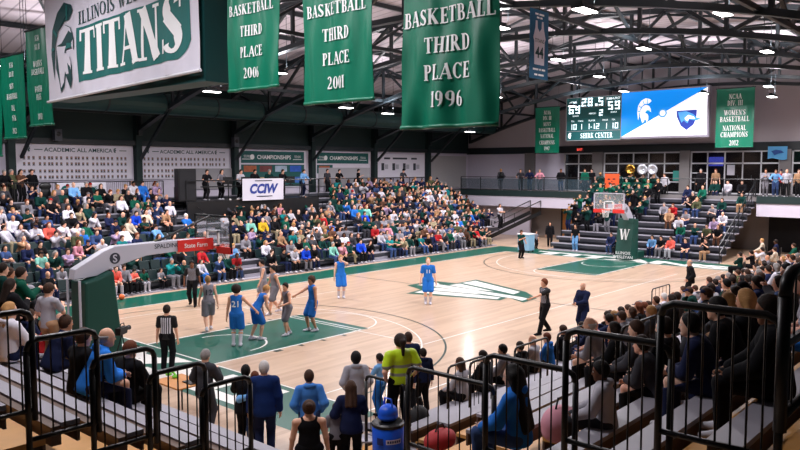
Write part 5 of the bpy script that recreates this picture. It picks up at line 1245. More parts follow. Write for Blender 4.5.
# --- far end stand: spectators on the right half, the pep band on the left half
for (u, v, top, hair, legs, pose) in (
    (666, 178, 'hoodie:white', 'short:brown', 'black', 'stand_pockets'), (688, 190, 'hoodie:navy', 'short:brown', 'navy', 'sit_thighs'), (693, 195, 'tee:black', 'short:grey', 'black', 'sit_thighs'), (703, 186, 'hoodie:green', 'ring:grey', 'dark green', 'sit_thighs'), (714, 184, 'hoodie:dark green', 'short:brown', 'black', 'sit_thighs'),
    (716, 180, 'hoodie:dark green', 'short:brown', 'navy', 'sit_thighs'), (728, 184, 'hoodie:white', 'short:dark brown', 'grey', 'sit_thighs'), (742, 181, 'coat:black', 'curly:dark brown', 'black', 'sit_thighs'), (742, 197, 'hoodie:dark green', 'short:dark brown', 'tan', 'sit_thighs'), (688, 201, 'tee:black', 'long:brown', 'denim', 'sit_clap'),
    (697, 199, 'hoodie:olive', 'long:blond', 'denim', 'sit_thighs'), (713, 204, 'tee:grey', 'short:grey', 'black', 'sit_phone'), (722, 203, 'hoodie:dark green', 'short:brown', 'navy', 'sit_thighs'), (664, 203, 'hoodie:grey', 'short:grey', 'black', 'sit_thighs'), (673, 203, 'hoodie:red', 'short:auburn', 'maroon', 'sit_clasp'),
    (669, 214, 'hoodie:tan', 'short:blond', 'brown', 'sit_thighs'), (679, 215, 'hoodie:white', 'short:brown', 'black', 'sit_thighs'), (686, 215, 'tee:grey', 'cap:black', 'navy', 'sit_legcross'), (714, 217, 'hoodie:lilac', 'short:dark brown', 'black', 'sit_thighs'), (722, 217, 'hoodie:white', 'bald', 'denim', 'sit_clasp'),
    (681, 227, 'shirt:green', 'short:grey', 'denim', 'sit_thighs'), (695, 227, 'shirt:dark green', 'ring:grey', 'denim', 'sit_crossed'), (707, 227, 'tee:olive', 'short:dark brown', 'black', 'sit_thighs'), (718, 227, 'tee:black', 'long:brown', 'brown', 'sit_thighs'),
    (652, 240, 'shirt:light blue', 'short:dark brown', 'navy', 'sit_thighs'), (661, 242, 'tee:black', 'short:dark brown', 'grey', 'sit_thighs'), (671, 239, 'hoodie:coral', 'short:brown', 'white', 'sit_thighs'), (685, 242, 'tee:navy', 'short:brown', 'navy', 'sit_clasp'), (706, 242, 'tee:black', 'short:brown', 'tan', 'sit_clap'),
    (620, 240, 'shirt:black', 'short:blond', 'black', 'sit_phone'), (611, 243, 'hoodie:navy', 'short:brown', 'denim', 'sit_thighs'), (577, 233, 'tee:black', 'long:dark brown', 'light blue', 'stand')):
    seat(RIGHT, u, v, top=T_(top), hair=T_(hair), legs=('trousers', legs), pose=pose, note=True)
BAND = []
for k in range(3, 10):
    y = 5.7 + random.uniform(0, .2)
    while y > (1.2 if k > 4 else 3.0):
        if random.random() < .86: BAND.append((k, y, random.choice(['stand_horn', 'stand_horn', 'stand_phone', 'stand_clap'] if k > 6 else ['sit_phone', 'sit_clap', 'stand_horn'])))
        y -= random.uniform(.62, .78)
# --- near sideline stand (seen from behind and from the side)
for (u, v, top, hair, legs, pose, sc, *row) in (
    (610, 314, 'hoodie:navy', 'cap:black', 'black', 'sit_thighs', 1), (594, 325, 'tee:pink', 'bald', 'denim', 'sit_thighs', 1), (582, 322, 'hoodie:black', 'short:dark brown', 'black', 'sit_thighs', .95), (563, 328, 'hoodie:black', 'short:brown', 'black', 'sit_thighs', 1),
    (547, 340, 'hoodie:blue', 'short:auburn', 'black', 'sit_thighs', .95), (621, 318, 'jacket:grey', 'cap:dark grey', 'black', 'sit_clasp', 1), (621, 308, 'hoodie:white', 'short:dark brown', 'black', 'sit_thighs', 1), (628, 301, 'shirt:tan', 'short:brown', 'navy', 'sit_thighs', 1),
    (638, 305, 'hoodie:blue', 'cap:navy', 'navy', 'sit_thighs', 1), (640, 296, 'shirt:dark grey', 'short:grey', 'black', 'sit_thighs', 1), (656, 300, 'hoodie:light grey', 'ring:grey', 'black', 'sit_thighs', 1), (651, 313, 'coat:dark grey', 'short:blond', 'black', 'sit_thighs', 1),
    (640, 311, 'tee:maroon', 'short:brown', 'black', 'sit_thighs', .9), (664, 297, 'shirt:light grey', 'short:white', 'black', 'sit_thighs', 1), (677, 299, 'jacket:dark grey', 'short:olive', 'black', 'sit_thighs', 1), (683, 291, 'hoodie:grey', 'short:brown', 'black', 'sit_clasp', 1),
    (695, 288, 'hoodie:light grey', 'cap:maroon', 'navy', 'sit_thighs', .95), (696, 281, 'shirt:tan', 'short:brown', 'navy', 'sit_thighs', .8), (709, 280, 'hoodie:royal blue', 'short:brown', 'navy', 'sit_thighs', 1.05), (706, 296, 'hoodie:black', 'cap:navy', 'black', 'sit_thighs', 1.05),
    (723, 278, 'tee:black', 'short:dark brown', 'black', 'sit_thighs', 1), (732, 282, 'hoodie:dark grey', 'short:dark brown', 'black', 'sit_thighs', 1), (743, 289, 'hoodie:black', 'beanie:black', 'black', 'sit_thighs', 1), (747, 275, 'hoodie:maroon', 'short:brown', 'black', 'sit_thighs', 1),
    (757, 285, 'hoodie:navy', 'curly:dark brown', 'black', 'sit_thighs', 1), (728, 300, 'shirt:tan', 'long:blond', 'black', 'sit_thighs', 1), (688, 322, 'tee:dark grey', 'long:dark brown', 'black', 'sit_thighs', .95), (745, 311, 'coat:black', 'long:blond', 'black', 'sit_clap', 1.05),
    (740, 255, 'shirt:dark green', 'short:dark brown', 'black', 'sit_crossed', 1), (753, 253, 'tee:black', 'short:dark brown', 'black', 'sit_clap', 1), (764, 250, 'shirt:white', 'short:dark brown', 'tan', 'sit_clap', 1), (776, 250, 'shirt:cream', 'short:brown', 'tan', 'sit_thighs', 1),
    (777, 242, 'tee:navy', 'short:dark brown', 'black', 'sit_thighs', 1), (763, 241, 'shirt:cream', 'short:blond', 'tan', 'sit_thighs', 1), (756, 268, 'hoodie:dark grey', 'short:dark brown', 'black', 'sit_thighs', 1), (776, 268, 'hoodie:light grey', 'bob:grey', 'black', 'sit_thighs', 1),
    (769, 258, 'shirt:grey', 'bald', 'black', 'sit_thighs', 1), (788, 258, 'shirt:dark green', 'short:grey', 'black', 'sit_thighs', 1), (797, 262, 'shirt:tan', 'bald', 'black', 'sit_thighs', 1), (795, 246, 'hoodie:green', 'short:brown', 'black', 'sit_thighs', 1),
    (786, 272, 'coat:black', 'short:black', 'black', 'sit_thighs', 1.05), (738, 264, 'hoodie:olive', 'short:brown', 'black', 'sit_thighs', 1), (718, 270, 'shirt:dark grey', 'short:grey', 'black', 'sit_thighs', 1),
    (503, 345, 'hoodie:grey', 'short:black', 'black', 'sit_thighs', 1), (483, 351, 'hoodie:black', 'short:dark brown', 'black', 'sit_thighs', 1), (520, 338, 'hoodie:black', 'short:dark brown', 'black', 'sit_thighs', .95), (533, 333, 'shirt:light grey', 'ring:white', 'black', 'sit_thighs', 1),
    (460, 352, 'shirt:light grey', 'bob:brown', 'black', 'sit_thighs', 1), (590, 342, 'shirt:grey', 'ring:white', 'black', 'sit_clasp', 1.1, 4), (664, 338, 'coat:black', 'short:dark brown', 'black', 'sit_thighs', 1, 7), (716, 336, 'coat:black', 'short:black', 'navy', 'sit_clasp', 1.05, 8), (768, 326, 'coat:black', 'short:dark brown', 'black', 'sit_thighs', 1.05, 9), (636, 342, 'hoodie:dark grey', 'short:brown', 'black', 'sit_thighs', 1, 6), (614, 338, 'hoodie:black', 'long:dark brown', 'black', 'sit_thighs', 1, 5), (690, 352, 'jacket:navy', 'short:black', 'navy', 'sit_clasp', 1, 8), (601, 377, 'hoodie:light grey', 'short:black', 'dark grey', 'sit_thighs', .84, 7), (641, 368, 'coat:dark grey', 'short:dark brown', 'black', 'sit_clasp', .88, 7),
    (513, 376, 'hoodie:blue', 'longest:black', 'denim', 'sit_thighs', 1), (804, 258, 'tee:light grey', 'short:brown', 'blue', 'sit_clasp', 1.1, 9)):
    if hair.endswith('olive'): hair = 'short:dark brown'
    seat(NEAR, u, v, rows=row or None, top=T_(top), hair=T_(hair), legs=('trousers', legs), pose=pose, scale=sc, near=True)
# --- near end stand (lower left)
for (u, v, top, hair, legs, pose, sc, row) in (
    (106, 343, 'hoodie:blue', 'ring:grey', 'navy', 'sit_clasp', 1.05, 6), (131, 356, 'coat:black', 'short:auburn', 'black', 'sit_thighs', 1, 5), (84, 338, 'coat:black', 'short:brown', 'navy', 'sit_thighs', 1, 6), (67, 330, 'coat:navy', 'short:brown', 'navy', 'sit_clasp', 1.05, 5),
    (62, 318, 'shirt:navy', 'ring:grey', 'navy', 'sit_clasp', 1.05, 3), (48, 316, 'hoodie:red', 'beanie:navy', 'black', 'sit_clasp', .85, 4), (10, 318, 'hoodie:white', 'long:blond', 'navy', 'sit_legcross', 1.05, 6), (30, 314, 'hoodie:navy', 'short:brown', 'navy', 'sit_thighs', 1, 4),
    (58, 303, 'tee:maroon', 'short:brown', 'tan', 'sit_thighs', .9, 3),
    (34, 300, 'coat:black', 'short:black', 'black', 'sit_thighs', 1.05, 3), (-3, 306, 'hoodie:dark grey', 'short:brown', 'black', 'sit_thighs', 1, 5)):
    seat(LEFT, u, v, rows=[row], top=T_(top), hair=T_(hair), legs=('trousers', legs), pose=pose, scale=sc, near=True)

# --- the darker filling of the near sideline rows
DARKP = ['black'] * 6 + ['navy'] * 4 + ['dark grey'] * 3 + ['grey', 'light grey', 'white', 'maroon', 'dark green', 'royal blue', 'denim', 'brown']
for k in range(0, 9):
    taken = [c for S, kk, c, _ in SEATED if S is NEAR and kk == k]; x = -12.0 + random.uniform(0, .5)
    while x < 15.5:
        u, v, d = toPix((x, NEAR.pel(k), NEAR.z(k) + 1.17))
        if u > (585 if k < 6 else 650) and v > 250 and u < 830 and all(abs(x - t) > .55 for t in taken) and random.random() < (.5 if d < 22 else .42):
            SEATED.append((NEAR, k, x, dict(top=(random.choice(['hoodie', 'coat', 'jacket', 'tee', 'shirt']), random.choice(DARKP)), hair=rnd_hair(), legs=('trousers', random.choice(['black', 'navy', 'dark grey'])), pose=random.choice(POS), scale=random.uniform(.93, 1.03), near=d < 16))); taken.append(x)
        x += random.uniform(.56, .75)
# --- turn the seating plan into people; the smallest, farthest part of the far stand becomes one dense crowd
CROWD = []
def is_crowd(S, k, c, kw, u): return S is FAR and not kw.get('note') and (u > 96 or k > 8)
for S in (FAR, RIGHT, NEAR, LEFT):
    for k in range(S.n):
        row = sorted([q for q in SEATED if q[0] is S and q[1] == k], key=lambda q: q[2] if S in (FAR, NEAR) else -q[2])
        i = 0
        for _, _, c, kw in row:
            x, y = (c, S.pel(k)) if S.axis == 1 else (S.pel(k), c); z = S.z(k); u, v, d = toPix((x, y, z + 1.17))
            pose = kw['pose']; fc = GROUND[S.name] + random.uniform(-14, 14)
            if S is FAR: fc += -18 if x > 3 else (10 if x < -6 else 0)
            if S is NEAR: fc += 8
            if not pose.startswith('sit'):
                if S.axis == 0: x = S.f(k) + S.sign * .2
                else: y = S.f(k) + S.sign * .2
            args = dict(pose=pose, top=kw['top'], hair=kw['hair'], legs=kw['legs'], scale=kw.get('scale', 1.0), shoes=random.choice(['white', 'white', 'black', 'grey']))
            i += 1
            if is_crowd(S, k, c, kw, u): CROWD.append(person((x, y, z), fc, res=.034, crowd=True, **args)); continue
            lab = '%s, %s %s row, %s from %s' % (look(kw['top'], kw['hair']), ORD[k], STANDN[S.name], NTH[i - 1], 'left')
            person((x, y, z), fc, res=.0135 if kw.get('near') else .02, label=lab, group='spectators on the %s bleachers' % STANDN[S.name], **args)
chair0 = None
for i, (P, kw) in enumerate(FREE):
    if chair0 is None:
        chair0 = empty('folding_chair', (0, 0, 0), 'black folding chair under a spectator at the right end of the near sideline', 'chair', 'black folding chairs')
        m = MB(); m.box((-.2, -.22, .40), (.22, .22, .43)); m.build('seat', M_BLACK, chair0); m = MB(); m.box((-.24, -.22, .5), (-.2, .22, .85)); m.build('backrest', M_BLACK, chair0)
        for sx_ in (-.18, .18):
            for sy_ in (-.2, .2): m = MB(); m.tube([(sx_, sy_, 0), (sx_, sy_, .40 if sx_ > 0 else .85)], .014, 6); m.build('leg', M_BLACK, chair0)
        q = chair0
    else: q = copy_tree(chair0)
    q.location = (P.x, P.y, 0); q.rotation_euler = (0, 0, rad(100))
    person((P.x, P.y, 0), 100 + random.uniform(-12, 12), kw['pose'], top=kw['top'], hair=kw['hair'], legs=kw['legs'], scale=kw.get('scale', 1), res=.018, label='%s, on floor chair %s from the court' % (look(kw['top'], kw['hair']), NTH[i]), group='spectators on floor chairs')
import os
print('INDIV', len(PEOPLE), 'CROWD', len(CROWD), 'BAND', len(BAND))
def crowd_mesh(items):
    Vs = []; Fs = []; Cs = []; o = 0
    for M, parts in items:
        for me, h, c in parts:
            n = len(me.vertices); co = np.empty(n * 3, np.float32); me.vertices.foreach_get('co', co); co = co.reshape(-1, 3)
            MM = np.array(M @ h if h is not None else M); co = co @ MM[:3, :3].T + MM[:3, 3]
            nq = len(me.polygons); ls = np.empty(nq, np.int32); lt = np.empty(nq, np.int32); me.polygons.foreach_get('loop_start', ls); me.polygons.foreach_get('loop_total', lt)
            li = np.empty(len(me.loops), np.int32); me.loops.foreach_get('vertex_index', li); q = ls[lt == 4]; Fs.append(np.stack([li[q + j] for j in range(4)], 1) + o)
            Vs.append(co); Cs.append(np.tile(np.array(c, np.float32), (n, 1))); o += n
    V = np.concatenate(Vs); Q = np.concatenate(Fs); me = np_mesh('crowd', V, Q, [])
    a = me.color_attributes.new('dye', 'FLOAT_COLOR', 'POINT'); a.data.foreach_set('color', np.concatenate(Cs).ravel())
    m = bpy.data.materials.new('crowd_cloth'); m.use_nodes = True; nt = m.node_tree; at_ = nt.nodes.new('ShaderNodeVertexColor'); at_.layer_name = 'dye'
    nt.links.new(at_.outputs['Color'], nt.nodes['Principled BSDF'].inputs['Base Color']); nt.nodes['Principled BSDF'].inputs['Roughness'].default_value = .85; nt.nodes['Principled BSDF'].inputs['Specular IOR Level'].default_value = .15
    me.materials.append(m); return me
if CROWD:
    o = obj('crowd', crowd_mesh(CROWD)); tag(o, 'dense seated crowd filling the far side bleachers around the nearer spectators', 'crowd', None, 'stuff')
# green chairs of the lower far rows where nobody hides them
for k in range(0, 5):
    occ = [c for S, kk, c, _ in SEATED if S is FAR and kk == k]; x = -15.6
    while x < 9.0:
        u, v, d = toPix((x, FAR.pel(k), FAR.z(k) + .6))
        if u > -5 and not any(a - .25 < x < b_ + .25 for a, b_ in AISLES[:2]) and (x < -2.9 or k < 3):
            place_seat(x, FAR.pel(k) + .12, FAR.z(k), 'dark green plastic chair in the %s row of the far bleachers' % ORD[k], 'green chairs in the %s row of the far bleachers' % ORD[k])
        x += .56 if u < 220 else .62
# ------------------------------------------------------------------ players, officials and the people standing about
ZT = lambda H: H * .986
def spot(u, v, z): return at(u, v, 2, z)
def jersey_number(txt, size=.17, name_=None):
    """number lettering that follows the back (or chest) of the jersey"""
    def fn(o, J, back=True, pose=None, kind='jersey', m=M_LET):
        key = fn.pose; S = top_sdf(key, kind); up, left, fwd = J['up'], J['left'], J['fwd']; sg = -1 if fn.back else 1; b = MB()
        V, F = subdiv(sans(txt, size, .02), .05); out = []
        for p, q in V:
            base = J['hip'] + up * (.285 + q) + left * (p * (-1 if fn.back else 1) * -sg * -1 if False else (-p if fn.back else p))
            t0, t1 = .30, .0
            for _ in range(14):
                t = (t0 + t1) / 2; P = base + fwd * sg * t; d = min(float(SDF.d1(pp, *P)) for pp in S.p)
                if d > 0: t0 = t
                else: t1 = t
            out.append(base + fwd * sg * (t0 + .016))
        b.add(out, F); q = b.build('jersey_number', m, o)
    fn.back = True; return fn
def numbered(txt, pose, back=True, size=.17, m=M_LET):
    f = jersey_number(txt, size); f.pose = pose; f.back = back
    return lambda o, J: f(o, J, m=m)
M_NUMD = mat('dark_number', srgb(50, 54, 66), .8)
GA = dict(top=('jersey', 'grey'), legs=('shorts', 'grey'), res=.014, shoes='white')
BL = dict(top=('jersey', 'blue'), legs=('shorts', 'blue'), res=.014, shoes='white')
g = 'basketball players on the court'
def player(u, v, face, pose, base, hair, label, **kw):
    p = spot(u, v, 0); d = dict(base); d.update(kw); return person((p.x, p.y, 0), face, pose, hair=hair, label=label, group=g, **d)
player(209, 331, 62, 'walk', GA, ('short', 'blond'), 'player in grey with blond hair walking away, leftmost player', extra=numbered('12', 'walk', m=M_NUMD), scale=1.07, skin=SK[0])
player(237, 346, 45, 'reach_right', BL, ('afro', 'dark brown'), 'player in blue number 21 with a dark afro, seen from behind', extra=numbered('21', 'reach_right'), socks=('white', .75), scale=1.07, skin=SK[1])
player(256, 340, -12, 'bend', BL, ('short', 'blond'), 'blond player in blue bending forward beside number 21', extra=numbered('1', 'bend'), scale=1.06, skin=SK[0])
player(264, 305, 150, 'walk', GA, ('short', 'black'), 'dark haired player in grey walking left, nearest the far sideline', scale=1.05, skin=SK[0])
player(275, 314, 165, 'walk_b', GA, ('short', 'black'), 'player in grey striding left between two team mates', scale=1.06, skin=SK[1])
player(288, 335, 170, 'elbows', GA, ('short', 'dark brown'), 'dark haired player in grey with bent arms at the free throw line', scale=1.0, skin=SK[1])
player(313, 331, 165, 'point_forward', BL, ('curly', 'brown'), 'player in blue stretching an arm to the left', scale=1.07, skin=SK[3])
player(341, 298, 235, 'hand_mouth', BL, ('short', 'blond'), 'player in blue holding a hand to the mouth, facing the photographer', socks=('white', .85), scale=1.05, skin=SK[2])
player(428, 304, 222, 'look_up', dict(BL, top=('tee', 'blue')), ('short', 'blond'), 'player in blue number 11 looking up near the W logo', extra=numbered('11', 'look_up', back=False, size=.13), socks=('white', .45), scale=1.08, skin=SK[2])
# officials in striped shirts
def stripes(name, base, stripe, lo, hi, halfw, step):
    m = bpy.data.materials.new(name); m.use_nodes = True; nt = m.node_tree; b = nt.nodes['Principled BSDF']; b.inputs['Roughness'].default_value = .85
    tc = nt.nodes.new('ShaderNodeTexCoord'); sx = nt.nodes.new('ShaderNodeSeparateXYZ'); nt.links.new(tc.outputs['Object'], sx.inputs[0])
    y = math_node(nt, 'ABSOLUTE', sx.outputs['Y']); f = math_node(nt, 'FRACT', math_node(nt, 'ADD', math_node(nt, 'DIVIDE', sx.outputs['Y'], step), .25)); on = math_node(nt, 'LESS_THAN', f, .55)
    on = math_node(nt, 'MULTIPLY', on, math_node(nt, 'LESS_THAN', y, halfw)); on = math_node(nt, 'MULTIPLY', on, math_node(nt, 'MULTIPLY', math_node(nt, 'GREATER_THAN', sx.outputs['Z'], lo), math_node(nt, 'LESS_THAN', sx.outputs['Z'], hi)))
    mx = nt.nodes.new('ShaderNodeMix'); mx.data_type = 'RGBA'; nt.links.new(on, mx.inputs['Factor']); mx.inputs[6].default_value = srgb(*base); mx.inputs[7].default_value = srgb(*stripe); nt.links.new(mx.outputs[2], b.inputs['Base Color']); return m
M_STR = stripes('striped_shirt', (16, 16, 20), (214, 212, 222), 1.0, 1.40, .135, .056); M_STR2 = stripes('grey_panel_shirt', (18, 18, 22), (150, 150, 162), .98, 1.42, .14, .034)
def restripe(m):
    def f(o, J):
        for c in o.children:
            if c.name.startswith(('tee', 'striped')): me = c.data.copy(); me.materials.clear(); me.materials.append(m); c.data = me; c.name = 'striped_shirt'
    return f
RF = dict(top=('tee', 'black'), legs=('trousers', 'black'), shoes='black', res=.014)
p = spot(166, 304, 1.80); person((p.x, p.y, 0), 42, 'stand', hair=('short', 'dark brown'), label='referee in black and white striped shirt, standing with back to the photographer', extra=restripe(M_STR), scale=1.03, skin=SK[1], **RF)
p = spot(193, 306, 0); person((p.x, p.y, 0), 225, 'ref_walk', hair=('short', 'black'), label='referee in black walking in front of the far spectators', extra=restripe(M_STR2), scale=1.05, skin='dark', **RF)
p = spot(545, 334, 0); person((p.x, p.y, 0), 150, 'ref_point', hair=('short', 'auburn'), label='referee holding an arm out to the left before the near bench', extra=restripe(M_STR2), scale=1.06, skin=SK[0], **RF)
# coaches
p = spot(584, 279, 1.82); person((p.x, p.y, 0), 165, 'coach', top=('jacket', 'navy'), legs=('trousers', 'navy'), hair=('bald',), skin=SK[0], shoes='black', res=.014, label='bald coach in a navy suit standing at the near sideline')
p = spot(691, 258, 1.78); person((p.x, p.y, 0), 120, 'stand_pockets', top=('jacket', 'black'), legs=('trousers', 'black'), hair=('ring', 'grey'), skin=SK[0], shoes='black', res=.016, label='grey haired coach in black standing near the right end of the court')
# people standing on the floor in the near corner, backs to the photographer
def stander(u, vtop, H, face, pose, top, legs, hair, label, z0=0.0, shoes='black', res=.012, skin=None, extra=None, **kw):
    sc = H / 1.735; p = at(u, vtop, 2, z0 + H * .985); return person((p.x, p.y, z0), face, pose, top=T_(top), legs=('trousers', legs) if ':' not in legs else T_(legs), hair=T_(hair), label=label, scale=sc, shoes=shoes, res=res, skin=skin, extra=extra, **kw)
gn = 'people standing in the near corner'
stander(264, 362, 1.83, 52, 'stand', 'jacket:mid navy', 'navy', 'short:white', 'white haired person in a navy suit standing in the near corner', group=gn, skin=SK[0], extra=None)
stander(245, 366, 1.68, 40, 'hug', 'coat:black', 'black', 'short:black', 'dark haired person in black beside the navy suit', group=gn)
stander(255, 371, 1.55, 225, 'hug', 'hoodie:light blue', 'denim', 'short:auburn', 'person in light blue hugging the dark haired person beside the navy suit', group=gn)
stander(204, 350, 1.75, 15, 'stand_phone', 'jacket:dark grey', 'dark grey', 'short:grey', 'grey haired person in dark jacket behind the left rail panels', group=gn, skin=SK[0])
stander(309, 371, 1.72, 48, 'stand_pockets', 'hoodie:bright blue', 'denim', 'short:brown', 'brown haired person in a bright blue hoodie seen from behind', group=gn, skin=SK[0])
stander(309, 402, 1.66, 50, 'stand', 'tank:black', 'black', 'bun:brown', 'bare shouldered person in a black tank top with tied brown hair', group=gn, skin=SK[0], wide=1.2)
stander(336, 404, 1.25, 50, 'stand', 'tee:grey', 'black', 'short:brown', 'child in a grey T-shirt between the tank top and the navy jacket', group=gn, skin=SK[0])
stander(351, 382, 1.66, 45, 'stand_phone', 'coat:navy', 'black', 'long:brown', 'person in a navy jacket with long straight brown hair', group=gn, skin=SK[0])
stander(356, 353, 1.68, 48, 'stand_pockets', 'hoodie:light grey', 'light grey', 'curly:black', 'person in a light grey hoodie with bushy black hair', group=gn, skin='dark')
stander(381, 354, 1.38, 100, 'stand_clap', 'tee:light blue', 'blue', 'short:dark brown', 'child in a light blue T-shirt clapping beside the yellow vest', group=gn, skin=SK[1])
def vest_bands(o, J):
    m = bpy.data.materials.new('reflective_vest'); m.use_nodes = True; nt = m.node_tree; b = nt.nodes['Principled BSDF']; tc = nt.nodes.new('ShaderNodeTexCoord'); sx = nt.nodes.new('ShaderNodeSeparateXYZ'); nt.links.new(tc.outputs['Object'], sx.inputs[0])
    z = sx.outputs['Z']; on = math_node(nt, 'ADD', math_node(nt, 'MULTIPLY', math_node(nt, 'GREATER_THAN', z, 1.02), math_node(nt, 'LESS_THAN', z, 1.07)), math_node(nt, 'MULTIPLY', math_node(nt, 'GREATER_THAN', z, 1.16), math_node(nt, 'LESS_THAN', z, 1.21)))
    mx = nt.nodes.new('ShaderNodeMix'); mx.data_type = 'RGBA'; nt.links.new(on, mx.inputs['Factor']); mx.inputs[6].default_value = srgb(198, 232, 26); mx.inputs[7].default_value = srgb(150, 156, 140); nt.links.new(mx.outputs[2], b.inputs['Base Color'])
    for c in o.children:
        if c.name.startswith('vest'): me = c.data.copy(); me.materials.clear(); me.materials.append(m); c.data = me; c.name = 'safety_vest'
stander(401, 335, 1.74, 60, 'stand_pockets', 'vest:hi-vis yellow', 'black', 'ponytail:dark brown', 'person in a bright yellow safety vest with a dark ponytail', group=gn, skin=SK[0], extra=vest_bands, z0=.78, wide=1.15)
stander(409, 333, 1.75, 60, 'stand', 'jacket:navy', 'black', 'short:brown', 'brown haired person in dark navy behind the yellow vest', group=gn)
stander(424, 349, 1.45, 70, 'stand', 'hoodie:navy', 'black', 'short:dark brown', 'shorter person in a navy hoodie to the right of the yellow vest', group=gn)
stander(521, 230, 1.72, 250, 'stand_phone', 'tee:dark green', 'black', 'short:brown', 'person in dark green standing behind the pale blue cart at the far corner', res=.02)
stander(550, 222, 1.72, 215, 'stand', 'hoodie:black', 'black', 'long:black', 'person in black standing before the wooden double door', res=.02)
stander(536, 231, 1.2, 250, 'stand', 'tee:grey', 'black', 'short:brown', 'child in grey between the cart and the wooden door', res=.02)
stander(500, 204, 1.75, 255, 'stand_crossed', 'tee:white', 'black', 'short:brown', 'person in a white T-shirt standing at the foot of the dark stairs', res=.02, z0=1.1)
p = at(47, 285, 0, LEFT.pel(5)); person((LEFT.pel(5), p.y, LEFT.z(5) + .421), 20, 'stand_phone', top=('tee', 'light grey'), legs=('trousers', 'tan'), hair=('short', 'brown'), label='young person in a light grey T-shirt standing among the near end rows', res=.0135, skin=SK[0], scale=.86)
for (u, k, up_, pose, top, legs, hair, lab) in (
    (8, 5, 0, 'stand_phone', 'coat:black', 'black', 'long:dark brown', 'long haired person in a black coat standing among the near end rows'), (27, 4, 0, 'stand_clap', 'hoodie:dark grey', 'black', 'beanie:light grey', 'person in a light grey beanie standing among the near end rows'),
    (19, 4, 1, 'stand_clap', 'hoodie:green', 'black', 'short:dark brown', 'person in a green hoodie clapping high in the near end rows'), (8, 3, 1, 'stand_clap', 'shirt:tan', 'black', 'short:brown', 'person in a tan shirt clapping high in the near end rows'),
    (1, 4, 1, 'stand', 'tee:dark green', 'black', 'short:dark brown', 'person in a dark green T-shirt at the left edge of the near end rows')):
    x = LEFT.pel(k) if up_ else LEFT.f(k) - .2; p = at(u, 285, 0, x)
    person((x - (.0 if up_ else 0), p.y, LEFT.z(k) + (.421 if up_ else 0)), random.uniform(-15, 15), pose, top=T_(top), legs=('trousers', legs), hair=T_(hair), label=lab, res=.0135)
# walkway behind the far stands
gw = 'people on the far walkway'
for (u, v, face, pose, top, legs, hair, lab) in (
    (3, 177, 270, 'stand_rail', 'coat:black', 'khaki', 'short:grey', 'person in black coat and khaki at the left end of the far walkway'), (11, 164, 300, 'stand_crossed', 'jacket:olive', 'black', 'short:grey', 'person in an olive jacket, first of three standing before the award board'),
    (20, 166, 285, 'stand_phone', 'tee:brown', 'black', 'long:dark brown', 'long haired person in brown, middle of three standing before the award board'), (31, 164, 270, 'stand_pockets', 'hoodie:black', 'black', 'short:brown', 'person in a black hoodie with hands in pockets before the award board'),
    (327, 168, 265, 'stand', 'tee:dark grey', 'black', 'short:brown', 'person in dark grey standing below the second CHAMPIONSHIPS board'), (338, 169, 265, 'stand_rail', 'tee:black', 'black', 'short:dark brown', 'person in black leaning on the rail, middle of three on the walkway'),
    (358, 169, 300, 'stand_phone', 'tee:black', 'black', 'short:black', 'person in black holding a camera up on the far walkway'), (402, 170, 265, 'stand_rail', 'tee:dark grey', 'black', 'beanie:black', 'person in a black beanie before the board of player pictures'),
    (205, 168, 275, 'stand_rail', 'tee:black', 'black', 'short:dark brown', 'person in black at the left end of the media platform'), (220, 170, 275, 'stand_rail', 'tee:grey', 'black', 'long:dark brown', 'long haired person in grey on the media platform'),
    (239, 169, 275, 'stand_rail', 'tee:white', 'black', 'short:brown', 'person in white standing left of the CCIW banner'), (253, 168, 275, 'stand_rail', 'coat:black', 'black', 'short:dark brown', 'person in black standing behind the CCIW banner'),
    (268, 170, 260, 'stand_rail', 'tee:dark green', 'black', 'short:grey', 'grey haired person in dark green behind the CCIW banner'), (281, 170, 275, 'stand_rail', 'tee:black', 'black', 'short:brown', 'brown haired person behind the right end of the CCIW banner'),
    (302, 171, 275, 'stand_rail', 'hoodie:light blue', 'navy', 'short:brown', 'person in light blue at the right end of the media platform'),
    (73, 186, 270, 'sit_thighs', 'shirt:light blue', 'navy', 'ring:grey', 'grey haired person in a light blue shirt against the walkway rail'), (86, 188, 262, 'sit_thighs', 'jacket:black', 'navy', 'short:grey', 'person in a black jacket beside the light blue shirt at the rail'),
    (133, 188, 270, 'sit_thighs', 'shirt:white', 'navy', 'short:black', 'dark haired person in white sitting high beside a blue shirt'), (142, 187, 270, 'sit_thighs', 'hoodie:blue', 'blue', 'short:dark brown', 'person dressed all in blue sitting high before the walkway rail'), (155, 187, 268, 'sit_clasp', 'hoodie:lilac', 'navy', 'short:grey', 'person in lilac grey sitting high at the rail end')):
    H = 1.74; st = not pose.startswith('sit'); y = (16.35 if 200 < u < 310 else 18.45) if st else 17.25; p = at(u, v, 1, y)
    person((p.x, y, ZW if st else 3.38), face, pose, top=T_(top), legs=('trousers', legs), hair=T_(hair), label=lab, group=gw, res=.02)
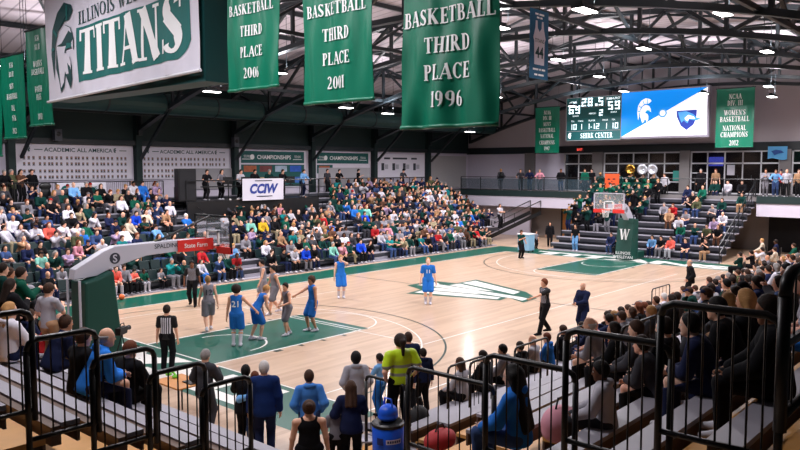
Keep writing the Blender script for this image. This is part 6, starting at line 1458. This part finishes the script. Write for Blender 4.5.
# end balcony
gb = 'people on the end balcony'
for (u, face, pose, top, legs, hair, lab, x) in (
    (501, 60, 'stand_pockets', 'coat:dark grey', 'grey', 'short:blond', 'person with back turned and a dark backpack on the end balcony', 23.9), (521, 200, 'stand_rail', 'tee:dark grey', 'black', 'short:brown', 'person in dark grey leaning on the end balcony rail, left of three', 23.75),
    (530, 200, 'stand_rail', 'hoodie:navy', 'denim', 'short:dark brown', 'person in navy leaning on the end balcony rail, middle of three', 23.75), (540, 205, 'stand_rail', 'shirt:pink', 'grey', 'short:grey', 'person in pink on the end balcony, right of three', 23.8),
    (561, 200, 'stand_pockets', 'jacket:black', 'denim', 'short:brown', 'person in a black jacket standing alone on the balcony before the glass door', 23.8), (585, 200, 'stand', 'hoodie:green', 'black', 'short:brown', 'person in green standing on the balcony beside the glass door', 23.9), (592, 190, 'stand', 'tee:black', 'black', 'short:dark brown', 'person in black half hidden beside the green top on the balcony', 24.6),
    (766, 190, 'stand_clap', 'shirt:grey', 'grey', 'short:brown', 'person in grey clapping on the right balcony', 23.8), (776, 195, 'stand_rail', 'shirt:light blue', 'denim', 'short:brown', 'person in light blue leaning on the right balcony rail', 23.75), (781, 200, 'stand', 'tee:red', 'black', 'cap:navy', 'person in a cap standing behind the right balcony rail', 24.8),
    (787, 195, 'stand_pockets', 'hoodie:light grey', 'black', 'ring:grey', 'person in light grey at the right end of the balcony', 23.8), (799, 195, 'stand', 'shirt:tan', 'black', 'short:brown', 'person in tan cut by the right edge on the balcony', 23.8), (701, 185, 'stand', 'coat:black', 'black', 'short:grey', 'person in black standing before the second wide window bay', 24.2), (716, 185, 'stand', 'tee:tan', 'black', 'short:auburn', 'auburn haired person standing before the glass doors', 25.0)):
    p = at(u, 172, 0, x); person((x, p.y, ZW), face, pose, top=T_(top), legs=('trousers', legs), hair=T_(hair), label=lab, group=gb, res=.02)
# ------------------------------------------------------------------ the pep band and its brass
M_BRASS = mat('brass', srgb(190, 150, 70), .25, metal=1.0); M_SILV = mat('silver_plate', srgb(210, 214, 222), .25, metal=.6)
def bandsman(k, y, pose, i):
    z = RIGHT.z(k); x = RIGHT.pel(k) if pose.startswith('sit') else RIGHT.f(k) + .22
    top = random.choice([('jacket', 'dark green'), ('jacket', 'dark green'), ('hoodie', 'black'), ('jacket', 'green')])
    return person((x, y, z), 180 + random.uniform(-10, 10), pose, top=top, legs=('trousers', random.choice(['black', 'navy', 'grey'])), hair=('short', random.choice(['brown', 'dark brown', 'blond'])), res=.022, shoes='black', scale=random.uniform(.95, 1.03),
                  label='band player in %s, %s band row from the court, %s from left' % (top[1], NTH[k - 3], NTH[i]), group='pep band players')
cnt = {}
SOUS = ((633, 171), (645, 171), (655, 172))
BAND = [q for q in BAND if not any(q[0] == 9 and abs(q[1] - at(u, 175, 0, RIGHT.pel(9)).y) < .55 for u, v in SOUS)] + [(9, at(u, 175, 0, RIGHT.pel(9)).y, 'stand_horn') for u, v in SOUS]
BAND.sort(key=lambda q: (q[0], -q[1]))
for k, y, pose in BAND:
    i = cnt.get(k, 0); cnt[k] = i + 1; bandsman(k, y, pose, i)
    if pose == 'stand_horn' and k < 9 and i % 2 == 0:
        z = RIGHT.z(k); x = RIGHT.f(k) + .22; r = empty('trumpet', (x - .42, y, z + 1.42), 'small brass trumpet played in the %s band row, %s from left' % (NTH[k - 3], NTH[i]), 'instrument', 'band trumpets')
        m = MB(); m.tube([(.12, 0, 0), (-.30, 0, .0)], [.010, .012], 8); m.build('lead_pipe', M_BRASS, r); m = MB(); m.lathe([(.012, 0), (.018, .06), (.03, .11), (.062, .15), (.064, .152), (.03, .12)], n=12, M=Matrix.Translation((-.28, 0, 0)) @ Matrix.Rotation(rad(-90), 4, 'Y')); m.build('bell', M_BRASS, r, smooth=True)
        m = MB()
        for q in (-.05, 0, .05): m.tube([(q - .05, 0, -.06), (q - .05, 0, .05)], .012, 8)
        m.build('valve_block', M_BRASS, r)
for i, (u, v) in enumerate(SOUS):
    yy = at(u, 175, 0, RIGHT.pel(9)).y; z = RIGHT.z(9); x = RIGHT.f(9) + .22
    mm = M_BRASS if i == 0 else M_SILV
    r = empty('sousaphone', (x, yy, z), '%s sousaphone with wide flaring bell, %s of three in the top band row' % ('brass' if i == 0 else 'white silver', ('left', 'middle', 'right')[i]), 'instrument', 'sousaphones')
    m = MB(); m.tube([(.0 + .38 * math.cos(t) * .4, .36 * math.sin(t), 1.12 + .42 * math.cos(t)) for t in np.linspace(-2.6, 2.6, 20)], .045, 8); m.build('body_coil', mm, r, smooth=True)
    m = MB(); m.tube([(.1, -.2, .85), (.16, -.12, 1.4), (.12, 0, 1.85), (-.08, 0, 1.98)], [.05, .06, .08, .1], 10); m.build('bell_neck', mm, r, smooth=True)
    m = MB(); m.lathe([(.10, 0), (.15, .10), (.24, .18), (.36, .22), (.37, .225), (.24, .2), (.13, .12), (.06, .02)], n=24, M=Matrix.Translation((-.04, 0, 1.98)) @ Matrix.Rotation(rad(-90), 4, 'Y')); m.build('bell', mm, r, smooth=True)
# orange number sign of the band
p = at(612, 181, 0, RIGHT.f(8) + .1); r = empty('band_sign', (p.x, p.y, RIGHT.z(8)), 'square orange sign with dark marks standing among the band', 'sign')
m = MB(); m.box((-.03, -.52, p.z - RIGHT.z(8) - .5), (.03, .52, p.z - RIGHT.z(8) + .5)); m.build('sign_board', mat('sign_orange', srgb(226, 84, 36), .6), r)
m = MB()
for a0, b0, ww, hh_ in ((-.22, .12, .11, .07), (.16, .14, .12, .06), (-.16, -.16, .09, .09), (.14, -.2, .13, .05), (0, -.02, .06, .04)): put(m, poly2([(a0 + ww * math.cos(t * .785), b0 + hh_ * math.sin(t * .785)) for t in range(8)]), lambda a, b: (-.035, -a, p.z - RIGHT.z(8) + b))
m.build('sign_marks', mat('sign_dark', srgb(70, 26, 22), .7), r)
m = MB(); m.tube([(0, -.3, 0), (0, -.3, p.z - RIGHT.z(8) - .4)], .02, 6); m.tube([(0, .3, 0), (0, .3, p.z - RIGHT.z(8) - .4)], .02, 6); m.build('sign_post', M_BLACK, r)

# ------------------------------------------------------------------ baskets
M_ARM = mat('goal_arm_white', srgb(196, 196, 210), .45); M_RED = mat('sponsor_red', srgb(226, 46, 40), .5); M_RIMO = mat('rim_orange', srgb(222, 70, 34), .4)
M_BBG = mat('backboard_glass', srgb(214, 226, 232), .08); M_BBG.node_tree.nodes['Principled BSDF'].inputs['Alpha'].default_value = .18
def basket(s, label, bx):
    """s = -1 the near basket, +1 the far one; x axis of the thing points to the court; bx = distance of the base from centre court"""
    r = empty('basketball_hoop', (s * bx, 0, 0), label, 'basketball hoop', 'basketball hoops', 0 if s < 0 else math.pi); L = bx - 13.1
    if s < 0: m = MB(); m.prism([(-.28, .0), (.78, .0), (.72, 1.0), (.56, 2.68), (.1, 2.52), (-.22, 2.45)], 1, -.42, .42); m.build('base_padding', M_PAD, r, bevel=.05)
    else: m = MB(); m.prism([(-.55, .0), (.45, .0), (.45, .5), (.12, 2.45), (-.5, 2.35)], 1, -.5, .5); m.build('base_padding', M_PAD, r, bevel=.05)
    m = MB(); m.box((-1.3, -.55, .04), (-.3, .55, .45)); m.build('weight_box', M_PAD, r, bevel=.04)
    for q in (-1, 1): m = MB(); m.tube([(-.34, q * .34, .1), (-.34, q * .34, 2.5)], .035, 8); m.build('lift_strut', M_ARM, r)
    Pa = [(-.4, 2.52), (.2, 2.56), (.6, 2.72), (1.65, 2.97), (2.5, 3.0), (L - .18, 3.06), (L - .18, 3.3), (2.5, 3.33), (.75, 3.3), (.45, 3.2), (-.36, 2.78)] if s < 0 else [(-.5, 2.2), (.1, 2.3), (.6, 2.75), (L - .18, 3.06), (L - .18, 3.34), (.5, 3.3), (.1, 3.1), (-.5, 2.5)]
    m = MB(); m.prism(Pa, 1, -.16, .16); a = m.build('boom_arm', M_ARM, r, bevel=.02)
    k0 = L / 3.9; lx = .72 * k0; lz = 2.98 if s < 0 else 2.95
    for q in (-1, 1):
        m = MB(); m.lathe([(.15, 0), (.15, .004), (.1, .004)], n=20, M=Matrix.Translation((lx, q * .162, lz)) @ Matrix.Rotation(rad(-90 * q), 4, 'X')); m.build('round_logo', M_NUMD, a)
        m = MB(); put(m, sans('S', .2, .02), lambda p, t: (lx - p * q, q * .17, lz + t)); m.build('logo_letter', M_ARM, a)
        m = MB(); put(m, sans('SPALDING', .12, .01), lambda p, t: (2.28 * k0 - p * q, q * .164, 3.2 + t)); m.build('brand_lettering', M_NUMD, a)
        x0 = L - 1.3; m = MB(); m.box((x0, min(q * .17, q * .20), 2.98), (L - .12, max(q * .17, q * .20), 3.32)); b = m.build('sponsor_panel', M_RED, r)
        m = MB(); put(m, sans('State Farm', .125, .008), lambda p, t: ((x0 + L - .12) / 2 - p * q, q * .204, 3.15 + t)); m.build('sponsor_lettering', M_LET, b)
    m = MB(); m.tube([(L - 1.9, 0, 3.3), (L - .1, .0, 3.95)], .035, 8); m.build('stay_tube', M_BLACK, r)
    m = MB(); m.box((L - .02, -.91, 2.9), (L + .02, .91, 3.97)); bb = m.build('backboard', M_BBG, r)
    m = MB()
    for (a0, c0) in (((-.92, 2.89), (.92, 2.94)), ((-.92, 3.93), (.92, 3.98)), ((-.92, 2.89), (-.87, 3.98)), ((.87, 2.89), (.92, 3.98))): m.box((L - .03, a0[0], a0[1]), (L + .03, c0[0], c0[1]))
    m.build('backboard_frame', M_ARM if s > 0 else M_STEEL, bb)
    m = MB()
    for (a0, c0) in (((-.305, 3.06), (.305, 3.11)), ((-.305, 3.47), (.305, 3.52)), ((-.305, 3.06), (-.255, 3.52)), ((.255, 3.06), (.305, 3.52))): m.box((L - .025, a0[0], a0[1]), (L + .025, c0[0], c0[1]))
    m.build('target_square', M_LET, bb)
    m = MB()
    for q in (-1, 1): m.box((L - .05, min(q * .25, q * .92), 2.86), (L + .05, max(q * .25, q * .92), 3.06))
    m.build('board_padding', M_RED if s > 0 else M_RED, bb)
    m = MB(); m.tube([(L + .38 + .229 * math.cos(t), .229 * math.sin(t), 3.05) for t in np.linspace(0, 2 * math.pi, 24, endpoint=False)], .012, 6, closed=True); m.box((L, -.09, 2.98), (L + .16, .09, 3.06)); m.build('rim', M_RIMO, r)
    m = MB()
    for k in range(12):
        for q in (1, -1):
            P = []
            for j in range(6): a1 = (k + q * j * .5) / 12 * 2 * math.pi; rr = .225 - .085 * (j / 5) ** .7; P.append((L + .38 + rr * math.cos(a1), rr * math.sin(a1), 3.04 - .42 * j / 5))
            m.tube(P, .005, 4, cap=False)
    m.build('net', M_LET, r)
    if s > 0:
        m = MB(); put(m, serif('W', .62, .9, .2), lambda p, t: (.45 - (1.5 + t - .5) / 1.95 * .33 + .015, p, 1.5 + t)); m.build('pad_logo', M_LET, r)
        m = MB(); put(m, sans('ILLINOIS', .17, .01), lambda p, t: (.462, p, .42 + t)) ; put(m, sans('WESLEYAN', .17, .01), lambda p, t: (.462, p, .18 + t)); m.build('pad_lettering', M_LET, r)
    return r
basket(-1, 'near basketball hoop with long white boom arm and green padded base', 17.0)
basket(1, 'far basketball hoop with green padded base showing a white W', 15.5)
# ------------------------------------------------------------------ loose things
# basketball by the front row
p = at(121, 294, 1, 9.6); m = MB(); m.ball((0, 0, 0), .12, 20, 14); o = m.build('basketball', mat('orange_ball', srgb(228, 102, 44), .6, bump=.2, bscale=120), None, smooth=True); o.location = (p.x, 9.55, .12 + max(0, p.z - .12) * 0 + .003); tag(o, 'orange basketball on the floor before the front row child', 'ball')
# CCIW banner on the media platform, cloth-covered speaker block
a = at(242, 190, 1, 15.25); c = at(283, 190, 1, 15.25); zt1 = at(262, 178.5, 1, 15.25).z; zb1 = at(262, 200, 1, 15.25).z
r = empty('conference_banner', ((a.x + c.x) / 2, 15.2, zb1), 'white banner with blue letters CCIW hung on the media platform', 'banner'); wd = c.x - a.x; hh = zt1 - zb1
fo3 = fold_fn(41, .012, wd, hh); m = MB(); V = []; F = []
for i in range(31):
    for j in range(13): V.append((-wd / 2 + wd * i / 30, fo3(-wd / 2 + wd * i / 30, hh * j / 12 - hh / 2), hh * j / 12))
for i in range(30):
    for j in range(12): k = i * 13 + j; F.append((k, k + 13, k + 14, k + 1))
m.add(V, F); m.build('banner_cloth', M_FLAGW, r, smooth=True)
m = MB(); put(m, subdiv(sans('CCIW', .5, .05), .1), lambda p, t: (p + t * .22, fo3(p, t) - .012, hh * .54 + t)); m.build('lettering', mat('ink_blue', srgb(28, 54, 140), .6), r)
m = MB()
for z_ in (.88, .16): m.add([(-.62, -.02, hh * z_), (.62, -.02, hh * z_), (.62, -.02, hh * z_ + .05), (-.62, -.02, hh * z_ + .05)], [(0, 1, 2, 3)])
m.build('rule_line', mat('ink_dark', srgb(30, 34, 60), .6), r)
r = empty('media_platform', ((at(186, 190, 1, 15.5).x + at(318, 190, 1, 15.5).x) / 2, 15.6, ZW), 'black railed media platform over the far bleachers behind the CCIW banner', 'platform')
x0 = at(186, 190, 1, 15.5).x - r.location.x; x1 = at(318, 190, 1, 15.5).x - r.location.x
m = MB(); m.box((x0, -.18, -1.0), (x1, -.1, -.04)); m.build('platform_skirt', M_BLACK, r); m = MB(); m.box((x0, -.18, -.04), (x1, 2.3, .0)); m.build('platform_deck', M_BLACK, r); m = MB(); m.tube([(x0, -.12, 1.1), (x1, -.12, 1.1)], .035, 6); m.build('top_rail', M_BLACK, r)
for t in np.linspace(x0, x1, 8): m = MB(); m.tube([(t, -.12, -.1), (t, -.12, 1.1)], .03, 6); m.build('post', M_BLACK, r)
m = MB(); m.box((x0 + 1.2, .1, .72), (x1 - .2, .38, .78)); m.build('work_top', M_BLACK, r)
for i, u in enumerate((228, 246, 274, 291)):
    p = at(u, 175, 1, 15.82); q = empty('monitor', (p.x, 15.84, ZW + .78), 'small dark monitor on the media platform worktop, %s of four' % NTH[i], 'monitor', 'media monitors')
    m = MB(); m.box((-.3, -.03, .1), (.3, .03, .5)); m.build('screen', M_BLACK, q); m = MB(); m.box((-.12, -.08, 0), (.12, .08, .02)); m.box((-.03, -.02, .02), (.03, .02, .1)); m.build('stand', M_BLACK, q)
a = at(190, 182, 1, 15.25); r = empty('loudspeaker_cabinet', (a.x + .1, 15.95, ZW), 'big black box speaker at the left end of the media platform', 'speaker'); m = MB(); m.box((-.55, -.3, 0), (.55, .1, 1.75)); m.build('cabinet', M_BLACK, r, bevel=.03); m = MB(); m.box((-.48, -.32, .1), (.48, -.3, 1.65)); m.build('front_grille', mat('grille_black', srgb(26, 26, 30), .9), r)
a = at(75, 187, 1, 18.05); r = empty('rail_banner', (at(82, 187, 1, 17.9).x, 17.9, ZW + .1), 'small white poster with helmet logo tied to the far walkway rail', 'poster'); m = MB(); m.box((-1.25, -.01, .0), (1.25, .01, .95)); m.build('poster_sheet', M_FLAGW, r)
m = MB(); put(m, sans('ILLINOIS', .2, .01), lambda p, t: (p + .25, -.013, .65 + t)); put(m, sans('WESLEYAN', .2, .01), lambda p, t: (p + .25, -.013, .3 + t))
for P, k in helmet(-.9, .5, .36):
    if k != 'l': m.add([(p, -.013, t) for p, t in P], [tuple(range(len(P)))])
m.build('poster_print', M_TEALP, r)
r = empty('draped_coat', (at(45, 185, 1, 17.9).x, 17.88, ZW + .35), 'dark coat draped over the far walkway rail', 'coat'); s_ = SDF(); s_.ell((0, 0, .55), (.3, .09, .2)); s_.ell((0, -.02, .2), (.26, .07, .32)); V, Q = s_.mesh(.03); o = obj('coat_cloth', np_mesh('coat', V, Q, [M_BLACK]), r)
# pale blue cart at the far corner
p = spot(526, 252, 0); r = empty('water_cart', (p.x, p.y, 0), 'pale blue box cart standing at the far corner of the court', 'cart'); m = MB(); m.box((-.35, -.42, .12), (.35, .42, 1.15)); m.build('cart_body', mat('pale_blue', srgb(128, 172, 200), .5), r, bevel=.03); m = MB(); m.box((-.38, -.45, 1.15), (.38, .45, 1.2)); m.build('cart_top', M_WHITE, r)
for a_ in (-1, 1):
    for c_ in (-1, 1): m = MB(); m.tube([(a_ * .26, c_ * .34 - .02, .06), (a_ * .26, c_ * .34 + .02, .06)], .06, 10); m.build('wheel', M_BLACK, r)
# blue drinks cooler with a bag on its lid
p = at(388, 420, 2, 1.22); zf = 0.52
r = empty('equipment_crate', (p.x, p.y, 0), 'black crate under the blue drinks cooler', 'crate'); m = MB(); m.box((-.24, -.24, 0), (.24, .24, .518)); m.build('crate_body', M_BLACK, r, bevel=.01)
for s in (-1, 1): m = MB(); m.box((-.1, s * .242 - .004, .36), (.1, s * .242 + .004, .41)); m.build('grip', mat('grip_grey', srgb(70, 72, 78), .6), r); M_COOL = mat('cooler_blue', srgb(20, 92, 226), .4)
r = empty('drinks_cooler', (p.x, p.y, .52), 'round blue drinks cooler with black band in the near corner', 'cooler')
m = MB(); m.lathe([(.17, 0), (.20, .03), (.225, .2), (.23, .55), (.22, .56)], n=24); m.build('cooler_body', M_COOL, r, smooth=True); m = MB(); m.lathe([(.235, .55), (.235, .59), (.21, .61), (.05, .62), (.02, .62)], n=24); m.build('lid', M_BLACK, r); 
m = MB(); fdir = Vector((CAM[0] - p.x, CAM[1] - p.y, 0)).normalized(); sdir = Vector((-fdir.y, fdir.x, 0))
def wrap(a, b, rr): return fdir * (math.cos(a / .238) * rr) + sdir * (math.sin(a / .238) * rr) + Vector((0, 0, .37 + b))
def plate(x0, x1, z0, z1, rr, nm, mm):
    m = MB(); V, F = subdiv(rect2(x0, z0, x1, z1), .03); m.add([wrap(-a, b, rr) for a, b in V], F); return m.build(nm, mm, r)
plate(-.20, .03, -.035, .035, .2385, 'pale_label', M_FLAGW); plate(.07, .17, -.05, .05, .2385, 'navy_badge', mat('cooler_navy', srgb(18, 40, 110), .5))
for k_ in range(6): plate(-.185 + k_ * .034, -.160 + k_ * .034, -.018, .018, .2395, 'label_print', mat('cooler_navy'))
m = MB(); m.tube([(.24, 0, .4), (.29, 0, .42), (.29, 0, .3), (.24, 0, .28)], .014, 6); m.build('carry_handle', M_BLACK, r); m = MB(); m.tube([tuple(fdir * .23 + Vector((0, 0, .08))), tuple(fdir * .30 + Vector((0, 0, .06)))], .02, 8); m.build('tap', M_WHITE, r); r.scale = (1.15, 1.15, 1.13)
r = empty('sports_bag', (p.x, p.y, 1.223), 'small blue carry bag standing on the cooler lid', 'bag'); s_ = SDF(); s_.ell((0, 0, .13), (.17, .15, .14)); s_.ell((0, 0, .06), (.18, .16, .07)); s_.cut((0, 0, -1), 0); V, Q = s_.mesh(.012); o = obj('bag_body', np_mesh('bag', V, Q, [M_COOL]), r); m = MB(); m.tube([(0, -.1, .22), (0, -.07, .36), (0, .07, .36), (0, .1, .22)], .016, 6); m.build('handle', M_COOL, r)
# white framed folding chairs beside the cooler
for i, (u, v) in enumerate(((372, 432), (404, 442))):
    q = at(u, v, 2, .55); r = empty('folding_chair', (q.x, q.y, 0), 'white tube framed folding chair %s the blue cooler' % ('left of' if i == 0 else 'right of'), 'chair', 'white folding chairs', rad(50))
    m = MB()
    for s in (-1, 1): m.tube([(-.2, s * .22, 0), (.16, s * .22, .45), (.22, s * .22, .62), (.2, s * .2, .66)], .014, 6)
    m.tube([(.2, -.2, .66), (.2, .2, .66)], .014, 6); m.build('front_frame', M_WHITE, r)
    for s in (-1, 1): m = MB(); m.tube([(.2, s * .2, 0), (-.2, s * .2, .46)], .014, 6); m.build('leg', M_WHITE, r)
    m = MB(); m.box((-.2, -.2, .42), (.18, .2, .45)); m.build('seat', M_FLAGW, r); m = MB(); m.box((.19, -.19, .5), (.22, .19, .66)); m.build('backrest', M_FLAGW, r)
# red and black bags on the near bleachers
def bag(u, v, S, k, col, label, sz=(.32, .2, .15)):
    y = S.f(k) + S.sign * .2 if S.axis == 1 else None; P = at(u, v, S.axis, S.f(k) + S.sign * .22); r = empty('sports_bag', (P.x, P.y, S.z(k) + .002), label, 'bag')
    s_ = SDF(); s_.ell((0, 0, sz[2]), sz, None); s_.ell((0, 0, sz[2] * .5), (sz[0] * .95, sz[1] * .95, sz[2] * .6), None, .05); s_.cut((0, 0, -1), 0); V, Q = s_.mesh(.014); obj('bag_body', np_mesh('bag', V, Q, [mat('bag_' + col.replace(' ', '_'), lin(C[col]), .7)]), r)
    m = MB(); m.tube([(-.12, 0, sz[2] * 1.9), (-.06, 0, sz[2] * 2.5), (.06, 0, sz[2] * 2.5), (.12, 0, sz[2] * 1.9)], .014, 6); m.build('handle', M_BLACK, r)
bag(440, 444, NEAR, 3, 'red', 'red sports bag on the near bleachers beyond the cooler'); bag(419, 402, NEAR, 1, 'black', 'black rucksack leaning at the near bleacher end', (.22, .2, .3)); bag(560, 432, NEAR, 6, 'pink', 'pink coat bundle on the near bleachers behind the rail', (.3, .22, .22))
# scorer table with green headphones, by the left bleachers
p = at(180, 381, 2, .80); r = empty('folding_table', (p.x, p.y, 0), 'folding table with orange wood top before the left rail panels', 'table', None, rad(0))
m = MB(); m.box((-.36, -.5, .76), (.36, .5, .80)); m.build('table_top', mat('table_wood', srgb(206, 140, 76), .45, noise=.1), r, bevel=.012)
for a_ in (-1, 1):
    for c_ in (-1, 1): m = MB(); m.tube([(a_ * .3, c_ * .42, 0), (a_ * .3, c_ * .42, .76)], .02, 6); m.build('leg', M_BLACK, r)
q = at(172, 374, 2, .86); o = empty('headphones', (q.x, q.y, .802), 'bright green headset lying on the folding table', 'headset'); M_NEON = mat('neon_green', srgb(120, 214, 50), .5)
m = MB(); m.tube([(.0, .13 * math.cos(t), .05 + .06 * math.sin(t)) for t in np.linspace(0, math.pi, 14)], .022, 8); m.build('head_band', M_NEON, o)
for s in (-1, 1): m = MB(); m.lathe([(.03, 0), (.065, .01), (.07, .04), (.05, .06), (.02, .06)], (0, s * .13, 0), 14); m.build('ear_cup', M_NEON, o)
o = empty('laptop', (p.x + .1, p.y - .28, .802), 'dark laptop computer on the folding table', 'laptop'); m = MB(); m.box((-.12, -.17, 0), (.12, .17, .018)); m.build('keyboard_base', M_BLACK, o); m = MB(); m.box((.11, -.17, .018), (.13, .17, .24)); m.build('screen', M_BLACK, o)
# broadcast camera on a tripod at the near baseline
p = at(122, 332, 2, 1.35); r = empty('video_camera', (p.x, p.y, 0), 'black video camera on a tripod beside the green hoop padding', 'camera', None, rad(35))
m = MB(); m.box((-.22, -.07, 1.3), (.16, .07, 1.48)); m.build('camera_body', M_BLACK, r, bevel=.015); m = MB(); m.tube([(.16, 0, 1.39), (.3, 0, 1.39), (.36, 0, 1.39)], [.05, .05, .065], 14); m.build('lens', M_BLACK, r); m = MB(); m.tube([(-.1, 0, 1.48), (-.06, 0, 1.56), (.1, 0, 1.56), (.12, 0, 1.48)], .012, 6); m.build('top_handle', M_BLACK, r); m = MB(); m.box((-.3, -.12, 1.42), (-.22, -.02, 1.5)); m.build('viewfinder', M_BLACK, r)
for k in range(3): m = MB(); m.tube([(0, 0, 1.3), (.38 * math.cos(k * 2.1), .38 * math.sin(k * 2.1), 0)], .016, 6); m.build('leg', M_BLACK, r)
# backpack worn on the balcony
p = at(501, 172, 0, 23.9); r = empty('backpack', (p.x - .16, p.y - .12, ZW + 1.0), 'dark backpack on the back of the person on the end balcony', 'bag'); s_ = SDF(); s_.ell((0, 0, .2), (.12, .17, .25)); V, Q = s_.mesh(.02); obj('bag_body', np_mesh('bag', V, Q, [M_BLACK]), r); m = MB(); m.tube([(.0, -.05, .42), (0, 0, .48), (0, .05, .42)], .01, 5); m.build('handle', M_BLACK, r)
print('ALL PEOPLE', len(PEOPLE))
